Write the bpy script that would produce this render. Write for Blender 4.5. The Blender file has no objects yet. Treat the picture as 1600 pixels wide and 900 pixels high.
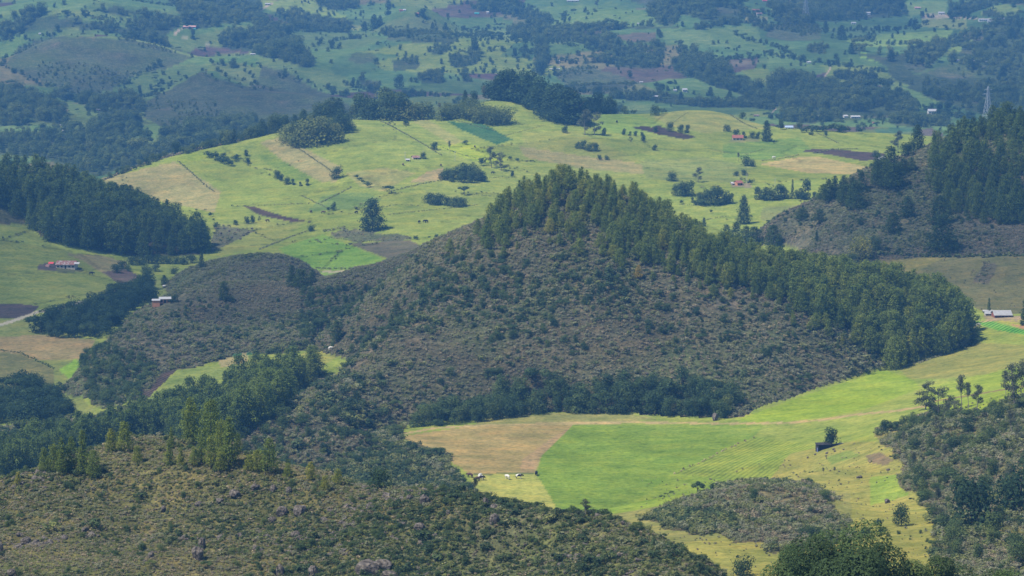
import bpy, bmesh, math, random
import numpy as np
from mathutils import Vector, Matrix

# ------------------------------------------------------------------ camera, sky, sun, exposure
SC = bpy.context.scene
COL = SC.collection
rnd = random.Random(7)
rng = np.random.default_rng(7)
F = 4447.0                      # focal length in photo pixels (1600 wide)
PITCH = math.radians(7.5)
CZ = 320.0                      # camera height above datum
cp, sp = math.cos(PITCH), math.sin(PITCH)

cam_d = bpy.data.cameras.new('camera')
cam = bpy.data.objects.new('camera', cam_d)
COL.objects.link(cam)
cam.location = (0, 0, CZ)
cam.rotation_euler = (math.pi / 2 - PITCH, 0, 0)
cam_d.sensor_width = 36.0
cam_d.lens = F / 1600 * 36.0
cam_d.clip_start = 1.0
cam_d.clip_end = 40000
SC.camera = cam

SUN_EL = math.radians(57)
SUN_AZ = math.radians(-120)      # from +Y (view direction) towards -X (left)
sun_dir = Vector((math.sin(SUN_AZ) * math.cos(SUN_EL), math.cos(SUN_AZ) * math.cos(SUN_EL), math.sin(SUN_EL)))
W = bpy.data.worlds.new('World')
SC.world = W
W.use_nodes = True
nt = W.node_tree
nt.nodes.clear()
wo = nt.nodes.new('ShaderNodeOutputWorld')
bg = nt.nodes.new('ShaderNodeBackground')
sky = nt.nodes.new('ShaderNodeTexSky')
sky.sky_type = 'NISHITA'
sky.sun_disc = False
sky.sun_elevation = SUN_EL
sky.sun_rotation = SUN_AZ
sky.altitude = 2500
bg.inputs[1].default_value = 0.11
nt.links.new(sky.outputs[0], bg.inputs[0])
nt.links.new(bg.outputs[0], wo.inputs[0])

sd = bpy.data.lights.new('sun', 'SUN')
so = bpy.data.objects.new('sun', sd)
COL.objects.link(so)
sd.energy = 4.4
sd.angle = math.radians(0.53)
sd.color = (1.0, 0.93, 0.80)
so.rotation_euler = sun_dir.to_track_quat('Z', 'Y').to_euler()
so.location = (0, 0, CZ + 50)

SC.view_settings.view_transform = 'Standard'
SC.view_settings.look = 'None'
SC.view_settings.exposure = 0.46
SC.view_settings.gamma = 1.0
SC.cycles.max_bounces = 6
SC.cycles.diffuse_bounces = 3
SC.cycles.glossy_bounces = 1
SC.cycles.transmission_bounces = 2
SC.cycles.volume_bounces = 0
SC.cycles.use_denoising = True

# ------------------------------------------------------------------ pixel <-> world
def ray(u, v):
    x = (np.asarray(u, float) - 800) / F
    y = (450 - np.asarray(v, float)) / F
    dx = x
    dy = cp + y * sp
    dz = -sp + y * cp
    return dx / dy, dz / dy                     # per unit of Y

def at_D(u, v, D):
    a, b = ray(u, v)
    return a * D, D, b * D + CZ

def at_z(u, v, drop):                           # point on the ray whose height is `drop` below the camera
    a, b = ray(u, v)
    return at_D(u, v, -drop / b)

def project(X, Y, Z):
    Zr = Z - CZ
    dep = Y * cp - Zr * sp
    up = Y * sp + Zr * cp
    return 800 + F * X / dep, 450 - F * up / dep

# ------------------------------------------------------------------ noise
def _hash(ix, iy, seed):
    h = (ix.astype(np.int64) * 374761393 + iy.astype(np.int64) * 668265263 + seed * 1442695041) & 0xFFFFFFFF
    h = ((h ^ (h >> 13)) * 1274126177) & 0xFFFFFFFF
    h = (h ^ (h >> 16)) & 0xFFFFFFFF
    return h / 4294967295.0

def vnoise(x, y, seed=0):
    ix = np.floor(x); iy = np.floor(y)
    fx = x - ix; fy = y - iy
    fx = fx * fx * (3 - 2 * fx); fy = fy * fy * (3 - 2 * fy)
    a = _hash(ix, iy, seed); b = _hash(ix + 1, iy, seed)
    c = _hash(ix, iy + 1, seed); d = _hash(ix + 1, iy + 1, seed)
    return (a * (1 - fx) + b * fx) * (1 - fy) + (c * (1 - fx) + d * fx) * fy

def fbm(x, y, wl, octs=4, seed=0, gain=0.5):
    s = 0.0; amp = 1.0; tot = 0.0
    for k in range(octs):
        s = s + amp * (vnoise(x / wl + 17.3 * k, y / wl - 9.1 * k, seed + k) * 2 - 1)
        tot += amp; amp *= gain; wl *= 0.5
    return s / tot

# ------------------------------------------------------------------ landforms
class RBF:
    def __init__(self, pts, cf=0.012, smooth=4.0):
        P = np.array(pts, float)
        # drop near-duplicates
        keep = []
        for i in range(len(P)):
            if all((P[i, 0] - P[j, 0]) ** 2 + (P[i, 1] - P[j, 1]) ** 2 > 36 for j in keep):
                keep.append(i)
        P = P[keep]
        self.xy = P[:, :2]; self.c = np.maximum(cf * P[:, 1], 5.0)
        n = len(P)
        d = np.sqrt(((self.xy[:, None] - self.xy[None]) ** 2).sum(-1) + self.c[None] ** 2)
        A = np.zeros((n + 1, n + 1))
        A[:n, :n] = d - smooth * np.eye(n)
        A[:n, n] = 1; A[n, :n] = 1
        b = np.zeros(n + 1); b[:n] = P[:, 2]
        self.w = np.linalg.lstsq(A, b, rcond=None)[0]
    def __call__(self, X, Y):
        out = np.full(X.shape, self.w[-1])
        for (x, y), c, w in zip(self.xy, self.c, self.w[:-1]):
            out += w * np.sqrt((X - x) ** 2 + (Y - y) ** 2 + c * c)
        return out

base_pts = []
def bz(u, v, drop): base_pts.append(at_z(u, v, drop))
def bd(u, v, D): base_pts.append(at_D(u, v, D))
def hid(u, D, drop):                             # a point nothing shows: only its bearing, distance and depth
    a, _ = ray(u, 450); base_pts.append((a * D, D, CZ - drop))

# the hillside under the viewpoint
for u in (-2600, -1200, 0, 800, 1600, 2800, 4200):
    for D, dr in ((30, 13), (60, 22), (110, 36), (200, 60), (300, 82), (400, 114)):
        hid(u, D, dr)
for u in (-900, -200, 300, 700, 1000): hid(u, 470, 142)
# central pasture
for (u, v, d) in ((620, 672, 201), (700, 700, 200), (740, 655, 201), (740, 760, 200), (850, 650, 200), (850, 740, 200), (900, 805, 200),
                  (1000, 652, 200), (1000, 720, 200), (950, 790, 200), (1130, 655, 199), (1130, 700, 199), (1200, 660, 197), (1250, 690, 195),
                  (1240, 625, 198), (1300, 650, 194), (1380, 580, 196), (1400, 620, 193), (1510, 537, 192), (1480, 590, 190), (1540, 492, 190),
                  (1600, 500, 188), (1600, 560, 184), (1640, 520, 186)):
    bz(u, v, d)
# field below the right-hand hill
for (u, v, D) in ((1340, 412, 1500), (1430, 410, 1490), (1520, 405, 1485), (1600, 402, 1480), (1380, 440, 1450), (1480, 450, 1420), (1600, 450, 1415),
                  (1560, 478, 1370), (1700, 400, 1480), (1700, 480, 1370)):
    bd(u, v, D)
# gully and strips at the left
for (u, v, d) in ((0, 470, 207), (0, 330, 185), (60, 375, 194), (140, 400, 201), (200, 402, 205), (270, 402, 206), (100, 415, 201), (60, 440, 203), (180, 440, 205), (0, 500, 206), (120, 480, 206),
                  (0, 530, 208), (80, 530, 208), (100, 600, 214), (0, 600, 212), (150, 640, 214), (0, 650, 216), (-80, 560, 211), (-80, 400, 197),
                  (230, 620, 209), (270, 580, 205), (330, 572, 204), (400, 550, 201), (450, 555, 200), (510, 545, 199), (545, 533, 198),
                  (500, 425, 206), (580, 425, 204), (260, 462, 208), (330, 430, 208), (200, 410, 206), (260, 410, 206), (330, 400, 204), (420, 385, 204),
                  (500, 415, 205), (600, 412, 200), (650, 395, 198),
                  (100, 720, 212), (0, 700, 214), (-100, 700, 214), (200, 662, 213), (0, 760, 205), (300, 700, 208), (560, 720, 198), (640, 740, 199), (450, 740, 201), (700, 765, 200), (600, 690, 199)):
    bz(u, v, d)
# plateau
crest = [(120, 290, 194), (165, 280, 190), (200, 266, 186), (245, 250, 180), (300, 236, 175), (345, 226, 172), (400, 214, 168), (440, 203, 166), (500, 192, 163), (550, 185, 161), (600, 187, 160),
         (640, 188, 160), (700, 178, 157), (735, 163, 153), (770, 155, 150), (810, 158, 151), (850, 172, 155), (905, 176, 158), (960, 176, 160), (1000, 181, 161), (1025, 181, 161),
         (1060, 173, 159), (1100, 173, 159), (1140, 176, 160), (1165, 188, 165), (1200, 198, 168), (1250, 202, 170), (1300, 204, 171), (1380, 207, 172), (1450, 212, 174), (1520, 218, 176), (1600, 220, 177), (1700, 222, 178)]
for (u, v, d) in crest:
    bz(u, v, d)
    x, y, z = at_z(u, v, d)
    base_pts.append((x * 1.03, y + 70, z - 14))
    base_pts.append((x * 1.08, y + 190, z - 45))
for (u, v, d) in ((250, 310, 197), (320, 345, 200), (300, 275, 186), (400, 260, 182), (400, 330, 196), (480, 300, 190), (500, 240, 173), (560, 270, 179), (480, 365, 202),
                  (600, 300, 186), (600, 350, 196), (700, 370, 195), (700, 320, 191), (640, 230, 169), (720, 250, 175), (720, 210, 165), (800, 200, 163), (800, 260, 178),
                  (860, 240, 174), (920, 220, 168), (1000, 215, 168), (1000, 260, 180), (1060, 200, 166), (1090, 205, 168), (1080, 190, 163), (1140, 200, 167), (1160, 240, 177), (1060, 310, 190), (1160, 300, 187), (1240, 270, 182), (1200, 330, 193),
                  (1280, 235, 176), (1280, 310, 188), (1380, 235, 178), (1360, 270, 182), (1450, 240, 182), (1100, 350, 198), (1000, 330, 196), (900, 300, 188), (1250, 360, 196)):
    bz(u, v, d)
# far side of the valley
for (u, v, d) in ((-150, 250, 238), (0, 243, 236), (120, 235, 233), (220, 228, 230), (330, 215, 226), (450, 190, 222), (560, 165, 216), (700, 140, 206), (850, 140, 205), (960, 160, 210),
                  (1100, 165, 212), (1220, 185, 214), (1350, 190, 215), (1450, 190, 215), (1560, 185, 214), (1750, 200, 216), (-150, 180, 214)):
    bz(u, v, d)
for u in (-500, -150, 130, 400, 660, 900, 1150, 1400, 1620, 1760, 2100):
    j = 10 * math.sin(u * 0.013)
    bz(u, 100 + j, 188 + j * .4); bz(u, 50 + j, 162 + j * .4); bz(u, 0 + j, 130)
    bz(u, -60, 85)
    hid(u, 5600, 20 + j); hid(u, 7000, -120 + 4 * j); hid(u, 9000, -160); hid(u, 11000, -120)
for u, D, d in ((-2600, 1200, 190), (-2600, 2400, 200), (4200, 1200, 150), (4200, 2400, 180), (-2600, 4200, 170), (4200, 4200, 170), (-1200, 800, 150), (-1200, 1500, 200), (2800, 800, 120), (2800, 1500, 150)):
    hid(u, D, d)
def knoll(pts, D, dip=16, back=130):
    for (u, v) in pts:
        x, y, z = at_D(u, v, D)
        base_pts.append((x, y, z)); base_pts.append((x * (1 + back / D), y + back, z - dip))
knoll([(20, 95), (60, 62), (110, 58), (160, 58), (210, 61), (250, 68), (290, 84)], 3700)
knoll([(235, 155), (280, 135), (322, 110), (350, 122), (385, 134), (430, 146)], 3320)
knoll([(575, 52), (615, 33), (650, 24), (680, 36), (710, 55)], 4080, 6)
knoll([(880, 20), (930, 10), (975, 6), (1015, 20), (1070, 22)], 4230)
knoll([(1515, 28), (1540, 14), (1565, 7), (1590, 14)], 4200)
knoll([(900, 130), (960, 122), (1030, 120)], 3350, 10)
# right-hand foreground: grassy bank, scrub knoll and wooded slope
for (u, v, D) in ((1030, 806, 800), (1060, 792, 800), (1100, 776, 800), (1140, 765, 800), (1180, 757, 800), (1220, 757, 795), (1250, 762, 790), (1290, 778, 790), (1320, 800, 780),
                  (1100, 810, 765), (1180, 810, 755), (1260, 820, 745), (1120, 850, 705), (1200, 860, 705), (1280, 860, 705), (1160, 890, 672), (1260, 895, 668), (1350, 870, 690),
                  (1350, 800, 815), (1400, 740, 895), (1330, 715, 955), (1290, 720, 965), (1370, 700, 955), (1250, 735, 905), (1340, 755, 875), (1450, 665, 935), (1400, 690, 940), (1500, 655, 945), (1600, 615, 960), (1700, 580, 970),
                  (1600, 750, 785), (1600, 900, 640), (1450, 800, 765), (1450, 900, 648), (1520, 700, 860), (1700, 750, 770), (1750, 900, 620), (1500, 850, 690), (1300, 960, 600), (1500, 980, 580), (1100, 960, 600)):
    bd(u, v, D)
for (u, D) in ((1030, 860), (1060, 860), (1100, 870), (1140, 875), (1180, 880), (1220, 880)):
    hid(u, D, 178)
for (u, D) in ((1100, 930), (1180, 940), (1000, 900)):
    hid(u, D, 198)
BASE = RBF(base_pts)

def hill(crest, foot=(), face=(), back=((50, 14), (130, 55), (260, 110)), guard=()):
    pts = []
    for (u, v, D) in crest:
        x, y, z = at_D(u, v, D)
        pts.append((x, y, z))
        for dy, dz in back:
            pts.append((x * (1 + dy / D), y + dy, z - dz))
    for (u, v, D) in face:
        pts.append(at_D(u, v, D))
    if foot:
        for (u, v) in foot:
            a, b = ray(u, v)
            D = np.linspace(350, 2600, 2300)
            z = BASE(a * D, D); hit = np.where(z >= b * D + CZ)[0]
            d = D[hit[0]] if len(hit) else 2000
            pts.append((a * d, d, b * d + CZ))
            pts.append((a * (d - 60), d - 60, b * d + CZ - 32))
    for (u, D, drop) in guard:
        a, _ = ray(u, 450); pts.append((a * D, D, CZ - drop))
    return RBF(pts, 0.005, 2.0)

HILLS = {}
# central hill with its long right-hand ridge
HILLS['centre'] = hill(
    [(870, 288, 1290), (830, 298, 1290), (795, 318, 1295), (930, 298, 1290), (1000, 322, 1290), (1060, 360, 1280), (1120, 395, 1272), (1200, 421, 1266), (1300, 441, 1270), (1400, 457, 1280), (1480, 482, 1285), (1512, 522, 1265),
     (760, 345, 1300), (735, 364, 1300), (700, 372, 1302), (660, 386, 1302)],
    [(640, 664), (740, 652), (850, 645), (1000, 647), (1100, 652), (1170, 650), (1240, 622), (1310, 598), (1380, 577), (1450, 560), (1505, 540)],
    [(850, 450, 1212), (850, 550, 1166), (1050, 500, 1196), (1180, 540, 1190), (1000, 420, 1235), (700, 550, 1166), (690, 420, 1262), (650, 470, 1232), (610, 515, 1200), (562, 550, 1170), (500, 590, 1130), (430, 625, 1090), (370, 660, 1050), (600, 690, 1050), (520, 720, 1018), (430, 715, 1022),
     (560, 640, 1100), (500, 680, 1050), (760, 460, 1215), (950, 340, 1272), (1300, 510, 1225), (1400, 510, 1245)],
    guard=((602, 1262, 190), (540, 1250, 205), (480, 1230, 215), (400, 1200, 225), (320, 1140, 228), (240, 1060, 225), (300, 900, 222), (480, 900, 218), (620, 930, 215), (700, 980, 222), (800, 980, 235), (1000, 960, 240), (1300, 980, 240), (1600, 1100, 240), (1620, 1300, 230), (1600, 1450, 250), (1200, 1500, 250), (800, 1550, 250), (500, 1450, 240)))
# scrub ridge running to the left
HILLS['ridge'] = hill(
    [(690, 374, 1390), (640, 393, 1400), (600, 410, 1420), (570, 420, 1432), (540, 430, 1440), (500, 441, 1445), (470, 446, 1445), (440, 446, 1445), (395, 444, 1445), (350, 441, 1445), (305, 452, 1440), (280, 467, 1434), (250, 477, 1425), (205, 492, 1395), (170, 520, 1345), (145, 550, 1300), (124, 582, 1262)],
    [(140, 622), (165, 640), (205, 626), (245, 580), (300, 573), (350, 560), (400, 552), (450, 548), (500, 542), (545, 530)],
    [(300, 510, 1360), (400, 500, 1370), (500, 490, 1370), (200, 560, 1290), (580, 470, 1370)],
    guard=((50, 1280, 235), (50, 1450, 240), (150, 1600, 250), (300, 1640, 250), (500, 1640, 250), (700, 1600, 240), (650, 1220, 225), (500, 1190, 235), (350, 1180, 240), (200, 1150, 245), (90, 1200, 245)))
HILLS['mound'] = hill(
    [(275, 428, 1570), (300, 420, 1568), (330, 411, 1565), (370, 402, 1562), (400, 399, 1561), (430, 397, 1560), (470, 408, 1558), (490, 420, 1556), (505, 434, 1555)],
    (), [(370, 430, 1520), (430, 430, 1520), (480, 440, 1510), (310, 438, 1520)],
    guard=((230, 1560, 222), (560, 1550, 222), (300, 1440, 222), (450, 1440, 222), (380, 1760, 235), (520, 1740, 235), (250, 1740, 235)))
HILLS['forest_left'] = hill(
    [(-120, 250, 1850), (0, 270, 1850), (60, 285, 1842), (110, 302, 1832), (200, 336, 1805), (270, 362, 1780), (325, 388, 1755)],
    [(-100, 318), (0, 328), (40, 352), (75, 378), (140, 392), (200, 400), (270, 402), (325, 398)],
    [(-50, 290, 1790), (0, 298, 1785), (60, 325, 1760), (110, 350, 1735), (180, 372, 1715), (260, 384, 1715)],
    guard=((380, 1750, 230), (360, 1850, 235), (-250, 1700, 195), (-250, 1600, 240), (100, 1560, 250), (300, 1580, 250), (-200, 2200, 240)))
HILLS['forest_right'] = hill(
    [(1215, 345, 1640), (1290, 302, 1660), (1340, 272, 1672), (1385, 248, 1680), (1440, 230, 1685), (1500, 207, 1690), (1560, 197, 1690), (1620, 188, 1695), (1720, 170, 1700)],
    [(1150, 380), (1250, 400), (1340, 410), (1430, 404), (1520, 402), (1600, 400), (1700, 398)],
    [(1450, 320, 1590), (1560, 320, 1580), (1350, 350, 1570)],
    guard=((1100, 1640, 230), (1080, 1500, 240), (1200, 1350, 250), (1500, 1300, 250), (1900, 1500, 170), (1200, 1850, 250), (1500, 2000, 250), (1800, 2000, 250)))
# rocky foreground hill
HILLS['near'] = hill(
    [(-150, 800, 615), (-50, 782, 618), (0, 768, 622), (60, 738, 630), (130, 709, 642), (210, 685, 650), (260, 687, 648), (300, 694, 640), (370, 715, 630), (450, 735, 622), (540, 756, 612), (640, 765, 602), (720, 772, 594), (790, 794, 585), (870, 799, 575), (940, 808, 565), (1000, 832, 552), (1060, 862, 538), (1120, 902, 522), (1180, 960, 505)],
    (), [(400, 820, 602), (400, 900, 566), (0, 900, 560), (200, 800, 612), (200, 900, 562), (600, 830, 582), (600, 900, 556), (800, 860, 560), (800, 900, 546), (1020, 900, 522), (100, 780, 618), (500, 800, 600), (400, 1010, 528), (0, 1010, 525), (800, 1000, 515), (1050, 1000, 495)],
    back=((25, 6), (70, 30), (150, 75)),
    guard=((1250, 520, 165), (1300, 640, 200), (400, 430, 160), (0, 430, 160), (900, 420, 160), (-400, 560, 140), (-400, 450, 160), (400, 900, 260), (0, 900, 260), (900, 900, 260)))

# terrain sheet sampled along bearings from the viewpoint so near ground is finer than far ground
uc = np.concatenate([np.linspace(-2400, -160, 34)[:-1], np.arange(-160, 1762, 2.4), np.linspace(1765, 4000, 34)])
Dc = np.concatenate([np.geomspace(30, 450, 46)[:-1], np.geomspace(450, 2600, 610)[:-1], np.geomspace(2600, 5200, 190)[:-1], np.geomspace(5200, 9500, 28)])
ac, _ = ray(uc, 450)
nA, nD = len(ac), len(Dc)
GX = ac[:, None] * Dc[None]
GY = np.broadcast_to(Dc[None], GX.shape).copy()
zb = BASE(GX, GY)
LAND = np.zeros(GX.shape, np.int8)
names = ['base'] + list(HILLS)
H = zb.copy()
drange = {'centre': (880, 1700), 'ridge': (1100, 1700), 'mound': (1420, 1800), 'forest_left': (1500, 2300), 'forest_right': (1300, 2200), 'near': (380, 950)}
def smax(a, b, k):
    h = np.clip(0.5 + 0.5 * (a - b) / k, 0, 1)
    return b * (1 - h) + a * h + k * h * (1 - h)
for i, nm in enumerate(HILLS, 1):
    lo, hi = drange[nm]
    js = np.where((Dc > lo) & (Dc < hi))[0]; sl = slice(js[0], js[-1] + 1)
    zh = HILLS[nm](GX[:, sl], GY[:, sl])
    LAND[:, sl] = np.where(zh > H[:, sl], i, LAND[:, sl])
    H[:, sl] = smax(zh, H[:, sl], 2.0)
wild0 = np.isin(LAND, [i for i, n in enumerate(names) if n in ('centre', 'ridge', 'mound', 'near', 'forest_right', 'forest_left')])
far_w = np.clip((GY - 2550) / 300, 0, 1)
H += fbm(GX, GY, 320, 3, 5) * 7 * far_w
mid = np.clip((GY - 1550) / 200, 0, 1) * (1 - far_w)
H += fbm(GX, GY, 130, 3, 11) * 1.3 * mid
H += fbm(GX, GY, 46, 4, 23) * np.where(wild0, 1.5, 0.35)
H += np.where(LAND == names.index('near'), fbm(GX, GY, 16, 3, 31) * 0.9, 0)
def ridged(wl, seed, sx=1.0, sy=1.0):           # gullies and ribs
    a = fbm(GX * sx + 9 * fbm(GX, GY, 50, 2, seed + 3), GY * sy + 9 * fbm(GX, GY, 55, 2, seed + 4), wl, 3, seed)
    return 1 - 2.6 * np.abs(a)
H += 8.0 * (ridged(430, 51, .8, 1.0) - .35) * far_w + 3.0 * (ridged(150, 53) - .3) * far_w
cm_ = LAND == names.index('centre'); rm_ = LAND == names.index('ridge')
H += np.where(cm_, 2.6 * ridged(75, 41, 1.0, .45) + 1.1 * ridged(26, 43, 1.0, .6) - 1.6, 0)
H += np.where(rm_, 2.2 * ridged(60, 46, 1.0, .4) + .9 * ridged(22, 47, 1.0, .6) - 1.2, 0)
H += np.where(LAND == names.index('forest_right'), 2.0 * ridged(60, 48, 1.0, .5) - .8, 0)
H += np.where(LAND == names.index('near'), 1.1 * ridged(34, 49) + .6 * ridged(13, 50) - .5, 0)
GZ = H

PU, PV = project(GX, GY, GZ)
run = np.minimum.accumulate(np.where(GY < 120, 5000, PV), axis=1)
VIS = PV <= run + 14                            # seen from the viewpoint, or within a tree's height of being seen
INVIEW = (PU > -110) & (PU < 1730)

def Hxy(X, Y):                                  # ground height by bilinear lookup
    X = np.asarray(X, float); Y = np.asarray(Y, float)
    a = X / np.maximum(Y, 1)
    i = np.clip(np.searchsorted(ac, a) - 1, 0, nA - 2); j = np.clip(np.searchsorted(Dc, Y) - 1, 0, nD - 2)
    s = np.clip((a - ac[i]) / (ac[i + 1] - ac[i]), 0, 1); t = np.clip((Y - Dc[j]) / (Dc[j + 1] - Dc[j]), 0, 1)
    return (GZ[i, j] * (1 - s) + GZ[i + 1, j] * s) * (1 - t) + (GZ[i, j + 1] * (1 - s) + GZ[i + 1, j + 1] * s) * t

def ground(u, v, Dmin=250.0):
    """where the sight line through photo pixel (u, v) meets the ground beyond Dmin"""
    a, b = ray(float(u), float(v))
    D = Dc[Dc >= Dmin]
    D = np.sort(np.concatenate([D, (D[1:] + D[:-1]) / 2]))
    hit = np.where(Hxy(a * D, D) >= b * D + CZ)[0]
    if not len(hit): return None
    k = hit[0]
    lo, hi = (D[k - 1] if k else D[0]), D[k]
    for _ in range(12):
        m = (lo + hi) / 2
        if Hxy(a * m, m) >= b * m + CZ: hi = m
        else: lo = m
    return Vector((float(a * hi), float(hi), float(Hxy(a * hi, hi))))

REACH = {1560: 2540, 1290: 1790, 560: 760, 300: 720}
def ground_on(u, v, lo):
    """ground(), but a foot that just misses a skyline is brought down onto that crest"""
    p = ground(u, v, lo)
    far = REACH.get(lo, 1e9)
    if lo == 1560: far = float(np.interp(u, [c_[0] for c_ in crest], [at_z(*c_)[1] for c_ in crest])) + 30
    for _ in range(30):
        if p is not None and p[1] <= far: break
        v += 0.7; p = ground(u, v, lo)
    return p

def inpoly(poly, U, V):
    P = np.array(poly, float); n = len(P)
    r = np.zeros(U.shape, bool)
    m = (U >= P[:, 0].min()) & (U <= P[:, 0].max()) & (V >= P[:, 1].min()) & (V <= P[:, 1].max())
    if not m.any(): return r
    u = U[m]; v = V[m]; q = np.zeros(u.shape, bool)
    j = n - 1
    for i in range(n):
        xi, yi = P[i]; xj, yj = P[j]
        if yi != yj:
            q ^= ((yi > v) != (yj > v)) & (u < (xj - xi) * (v - yi) / (yj - yi) + xi)
        j = i
    r[m] = q
    return r

def nearline(line, U, V, w):
    r = np.zeros(U.shape, bool)
    for (x0, y0), (x1, y1) in zip(line[:-1], line[1:]):
        m = (U > min(x0, x1) - 8) & (U < max(x0, x1) + 8) & (V > min(y0, y1) - 8) & (V < max(y0, y1) + 8)
        u = U[m]; v = V[m]
        L2 = (x1 - x0) ** 2 + (y1 - y0) ** 2
        t = np.clip(((u - x0) * (x1 - x0) + (v - y0) * (y1 - y0)) / L2, 0, 1)
        d = np.hypot(u - x0 - t * (x1 - x0), v - y0 - t * (y1 - y0))
        r[m] |= d < w
    return r

# ------------------------------------------------------------------ land cover: base colour of every piece of ground
GREEN = (0.170, 0.230, 0.042); LIME = (0.225, 0.285, 0.040); YGREEN = (0.218, 0.262, 0.052); DRY = (0.285, 0.255, 0.105); TAN = (0.32, 0.24, 0.125)
OLIVE = (0.155, 0.165, 0.070); DULL = (0.130, 0.135, 0.075); SOIL = (0.060, 0.042, 0.040); CROP = (0.050, 0.125, 0.052); SCRUB = (0.092, 0.086, 0.056)
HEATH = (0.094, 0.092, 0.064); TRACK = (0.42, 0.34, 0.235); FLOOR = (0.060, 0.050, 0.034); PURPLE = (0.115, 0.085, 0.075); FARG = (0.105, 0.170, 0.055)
C = np.zeros(GX.shape + (3,), np.float32)
C[:] = YGREEN
WILD = np.zeros(GX.shape, np.float32)
ROWS = np.zeros(GX.shape, np.float32)
RID = np.zeros(GX.shape, np.int32)              # 0 = the general ground; other ids are pieces with a name of their own
REG = [('ground', 'rolling green valley ground')]
def region(mask, name, label, col=None, wild=None):
    REG.append((name, label)); RID[mask] = len(REG) - 1
    if col is not None: C[mask] = col
    if wild is not None: WILD[mask] = wild
def L(nm): return LAND == names.index(nm)
plateau = (LAND == 0) & (GY > 1500) & (GY < 2560)
farland = (LAND == 0) & (GY >= 2500)
C[farland] = FARG
n1 = fbm(GX, GY, 420, 3, 77)
C[farland & (n1 > 0.12)] = (0.140, 0.185, 0.055)
C[farland & (n1 < -0.22)] = (0.080, 0.140, 0.052)
C[(LAND == 0) & (GY < 1000) & (GY > 200)] = (0.22, 0.215, 0.070)
near_ground = (LAND == 0) & (GY < 560)
C[near_ground] = SCRUB; WILD[near_ground] = 1
region(L('centre'), 'hill', 'scrub covered hill with pine wood on its crest in the middle of the valley', SCRUB, 1)
region(L('ridge'), 'hill', 'grey heath ridge running down to the left from the middle hill', HEATH, 1)
region(L('mound'), 'hill', 'low heath mound between the ridge and the bright green field', HEATH, 1)
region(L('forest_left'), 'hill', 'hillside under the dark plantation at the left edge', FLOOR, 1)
region(L('forest_right'), 'hill', 'heath hillside with conifers rising at the right edge', (0.110, 0.098, 0.072), 1)
region(L('near'), 'hill', 'rocky shrubby hill in the foreground', (0.128, 0.122, 0.052), 1)

FWU = fbm(GX, GY, 14, 2, 3) * (1200 / np.maximum(GY, 300)); FWW = fbm(GX, GY, 16, 3, 3) * (1200 / np.maximum(GY, 300)); FWV = fbm(GX + 300, GY, 12, 3, 6)
FARU = PU + 11 * fbm(GX, GY, 70, 3, 101); FARV = PV + 4.5 * fbm(GX, GY, 60, 3, 103)
def field(poly, col, name='pasture', label=None, lo=0, hi=9000, wild=0.0, only_base=True, blend=0.0):
    m = (inpoly(poly, PU + 14 * FWW, PV + 5 * FWV) if wild > .5 else inpoly(poly, PU + 1.6 * FWU, PV)) & (GY > lo) & (GY < hi)
    if only_base: m &= LAND == 0
    if blend: C[m] = C[m] * blend + np.array(col) * (1 - blend)
    else: C[m] = col
    WILD[m] = wild
    ROWS[m] = 1.0 if name in ('ploughed_field', 'crop_field') else 0.0
    if label:
        REG.append((name, label)); RID[m] = len(REG) - 1
def line(pts, w, col, name=None, label=None, lo=0, hi=9000):
    m = nearline(pts, PU, PV, w) & (GY > lo) & (GY < hi)
    C[m] = col; WILD[m] = 0
    if name:
        REG.append((name, label)); RID[m] = len(REG) - 1
# --- plateau
P = dict(lo=1560, hi=2560)
field([(150, 300), (165, 278), (275, 252), (345, 300), (335, 332), (240, 312)], DRY, 'pasture', 'yellowish dry pasture on the left shoulder of the plateau', **P)
field([(252, 252), (300, 238), (350, 238), (330, 246), (288, 254)], LIME, 'pasture', 'small bright green pasture on the plateau edge beside the dark bushes', **P)
field([(395, 240), (420, 236), (490, 278), (455, 287), (440, 270)], GREEN, **P)
field([(405, 222), (440, 214), (535, 262), (525, 285), (500, 284), (440, 250)], DRY, **P)
field([(540, 190), (700, 186), (760, 220), (640, 258), (560, 250), (520, 215)], (0.215, 0.262, 0.055), **P)
field([(640, 186), (665, 184), (725, 222), (705, 226)], (0.27, 0.27, 0.085), **P)
field([(680, 228), (735, 223), (800, 250), (760, 254), (722, 246)], (0.27, 0.33, 0.035), 'pasture', 'brightest yellow green strip on the middle of the plateau', **P)
field([(700, 190), (752, 192), (800, 218), (775, 226), (722, 203)], CROP, 'crop_field', 'dark green crop field below the woods on the plateau crest', **P)
field([(815, 205), (900, 205), (1000, 250), (960, 262), (880, 240), (820, 240)], (0.24, 0.26, 0.06), **P)
field([(810, 228), (905, 243), (980, 252), (1060, 268), (1000, 272), (900, 262), (820, 246)], (0.30, 0.25, 0.115), blend=0.25, **P)
field([(940, 176), (1000, 180), (1045, 200), (1000, 212), (930, 205)], (0.175, 0.25, 0.05), **P)
field([(1020, 182), (1060, 172), (1140, 175), (1200, 200), (1100, 208), (1045, 196)], (0.25, 0.26, 0.075), **P)
field([(985, 199), (1003, 197), (1018, 199), (1028, 196), (1050, 204), (1088, 214), (1070, 218), (1030, 210)], SOIL, 'ploughed_field', 'dark ploughed field between small trees on the upper plateau', **P)
field([(1130, 225), (1250, 215), (1270, 236), (1190, 250), (1130, 246)], (0.165, 0.245, 0.05), **P)
field([(1250, 236), (1275, 232), (1310, 234), (1385, 240), (1375, 250), (1345, 251), (1300, 242)], (0.085, 0.062, 0.058), 'ploughed_field', 'long dark ploughed strip beside the right forest hill', **P)
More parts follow.
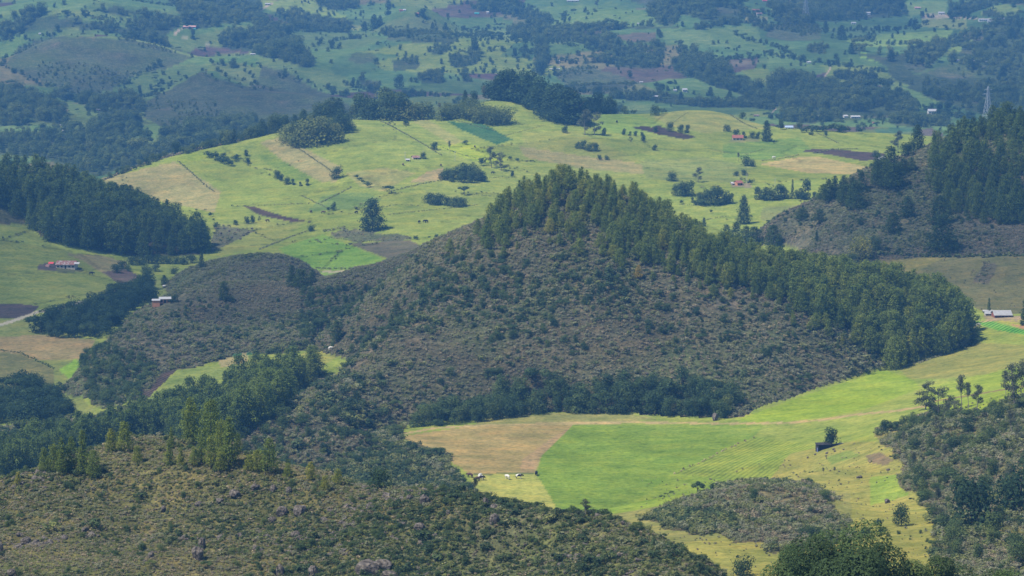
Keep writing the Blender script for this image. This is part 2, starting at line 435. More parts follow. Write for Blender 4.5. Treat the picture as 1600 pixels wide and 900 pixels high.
field([(1185, 256), (1250, 245), (1280, 245), (1362, 262), (1340, 273), (1260, 270)], (0.38, 0.31, 0.12), 'pasture', 'straw yellow field on the right of the plateau', **P)
field([(1000, 250), (1100, 245), (1185, 262), (1140, 285), (1010, 280)], (0.20, 0.235, 0.065), **P)
field([(380, 321), (398, 323), (440, 337), (488, 347), (452, 346), (405, 336)], (0.075, 0.05, 0.048), 'ploughed_field', 'narrow brown ploughed wedge on the lower plateau', **P)
field([(640, 285), (668, 268), (692, 262), (692, 281), (655, 285)], TAN, blend=0.2, **P)
field([(540, 270), (600, 262), (650, 270), (600, 300), (560, 290)], (0.27, 0.265, 0.085), **P)
field([(505, 305), (570, 300), (600, 312), (560, 325), (480, 330)], (0.15, 0.215, 0.055), **P)
field([(330, 350), (480, 345), (430, 380), (340, 400)], (0.225, 0.25, 0.06), **P)
field([(435, 388), (505, 366), (612, 410), (600, 419), (480, 422), (462, 408)], (0.165, 0.275, 0.040), 'pasture', 'bright green four sided field behind the heath ridge', lo=1450, hi=1800)
field([(514, 366), (560, 357), (640, 372), (620, 377), (560, 378)], DULL, lo=1560, hi=1900, wild=.6)
field([(545, 381), (640, 375), (660, 385), (616, 408)], (0.125, 0.115, 0.070), 'fallow_field', 'dull brown fallow field next to the bright green one', lo=1450, hi=1900)
field([(500, 424), (562, 424), (545, 436), (505, 438)], (0.17, 0.27, 0.05), lo=1380, hi=1760)
line([(505, 424.5), (565, 424.5)], 1.3, TRACK, 'track', 'pale farm track along the foot of the bright green field', lo=1450, hi=1800)
field([(1190, 325), (1270, 318), (1290, 335), (1240, 345), (1190, 345)], (0.19, 0.215, 0.07), **P)
# --- left gully
G = dict(lo=1150, hi=1950)
field([(-360, 320), (0, 322), (75, 380), (130, 402), (185, 445), (150, 470), (60, 482), (-360, 500)], (0.178, 0.215, 0.050), 'pasture', 'green sloping pasture below the left plantation', **G)
field([(100, 396), (150, 398), (200, 410), (195, 430), (165, 430), (130, 408)], (0.21, 0.19, 0.085), **G)
field([(160, 425), (200, 420), (230, 440), (190, 447)], PURPLE, **G)
field([(200, 440), (330, 425), (300, 447), (262, 468), (230, 466)], (0.175, 0.215, 0.06), lo=1380, hi=1750)
field([(-300, 486), (20, 474), (62, 478), (45, 496), (-300, 510)], (0.08, 0.065, 0.065), 'ploughed_field', 'dark bare soil plot beside the dirt road at the left edge', **G)
field([(64, 493), (118, 478), (128, 486), (90, 505)], (0.055, 0.12, 0.06), 'crop_field', 'small dark green crop plot beside the dirt road', **G)
field([(-360, 512), (40, 497), (75, 525), (150, 530), (160, 540), (100, 600), (155, 645), (-360, 660)], (0.175, 0.205, 0.058), **G)
field([(-300, 530), (70, 524), (150, 531), (130, 560), (90, 563), (-300, 545)], (0.265, 0.205, 0.095), 'pasture', 'tan dry field in front of the broadleaf thicket', **G)
field([(-300, 542), (30, 552), (84, 576), (85, 600), (20, 612), (-300, 620)], (0.145, 0.145, 0.058), 'pasture', 'rough olive pasture at the left edge', **G)
field([(93, 578), (118, 560), (130, 575), (132, 602), (112, 598)], (0.19, 0.32, 0.035), **G)
line([(-300, 524), (0, 508), (30, 498), (60, 487), (90, 482), (120, 474), (158, 465), (190, 452)], 2.2, (0.36, 0.34, 0.27), 'track', 'pale dirt road climbing along the left pasture', lo=1250, hi=1750)
field([(203, 626), (246, 575), (276, 578), (226, 627)], (0.072, 0.055, 0.05), 'ploughed_field', 'slanting brown ploughed strip at the toe of the heath ridge', lo=1150, hi=1480)
field([(222, 632), (282, 576), (352, 572), (395, 552), (410, 560), (330, 600), (270, 640)], (0.190, 0.235, 0.060), 'pasture', 'slanting green strip between the ploughed strip and the pines', lo=1080, hi=1480)
field([(225, 605), (250, 572), (300, 560), (350, 545), (450, 530), (545, 520), (550, 531), (500, 543), (450, 549), (400, 553), (350, 562), (300, 575), (262, 582), (236, 612)], HEATH, wild=1, lo=1150, hi=1480)
field([(343, 552), (352, 541), (392, 539), (394, 553), (348, 561)], (0.045, 0.135, 0.062), 'crop_field', 'dark green vegetable plot tucked under the heath ridge', lo=1150, hi=1480)
field([(340, 562), (385, 553), (388, 565), (345, 574)], (0.30, 0.26, 0.12), lo=1150, hi=1480)
field([(440, 566), (486, 546), (533, 531), (550, 543), (505, 572), (480, 585)], (0.25, 0.255, 0.062), 'pasture', 'small sunlit glade between the two scrub slopes', lo=1150, hi=1480)
# --- central pasture
M = dict(lo=820, hi=1420)
field([(610, 690), (625, 676), (740, 650), (1000, 645), (1150, 655), (1300, 645), (1450, 560), (1530, 500), (1960, 500), (1960, 640), (1400, 760), (1200, 760), (940, 830), (780, 820)], YGREEN, 'pasture', 'wide pasture on the valley floor below the middle hill', lo=820, hi=1500)
field([(740, 652), (840, 648), (905, 642), (1010, 650), (1030, 656), (900, 661), (745, 664)], (0.225, 0.225, 0.075), **M)
field([(623, 682), (740, 665), (895, 663), (843, 714), (832, 740), (735, 741), (690, 712)], (0.30, 0.235, 0.095), 'pasture', 'dry tan field with a worn strip along its edge', **M)
field([(870, 680), (895, 664), (846, 714), (834, 741), (810, 741), (818, 716)], (0.33, 0.23, 0.12), blend=.2, **M)
field([(735, 743), (838, 739), (874, 800), (800, 810), (750, 785)], (0.31, 0.315, 0.080), 'pasture', 'yellow green paddock where the white cattle graze', **M)
field([(896, 664), (1150, 661), (1195, 665), (1178, 682), (1050, 741), (1040, 780), (930, 812), (874, 800), (838, 740), (846, 714)], (0.162, 0.240, 0.036), 'pasture', 'large lush green field in the middle of the valley floor', **M)
field([(1050, 741), (1182, 683), (1290, 700), (1240, 742), (1150, 752)], (0.205, 0.255, 0.045), **M); ROWS[inpoly([(1050, 741), (1182, 683), (1290, 700), (1240, 742), (1150, 752)], PU, PV) & (LAND == 0) & (GY > 820)] = .45
field([(1050, 741), (1090, 742), (1150, 752), (1080, 790), (960, 815), (930, 812), (1000, 780)], (0.195, 0.265, 0.040), **M)
field([(1150, 657), (1240, 624), (1380, 578), (1420, 590), (1440, 606), (1350, 640), (1290, 652), (1200, 662)], (0.215, 0.290, 0.032), 'pasture', 'brilliant green meadow at the foot of the pine ridge', lo=900, hi=1420)
field([(1400, 572), (1520, 535), (1620, 540), (1620, 560), (1540, 585), (1470, 592), (1420, 592)], (0.235, 0.235, 0.065), lo=900, hi=1500)
field([(1440, 604), (1540, 585), (1620, 570), (1620, 640), (1450, 645)], (0.22, 0.285, 0.040), lo=900, hi=1420)
line([(618, 680), (680, 669), (742, 665), (860, 661.5), (1000, 660), (1130, 662), (1240, 660.5)], 1.5, (0.36, 0.28, 0.13), 'track', 'worn tan path crossing the valley pasture', lo=850, hi=1420)
line([(1240, 660.5), (1300, 654), (1345, 647), (1400, 642), (1450, 634)], 1.7, (0.34, 0.26, 0.12), lo=850, hi=1420)
line([(740, 741), (834, 739)], 1.2, (0.12, 0.14, 0.05), **M)
line([(1460, 627), (1620, 600)], 1.0, (0.2, 0.15, 0.07), lo=850, hi=1420)
field([(1520, 504), (1545, 500), (1600, 516), (1620, 520), (1620, 526), (1560, 516)], (0.10, 0.27, 0.045), 'crop_field', 'vivid green crop strip in front of the long grey roofed farmhouse', lo=1150, hi=1480)
field([(1555, 501), (1600, 499), (1620, 505), (1620, 512), (1590, 508)], (0.33, 0.31, 0.06), lo=1150, hi=1480)
field([(1575, 506), (1620, 511), (1620, 518), (1600, 515)], (0.33, 0.19, 0.10), 'bare_field', 'strip of orange bare soil at the right edge', lo=1150, hi=1480)
field([(1325, 415), (1400, 396), (1700, 396), (1700, 492), (1545, 490), (1500, 470), (1400, 450)], (0.165, 0.158, 0.066), 'pasture', 'rough olive brown pasture below the right forest hill', lo=1290, hi=1560)
field([(1340, 425), (1420, 400), (1480, 400), (1400, 440)], (0.215, 0.195, 0.062), lo=1290, hi=1560)
field([(1520, 440), (1540, 410), (1560, 412), (1545, 445)], (0.12, 0.11, 0.07), lo=1290, hi=1560, wild=.5)
# --- right-hand bank, knoll
R_ = dict(lo=560, hi=1010)
field([(1240, 700), (1330, 690), (1400, 690), (1460, 740), (1470, 900), (1180, 900), (1000, 860), (1180, 830), (1330, 850), (1330, 770), (1200, 752)], (0.245, 0.235, 0.062), 'pasture', 'grassy bank with tufts below the wooded slope on the right', **R_)
field([(1360, 745), (1420, 740), (1420, 775), (1360, 790)], (0.20, 0.27, 0.045), **R_)
field([(1290, 715), (1330, 703), (1345, 712), (1300, 725)], (0.17, 0.215, 0.05), **R_)
field([(1352, 712), (1375, 706), (1400, 720), (1380, 727), (1358, 722)], (0.16, 0.125, 0.075), **R_)
field([(1015, 812), (1060, 788), (1100, 772), (1140, 762), (1180, 752), (1260, 756), (1300, 778), (1318, 788), (1302, 800), (1326, 815), (1318, 830), (1330, 846), (1296, 848), (1290, 862), (1240, 858), (1215, 866), (1190, 846), (1150, 848), (1120, 830), (1090, 836), (1040, 828)], (0.135, 0.118, 0.065), 'hill', 'small scrub knoll at the edge of the valley pasture', wild=1, lo=560, hi=1010)
field([(1378, 690), (1372, 672), (1392, 655), (1440, 644), (1500, 650), (1540, 645), (1580, 625), (1960, 590), (1960, 1000), (1400, 1000), (1462, 905), (1450, 880), (1466, 850), (1452, 830), (1470, 800), (1445, 790), (1452, 768), (1420, 772), (1405, 748), (1416, 728), (1400, 715)], (0.120, 0.108, 0.062), 'hill', 'wooded scrub slope at the right edge of the foreground', wild=1, lo=380, hi=1010)
opn = np.clip(fbm(GX, GY, 34, 4, 211) * 2.4 - .05, 0, 1) * ((LAND == 0) & (WILD > .5) & (GY > 380) & (GY < 1010) & (PU > 1330))
C[:] = C * (1 - opn[..., None]) + np.array((0.185, 0.170, 0.062), np.float32) * opn[..., None]
# yards and worn ground round the farms
field([(58, 414), (85, 409), (92, 416), (88, 424), (60, 422)], (0.10, 0.085, 0.075), lo=1400, hi=1800)
field([(86, 419), (126, 418), (134, 424), (90, 427)], (0.115, 0.125, 0.055), lo=1400, hi=1800)
field([(242, 468), (280, 464), (284, 472), (244, 474)], (0.26, 0.215, 0.14), lo=1380, hi=1700)
field([(1536, 491), (1600, 494), (1600, 500), (1540, 500)], (0.27, 0.21, 0.13), lo=1150, hi=1480)
line([(1600, 503), (1560, 500), (1530, 504), (1515, 520)], 1.0, (0.28, 0.22, 0.12), lo=1150, hi=1480)
field([(1145, 287), (1172, 287), (1176, 293), (1142, 293)], (0.24, 0.20, 0.12), lo=1560, hi=2560)
field([(1142, 216), (1185, 216), (1188, 222), (1140, 222)], (0.20, 0.21, 0.08), lo=1560, hi=2560)
# scrub spilling over the foot of the middle hill, down to the foreground hill
field([(150, 700), (400, 600), (500, 585), (640, 660), (622, 690), (700, 715), (745, 770), (755, 800), (300, 800)], (0.120, 0.110, 0.068), 'hill', 'scrub hollow between the middle hill and the foreground hill', wild=1, lo=640, hi=1330)
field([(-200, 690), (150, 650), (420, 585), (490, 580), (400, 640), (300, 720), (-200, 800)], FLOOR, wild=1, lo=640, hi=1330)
field([(330, 395), (400, 360), (340, 352), (330, 375)], DULL, wild=.4, lo=1560, hi=2000)
# plots: irregular cells, each grazed or sown a little differently
def cells(sx, sy, seed, rot=.25):
    cr, sr = math.cos(rot), math.sin(rot)
    X = (GX * cr + GY * sr + 25 * fbm(GX, GY, 260, 2, seed + 1)) / sx; Y = (-GX * sr + GY * cr + 25 * fbm(GX, GY, 240, 2, seed + 2)) / sy
    ix, iy = np.floor(X), np.floor(Y)
    d1 = np.full(X.shape, 9.0); d2 = np.full(X.shape, 9.0); idn = np.zeros(X.shape)
    for ox in (-1, 0, 1):
        for oy in (-1, 0, 1):
            cx, cy = ix + ox, iy + oy
            px = cx + .15 + .7 * _hash(cx, cy, seed); py = cy + .15 + .7 * _hash(cx, cy, seed + 7)
            d = np.hypot(X - px, Y - py); h = _hash(cx, cy, seed + 13)
            m1 = d < d1
            d2 = np.where(m1, d1, np.minimum(d2, d)); idn = np.where(m1, h, idn); d1 = np.where(m1, d, d1)
    return idn, (d2 - d1) * min(sx, sy) * .5
PLOT, PEDGE = cells(190, 120, 301)
pm = farland
C[pm] *= (0.72 + 0.62 * PLOT[pm])[:, None].astype(np.float32)
q = pm & (PLOT > .90); C[q] = (0.165, 0.15, 0.075)
q = pm & (PLOT < .05); C[q] = (0.095, 0.070, 0.060)
q = pm & (PLOT > .42) & (PLOT < .52); C[q] = (0.165, 0.21, 0.05)
PLOT2, PEDGE2 = cells(120, 85, 331, .5)
pm = plateau & (WILD < .1)
C[pm] *= (0.88 + 0.24 * PLOT2[pm])[:, None].astype(np.float32)
q = pm & (PEDGE2 < 1.0) & (fbm(GX, GY, 80, 2, 335) > -.15); C[q] *= .72
# --- far side of the valley
FW = [  # woods and scrub, photo pixels
 ('scrub_slope', 'blue green scrub knoll at the upper left', [(8, 98), (40, 68), (75, 56), (120, 58), (200, 60), (245, 68), (270, 80), (300, 92), (262, 106), (205, 122), (170, 140), (130, 150), (100, 142), (60, 122), (20, 112)]),
 ('scrub_slope', 'dark scrub hill rising to a point behind the plateau woods', [(228, 158), (270, 140), (300, 122), (322, 110), (346, 122), (392, 136), (412, 104), (445, 112), (472, 126), (505, 146), (545, 162), (560, 172), (500, 210), (400, 222), (270, 228), (248, 200), (228, 180)]),
 ('wood', 'band of dark trees at the upper left edge', [(0, 55), (25, 32), (60, 22), (115, 27), (178, 38), (262, 58), (268, 72), (190, 53), (140, 46), (100, 43), (50, 47), (20, 62)]),
 ('wood', 'flat dark wood above the long pale field at top left', [(152, 20), (180, 7), (212, 18), (214, 23), (165, 22)]),
 ('wood', 'dark wood left of the pink roofed hacienda', [(198, 36), (228, 22), (268, 26), (284, 40), (262, 60), (232, 64), (205, 48)]),
 ('wood', 'broad wood above the pink roofed hacienda', [(262, 0), (405, -6), (400, 32), (345, 40), (312, 44), (288, 38), (285, 20)]),
 ('wood', 'dark grove below the pink roofed hacienda', [(338, 62), (372, 52), (402, 56), (408, 84), (380, 80), (345, 76)]),
 ('wood', 'dark trees along the left edge on the far slope', [(-40, 130), (25, 138), (62, 152), (104, 182), (105, 197), (60, 186), (-40, 172)]),
 ('wood', 'wood at the left edge just above the pale field', [(-40, 160), (20, 166), (45, 178), (46, 196), (-40, 196)]),
 ('wood', 'belt of round trees below the left scrub knoll', [(72, 142), (110, 150), (182, 152), (224, 168), (222, 180), (165, 166), (100, 156)]),
 ('wood', 'broad dark wood behind the left plantation', [(-40, 206), (100, 208), (150, 196), (185, 182), (212, 200), (190, 226), (250, 228), (262, 242), (150, 276), (60, 246), (-40, 240)]),
 ('wood', 'wood on the slope at upper centre left', [(398, 22), (425, 46), (452, 62), (470, 82), (496, 98), (486, 106), (450, 98), (405, 86)]),
 ('wood', 'line of dark trees along the lane at upper left centre', [(428, 44), (470, 40), (500, 34), (546, 44), (548, 51), (430, 49)]),
 ('wood', 'trees at the top edge left of centre', [(492, -6), (555, -6), (556, 16), (520, 14), (494, 10)]),
 ('thicket', 'long thicket under the rounded green hill', [(592, 50), (640, 46), (690, 54), (718, 64), (662, 68), (604, 60)]),
 ('thicket', 'small dark thicket in the middle of the far pastures', [(544, 84), (578, 82), (590, 96), (562, 102), (546, 96)]),
 ('thicket', 'oval thicket standing alone right of the small dark one', [(608, 96), (650, 92), (652, 108), (616, 112)]),
 ('thicket', 'diagonal hedge thicket on the far pasture', [(668, 82), (700, 64), (716, 60), (714, 66), (682, 88)]),
 ('thicket', 'spreading thicket near the tall lone tree', [(698, 86), (748, 84), (748, 98), (720, 106), (702, 100)]),
 ('thicket', 'thicket above the plateau conifers', [(656, 120), (690, 116), (698, 130), (668, 131)]),
 ('thicket', 'thicket of grey green bushes behind the crest trees', [(562, 122), (596, 130), (592, 146), (572, 138)]),
 ('wood', 'wood at the top edge near the centre', [(732, 12), (770, -4), (808, -6), (812, 24), (770, 18)]),
 ('wood', 'dark wood descending to the hedged fields at upper centre', [(800, 6), (832, 16), (846, 28), (858, 38), (830, 34), (800, 26)]),
 ('wood', 'belt of mixed trees below the white dotted field', [(796, 46), (840, 44), (880, 52), (930, 58), (968, 66), (930, 72), (860, 64), (800, 57)]),
 ('hedge', 'thin dark hedge running across the upper pasture', [(880, 46), (960, 44), (1060, 40), (1060, 44), (960, 48), (880, 49)]),
 ('hedge', 'hedge climbing to the ochre roofed farm', [(1088, 44), (1130, 36), (1170, 30), (1202, 44), (1202, 52), (1168, 36), (1130, 41), (1090, 47)]),
 ('wood', 'big hazy wood at the top edge right of centre', [(968, -6), (1078, -6), (1172, 14), (1164, 26), (1108, 34), (1076, 26), (1030, 24), (1018, 14)]),
 ('wood', 'tongue of trees below the big hazy wood', [(1016, 16), (1048, 16), (1064, 24), (1046, 38), (1022, 38)]),
 ('wood', 'long diagonal wood running down right of centre', [(1058, 70), (1088, 84), (1122, 104), (1164, 132), (1196, 160), (1196, 172), (1140, 142), (1084, 122), (1058, 110), (1068, 96)]),
 ('wood', 'wood around the hidden farm at upper centre', [(905, 66), (980, 76), (1032, 70), (1032, 104), (998, 106), (960, 104), (905, 100), (960, 92), (940, 78)]),
 ('wood', 'small grove of tall trees above the plateau wood', [(834, 68), (850, 62), (854, 100), (848, 118), (838, 116)]),
 ('scrub_slope', 'dark scrub bank behind the plateau wood', [(866, 112), (900, 104), (960, 114), (1002, 130), (966, 146), (900, 142), (880, 138)]),
 ('hedge', 'line of trees above the pink barn', [(955, 150), (1010, 146), (1100, 152), (1196, 162), (1202, 172), (1100, 168), (1040, 158), (960, 156)]),
 ('wood', 'wood under the power pylon at the top right', [(1208, 0), (1245, -6), (1412, -6), (1416, 24), (1332, 32), (1280, 34), (1232, 40), (1202, 34)]),
 ('scrub_slope', 'scrub bank below the pylon wood', [(1200, 42), (1270, 34), (1284, 48), (1282, 62), (1232, 62), (1200, 56)]),
 ('thicket', 'dark clump in the right pastures', [(1264, 72), (1290, 69), (1292, 84), (1268, 83)]),
 ('wood', 'diagonal belt of trees through the right pastures', [(1328, 76), (1380, 88), (1430, 84), (1466, 72), (1500, 58), (1530, 50), (1536, 56), (1490, 74), (1460, 96), (1440, 116), (1400, 108), (1370, 98)]),
 ('wood', 'large dark wooded slope on the far right', [(1380, 96), (1440, 118), (1480, 100), (1500, 84), (1510, 74), (1545, 40), (1580, 30), (1900, 10), (1900, 190), (1560, 186), (1522, 174), (1468, 160), (1404, 128)]),
 ('wood', 'dark wood around the red roofed houses', [(1196, 132), (1240, 120), (1290, 136), (1330, 138), (1372, 138), (1382, 150), (1430, 164), (1428, 182), (1340, 186), (1262, 192), (1216, 186), (1240, 172), (1200, 166)]),
 ('hedge', 'dark hedge between two right hand pastures', [(1306, 116), (1330, 114), (1400, 126), (1398, 132), (1340, 124), (1310, 122)]),
 ('hedge', 'dark diagonal hedge under the far right slope', [(1380, 134), (1388, 134), (1410, 150), (1404, 154)]),
 ('hedge', 'hedge along the foot of the village fields', [(1380, 190), (1440, 186), (1480, 192), (1500, 196), (1480, 200), (1400, 196)]),
 ('wood', 'trees on the hillock at the top right corner', [(1478, 26), (1500, 10), (1530, 2), (1600, -6), (1900, -6), (1900, 10), (1590, 8), (1562, 4), (1530, 18), (1516, 28)]),
 ('thicket', 'dark dome shaped thicket above the roadside sheds', [(1536, 28), (1542, 20), (1556, 17), (1566, 24), (1566, 29)]),
 ('wood', 'scattered trees above the lane at upper left centre', [(430, 18), (470, 22), (500, 26), (545, 28), (552, 38), (500, 34), (468, 38), (440, 30)]),
 ('wood', 'trees around the hidden farm yard on the left', [(155, 170), (185, 172), (225, 176), (222, 190), (200, 196), (160, 186)]),
 ('thicket', 'hedged strip of bushes near the purple ploughed plot', [(728, 112), (736, 110), (740, 128), (728, 128)]),
 ('wood', 'wood beyond the left shoulder of the plateau', [(250, 200), (330, 196), (400, 196), (400, 212), (330, 228), (262, 236)]),
]
FF = [((0, 18), (60, 12), (150, 18), (210, 22), (205, 36), (150, 26), (70, 24), (0, 28), (0.19, 0.26, 0.075)),
      ((0, 75), (20, 58), (40, 50), (45, 62), (12, 90), (0, 92), (0.17, 0.26, 0.07)), ((88, 44), (140, 44), (150, 58), (90, 56), (0.155, 0.215, 0.07)),
      ((258, 60), (268, 58), (326, 70), (320, 78), (290, 84), (262, 74), (0.17, 0.235, 0.075)), ((296, 78), (340, 72), (395, 80), (380, 84), (330, 82), (310, 88), (0.125, 0.085, 0.085)),
      ((310, 92), (345, 88), (400, 92), (400, 104), (340, 98), (0.12, 0.21, 0.06)), ((190, 122), (260, 108), (300, 98), (330, 106), (300, 122), (262, 142), (226, 158), (200, 150), (0.15, 0.215, 0.07)),
      ((345, 118), (330, 98), (380, 100), (410, 118), (460, 130), (400, 138), (0.19, 0.235, 0.08)), ((100, 160), (180, 168), (190, 182), (140, 186), (110, 180), (0.17, 0.24, 0.075)),
      ((0, 196), (45, 192), (120, 202), (80, 206), (0, 206), (0.15, 0.235, 0.075)), ((170, 205), (260, 190), (270, 215), (200, 222), (0.14, 0.215, 0.065)),
      ((402, 52), (470, 50), (570, 52), (600, 60), (560, 76), (480, 78), (440, 64), (0.13, 0.19, 0.065)), ((405, 92), (430, 90), (500, 108), (560, 128), (540, 150), (500, 138), (470, 118), (410, 110), (0.155, 0.22, 0.07)),
      ((572, 50), (612, 32), (650, 24), (690, 40), (700, 54), (640, 46), (0.145, 0.185, 0.07)), ((400, 0), (495, 0), (530, 22), (450, 24), (410, 12), (0.26, 0.33, 0.08)), ((470, 18), (540, 24), (545, 33), (500, 28), (0.25, 0.35, 0.07)),  # plots at the top edge carry sun through cloud gaps in their colour
      ((540, 36), (570, 40), (560, 47), (500, 45), (0.25, 0.28, 0.1)), ((700, 48), (760, 46), (900, 60), (880, 68), (760, 62), (700, 60), (0.175, 0.235, 0.075)), ((730, 115), (786, 115), (786, 126), (736, 123), (0.115, 0.07, 0.08)),
      ((820, 24), (860, 10), (960, 4), (1010, 20), (1060, 28), (1060, 40), (900, 44), (830, 36), (0.15, 0.235, 0.07)), ((800, 28), (850, 38), (840, 46), (800, 44), (0.2, 0.2, 0.09)), ((958, 56), (1000, 50), (1024, 52), (1026, 64), (980, 66), (0.15, 0.125, 0.085)),
      ((1034, 50), (1090, 46), (1150, 78), (1100, 70), (1040, 68), (0.15, 0.225, 0.08)), ((1090, 46), (1180, 40), (1200, 80), (1150, 78), (0.135, 0.205, 0.07)), ((1135, 96), (1165, 92), (1180, 104), (1140, 106), (0.135, 0.11, 0.09)),
      ((945, 136), (1000, 130), (1030, 144), (960, 144), (0.2, 0.215, 0.09)), ((1160, 28), (1175, 22), (1200, 26), (1200, 32), (1168, 34), (0.26, 0.26, 0.12)), ((1010, 150), (1030, 148), (1042, 154), (1020, 157), (0.24, 0.17, 0.15)),
      ((1320, 62), (1370, 54), (1490, 46), (1480, 62), (1420, 72), (1340, 74), (0.20, 0.29, 0.075)), ((1430, 86), (1490, 66), (1520, 62), (1512, 76), (1470, 90), (1440, 98), (0.215, 0.29, 0.075)), ((1484, 62), (1512, 54), (1516, 60), (1490, 66), (0.2, 0.18, 0.11)),  # bright plots here have sun between the clouds put into their colour
      ((1440, 28), (1510, 30), (1512, 46), (1440, 42), (0.235, 0.275, 0.095)), ((1410, 2), (1480, 2), (1476, 24), (1420, 26), (0.19, 0.27, 0.085)), ((1528, 22), (1550, 10), (1572, 6), (1596, 14), (1580, 26), (0.25, 0.32, 0.085)),  # hillock plot brightened in colour for a sunlit gap in the cloud
      ((1200, 80), (1250, 86), (1292, 108), (1280, 118), (1200, 112), (0.13, 0.205, 0.07)), ((1275, 118), (1292, 112), (1284, 134), (1270, 138), (0.115, 0.085, 0.085)), ((1300, 130), (1340, 132), (1380, 134), (1350, 144), (1330, 150), (0.14, 0.10, 0.095)),
      ((1385, 152), (1440, 140), (1470, 162), (1440, 170), (1410, 164), (0.15, 0.24, 0.075)), ((1366, 202), (1430, 196), (1432, 206), (1370, 208), (0.085, 0.165, 0.085)), ((1435, 202), (1455, 200), (1478, 212), (1440, 212), (0.16, 0.13, 0.11)), ((1465, 196), (1500, 196), (1496, 206), (1480, 210), (0.15, 0.25, 0.08)),
      ((1200, 170), (1230, 170), (1236, 184), (1204, 184), (0.12, 0.205, 0.075)), ((1448, 178), (1468, 180), (1490, 186), (1455, 188), (0.2, 0.19, 0.1)), ((1202, 0), (1232, 2), (1236, 22), (1206, 20), (0.26, 0.32, 0.1)), ((1345, 80), (1375, 88), (1370, 98), (1345, 90), (0.2, 0.33, 0.06))]
for q in FF:
    field(q[:-1], tuple(.85 * c_ for c_ in q[-1]), lo=2520)
FARMASK = []
for nm, lb, poly in FW:
    m = inpoly(poly, FARU, FARV) & (LAND == 0) & (GY > 2540)
    C[m] = (0.055, 0.075, 0.040) if nm != 'scrub_slope' else (0.085, 0.10, 0.06)
    WILD[m] = 1
    FARMASK.append(m)
for k, pts in enumerate([[(270, 55), (278, 49), (287, 43), (298, 42)], [(328, 70), (310, 65), (290, 59), (275, 55)], [(1297, 107), (1290, 118), (1291, 124), (1284, 137)], [(1437, 25), (1480, 26), (1530, 30), (1568, 31)], [(408, 16), (418, 9), (425, 5)], [(1232, 8), (1234, -4)], [(1206, 176), (1212, 170)]]):
    line(pts, [1.3, .8, 1.1, 1.1, 1.2, 1.8, 1.0][k], (0.42, 0.33, 0.25) if k != 1 else (0.3, 0.3, 0.17), 'track',
         ['pale drive curving up to the pink roofed hacienda', 'grassy track slanting down from the hacienda drive', 'winding pale track on the far right pastures', 'pale road leading to the sheds at the top right', 'pale lane at the top edge left of centre', 'pale wide road at the top edge', 'short pale track beside the village'][k], lo=2520)

def soften(A):                                  # ragged, slightly soft margins
    for ax in (0, 1):
        B = A.copy(); sl = [slice(None)] * A.ndim; a1 = list(sl); a0 = list(sl); a2 = list(sl)
        a1[ax] = slice(1, -1); a0[ax] = slice(0, -2); a2[ax] = slice(2, None)
        B[tuple(a1)] = .25 * A[tuple(a0)] + .5 * A[tuple(a1)] + .25 * A[tuple(a2)]; A = B
    return A
WILD_MASK = WILD.copy(); WILD = soften(soften(WILD))
# small wandering tone of every pasture: grazed and ungrazed patches, worn by use
t1 = fbm(GX, GY, 60, 3, 91); t2 = fbm(GX + 0.6 * GY, GY * 0.6, 18, 3, 95)
t3 = fbm(GX + 0.4 * GY, GY, 7, 3, 97)
k = (1 + 0.12 * t1 + 0.16 * t2 + 0.12 * t3)[..., None]
C *= k.astype(np.float32)
dryness = np.clip(t1 * 0.8 + t2 * 0.5, 0, 1)[..., None] * (1 - WILD[..., None]) * 0.24
C = (C * (1 - dryness) + np.array(DRY, np.float32) * dryness).astype(np.float32)
wn = fbm(GX, GY, 35, 3, 55)[..., None] * WILD[..., None]
C = (C * (1 + 0.25 * wn)).astype(np.float32)
bare = np.clip(fbm(GX, GY, 42, 4, 61) * 2.2 - .7, 0, 1)[..., None] * WILD[..., None]
C = (C * (1 - bare) + np.array((0.150, 0.136, 0.102), np.float32) * bare).astype(np.float32)
wn2 = np.clip(fbm(GX, GY, 50, 3, 58)[..., None] * WILD[..., None] * 1.2, 0, 0.6)
C = (C * (1 - wn2) + np.array((0.10, 0.135, 0.05), np.float32) * wn2).astype(np.float32)

# ------------------------------------------------------------------ materials
def new_mat(name):
    m = bpy.data.materials.new(name); m.use_nodes = True
    n = m.node_tree.nodes; n.clear()
    out = n.new('ShaderNodeOutputMaterial')
    return m, m.node_tree, out
def N(t, typ, **kw):
    n = t.nodes.new(typ)
    for k_, v_ in kw.items(): setattr(n, k_, v_)
    return n
def ramp(t, stops):
    r = N(t, 'ShaderNodeValToRGB')
    el = r.color_ramp.elements
    el[0].position, el[0].color = stops[0][0], (*stops[0][1], 1)
    el[1].position, el[1].color = stops[-1][0], (*stops[-1][1], 1)
    for p_, c_ in stops[1:-1]:
        e = el.new(p_); e.color = (*c_, 1)
    return r
def mul(t, a, b, fac=1.0, mode='MULTIPLY'):
    m = N(t, 'ShaderNodeMix', data_type='RGBA', blend_type=mode)
    m.inputs[0].default_value = fac
    t.links.new(a, m.inputs[6])
    if hasattr(b, 'is_linked'): t.links.new(b, m.inputs[7])
    else: m.inputs[7].default_value = (*b, 1)
    return m.outputs[2]

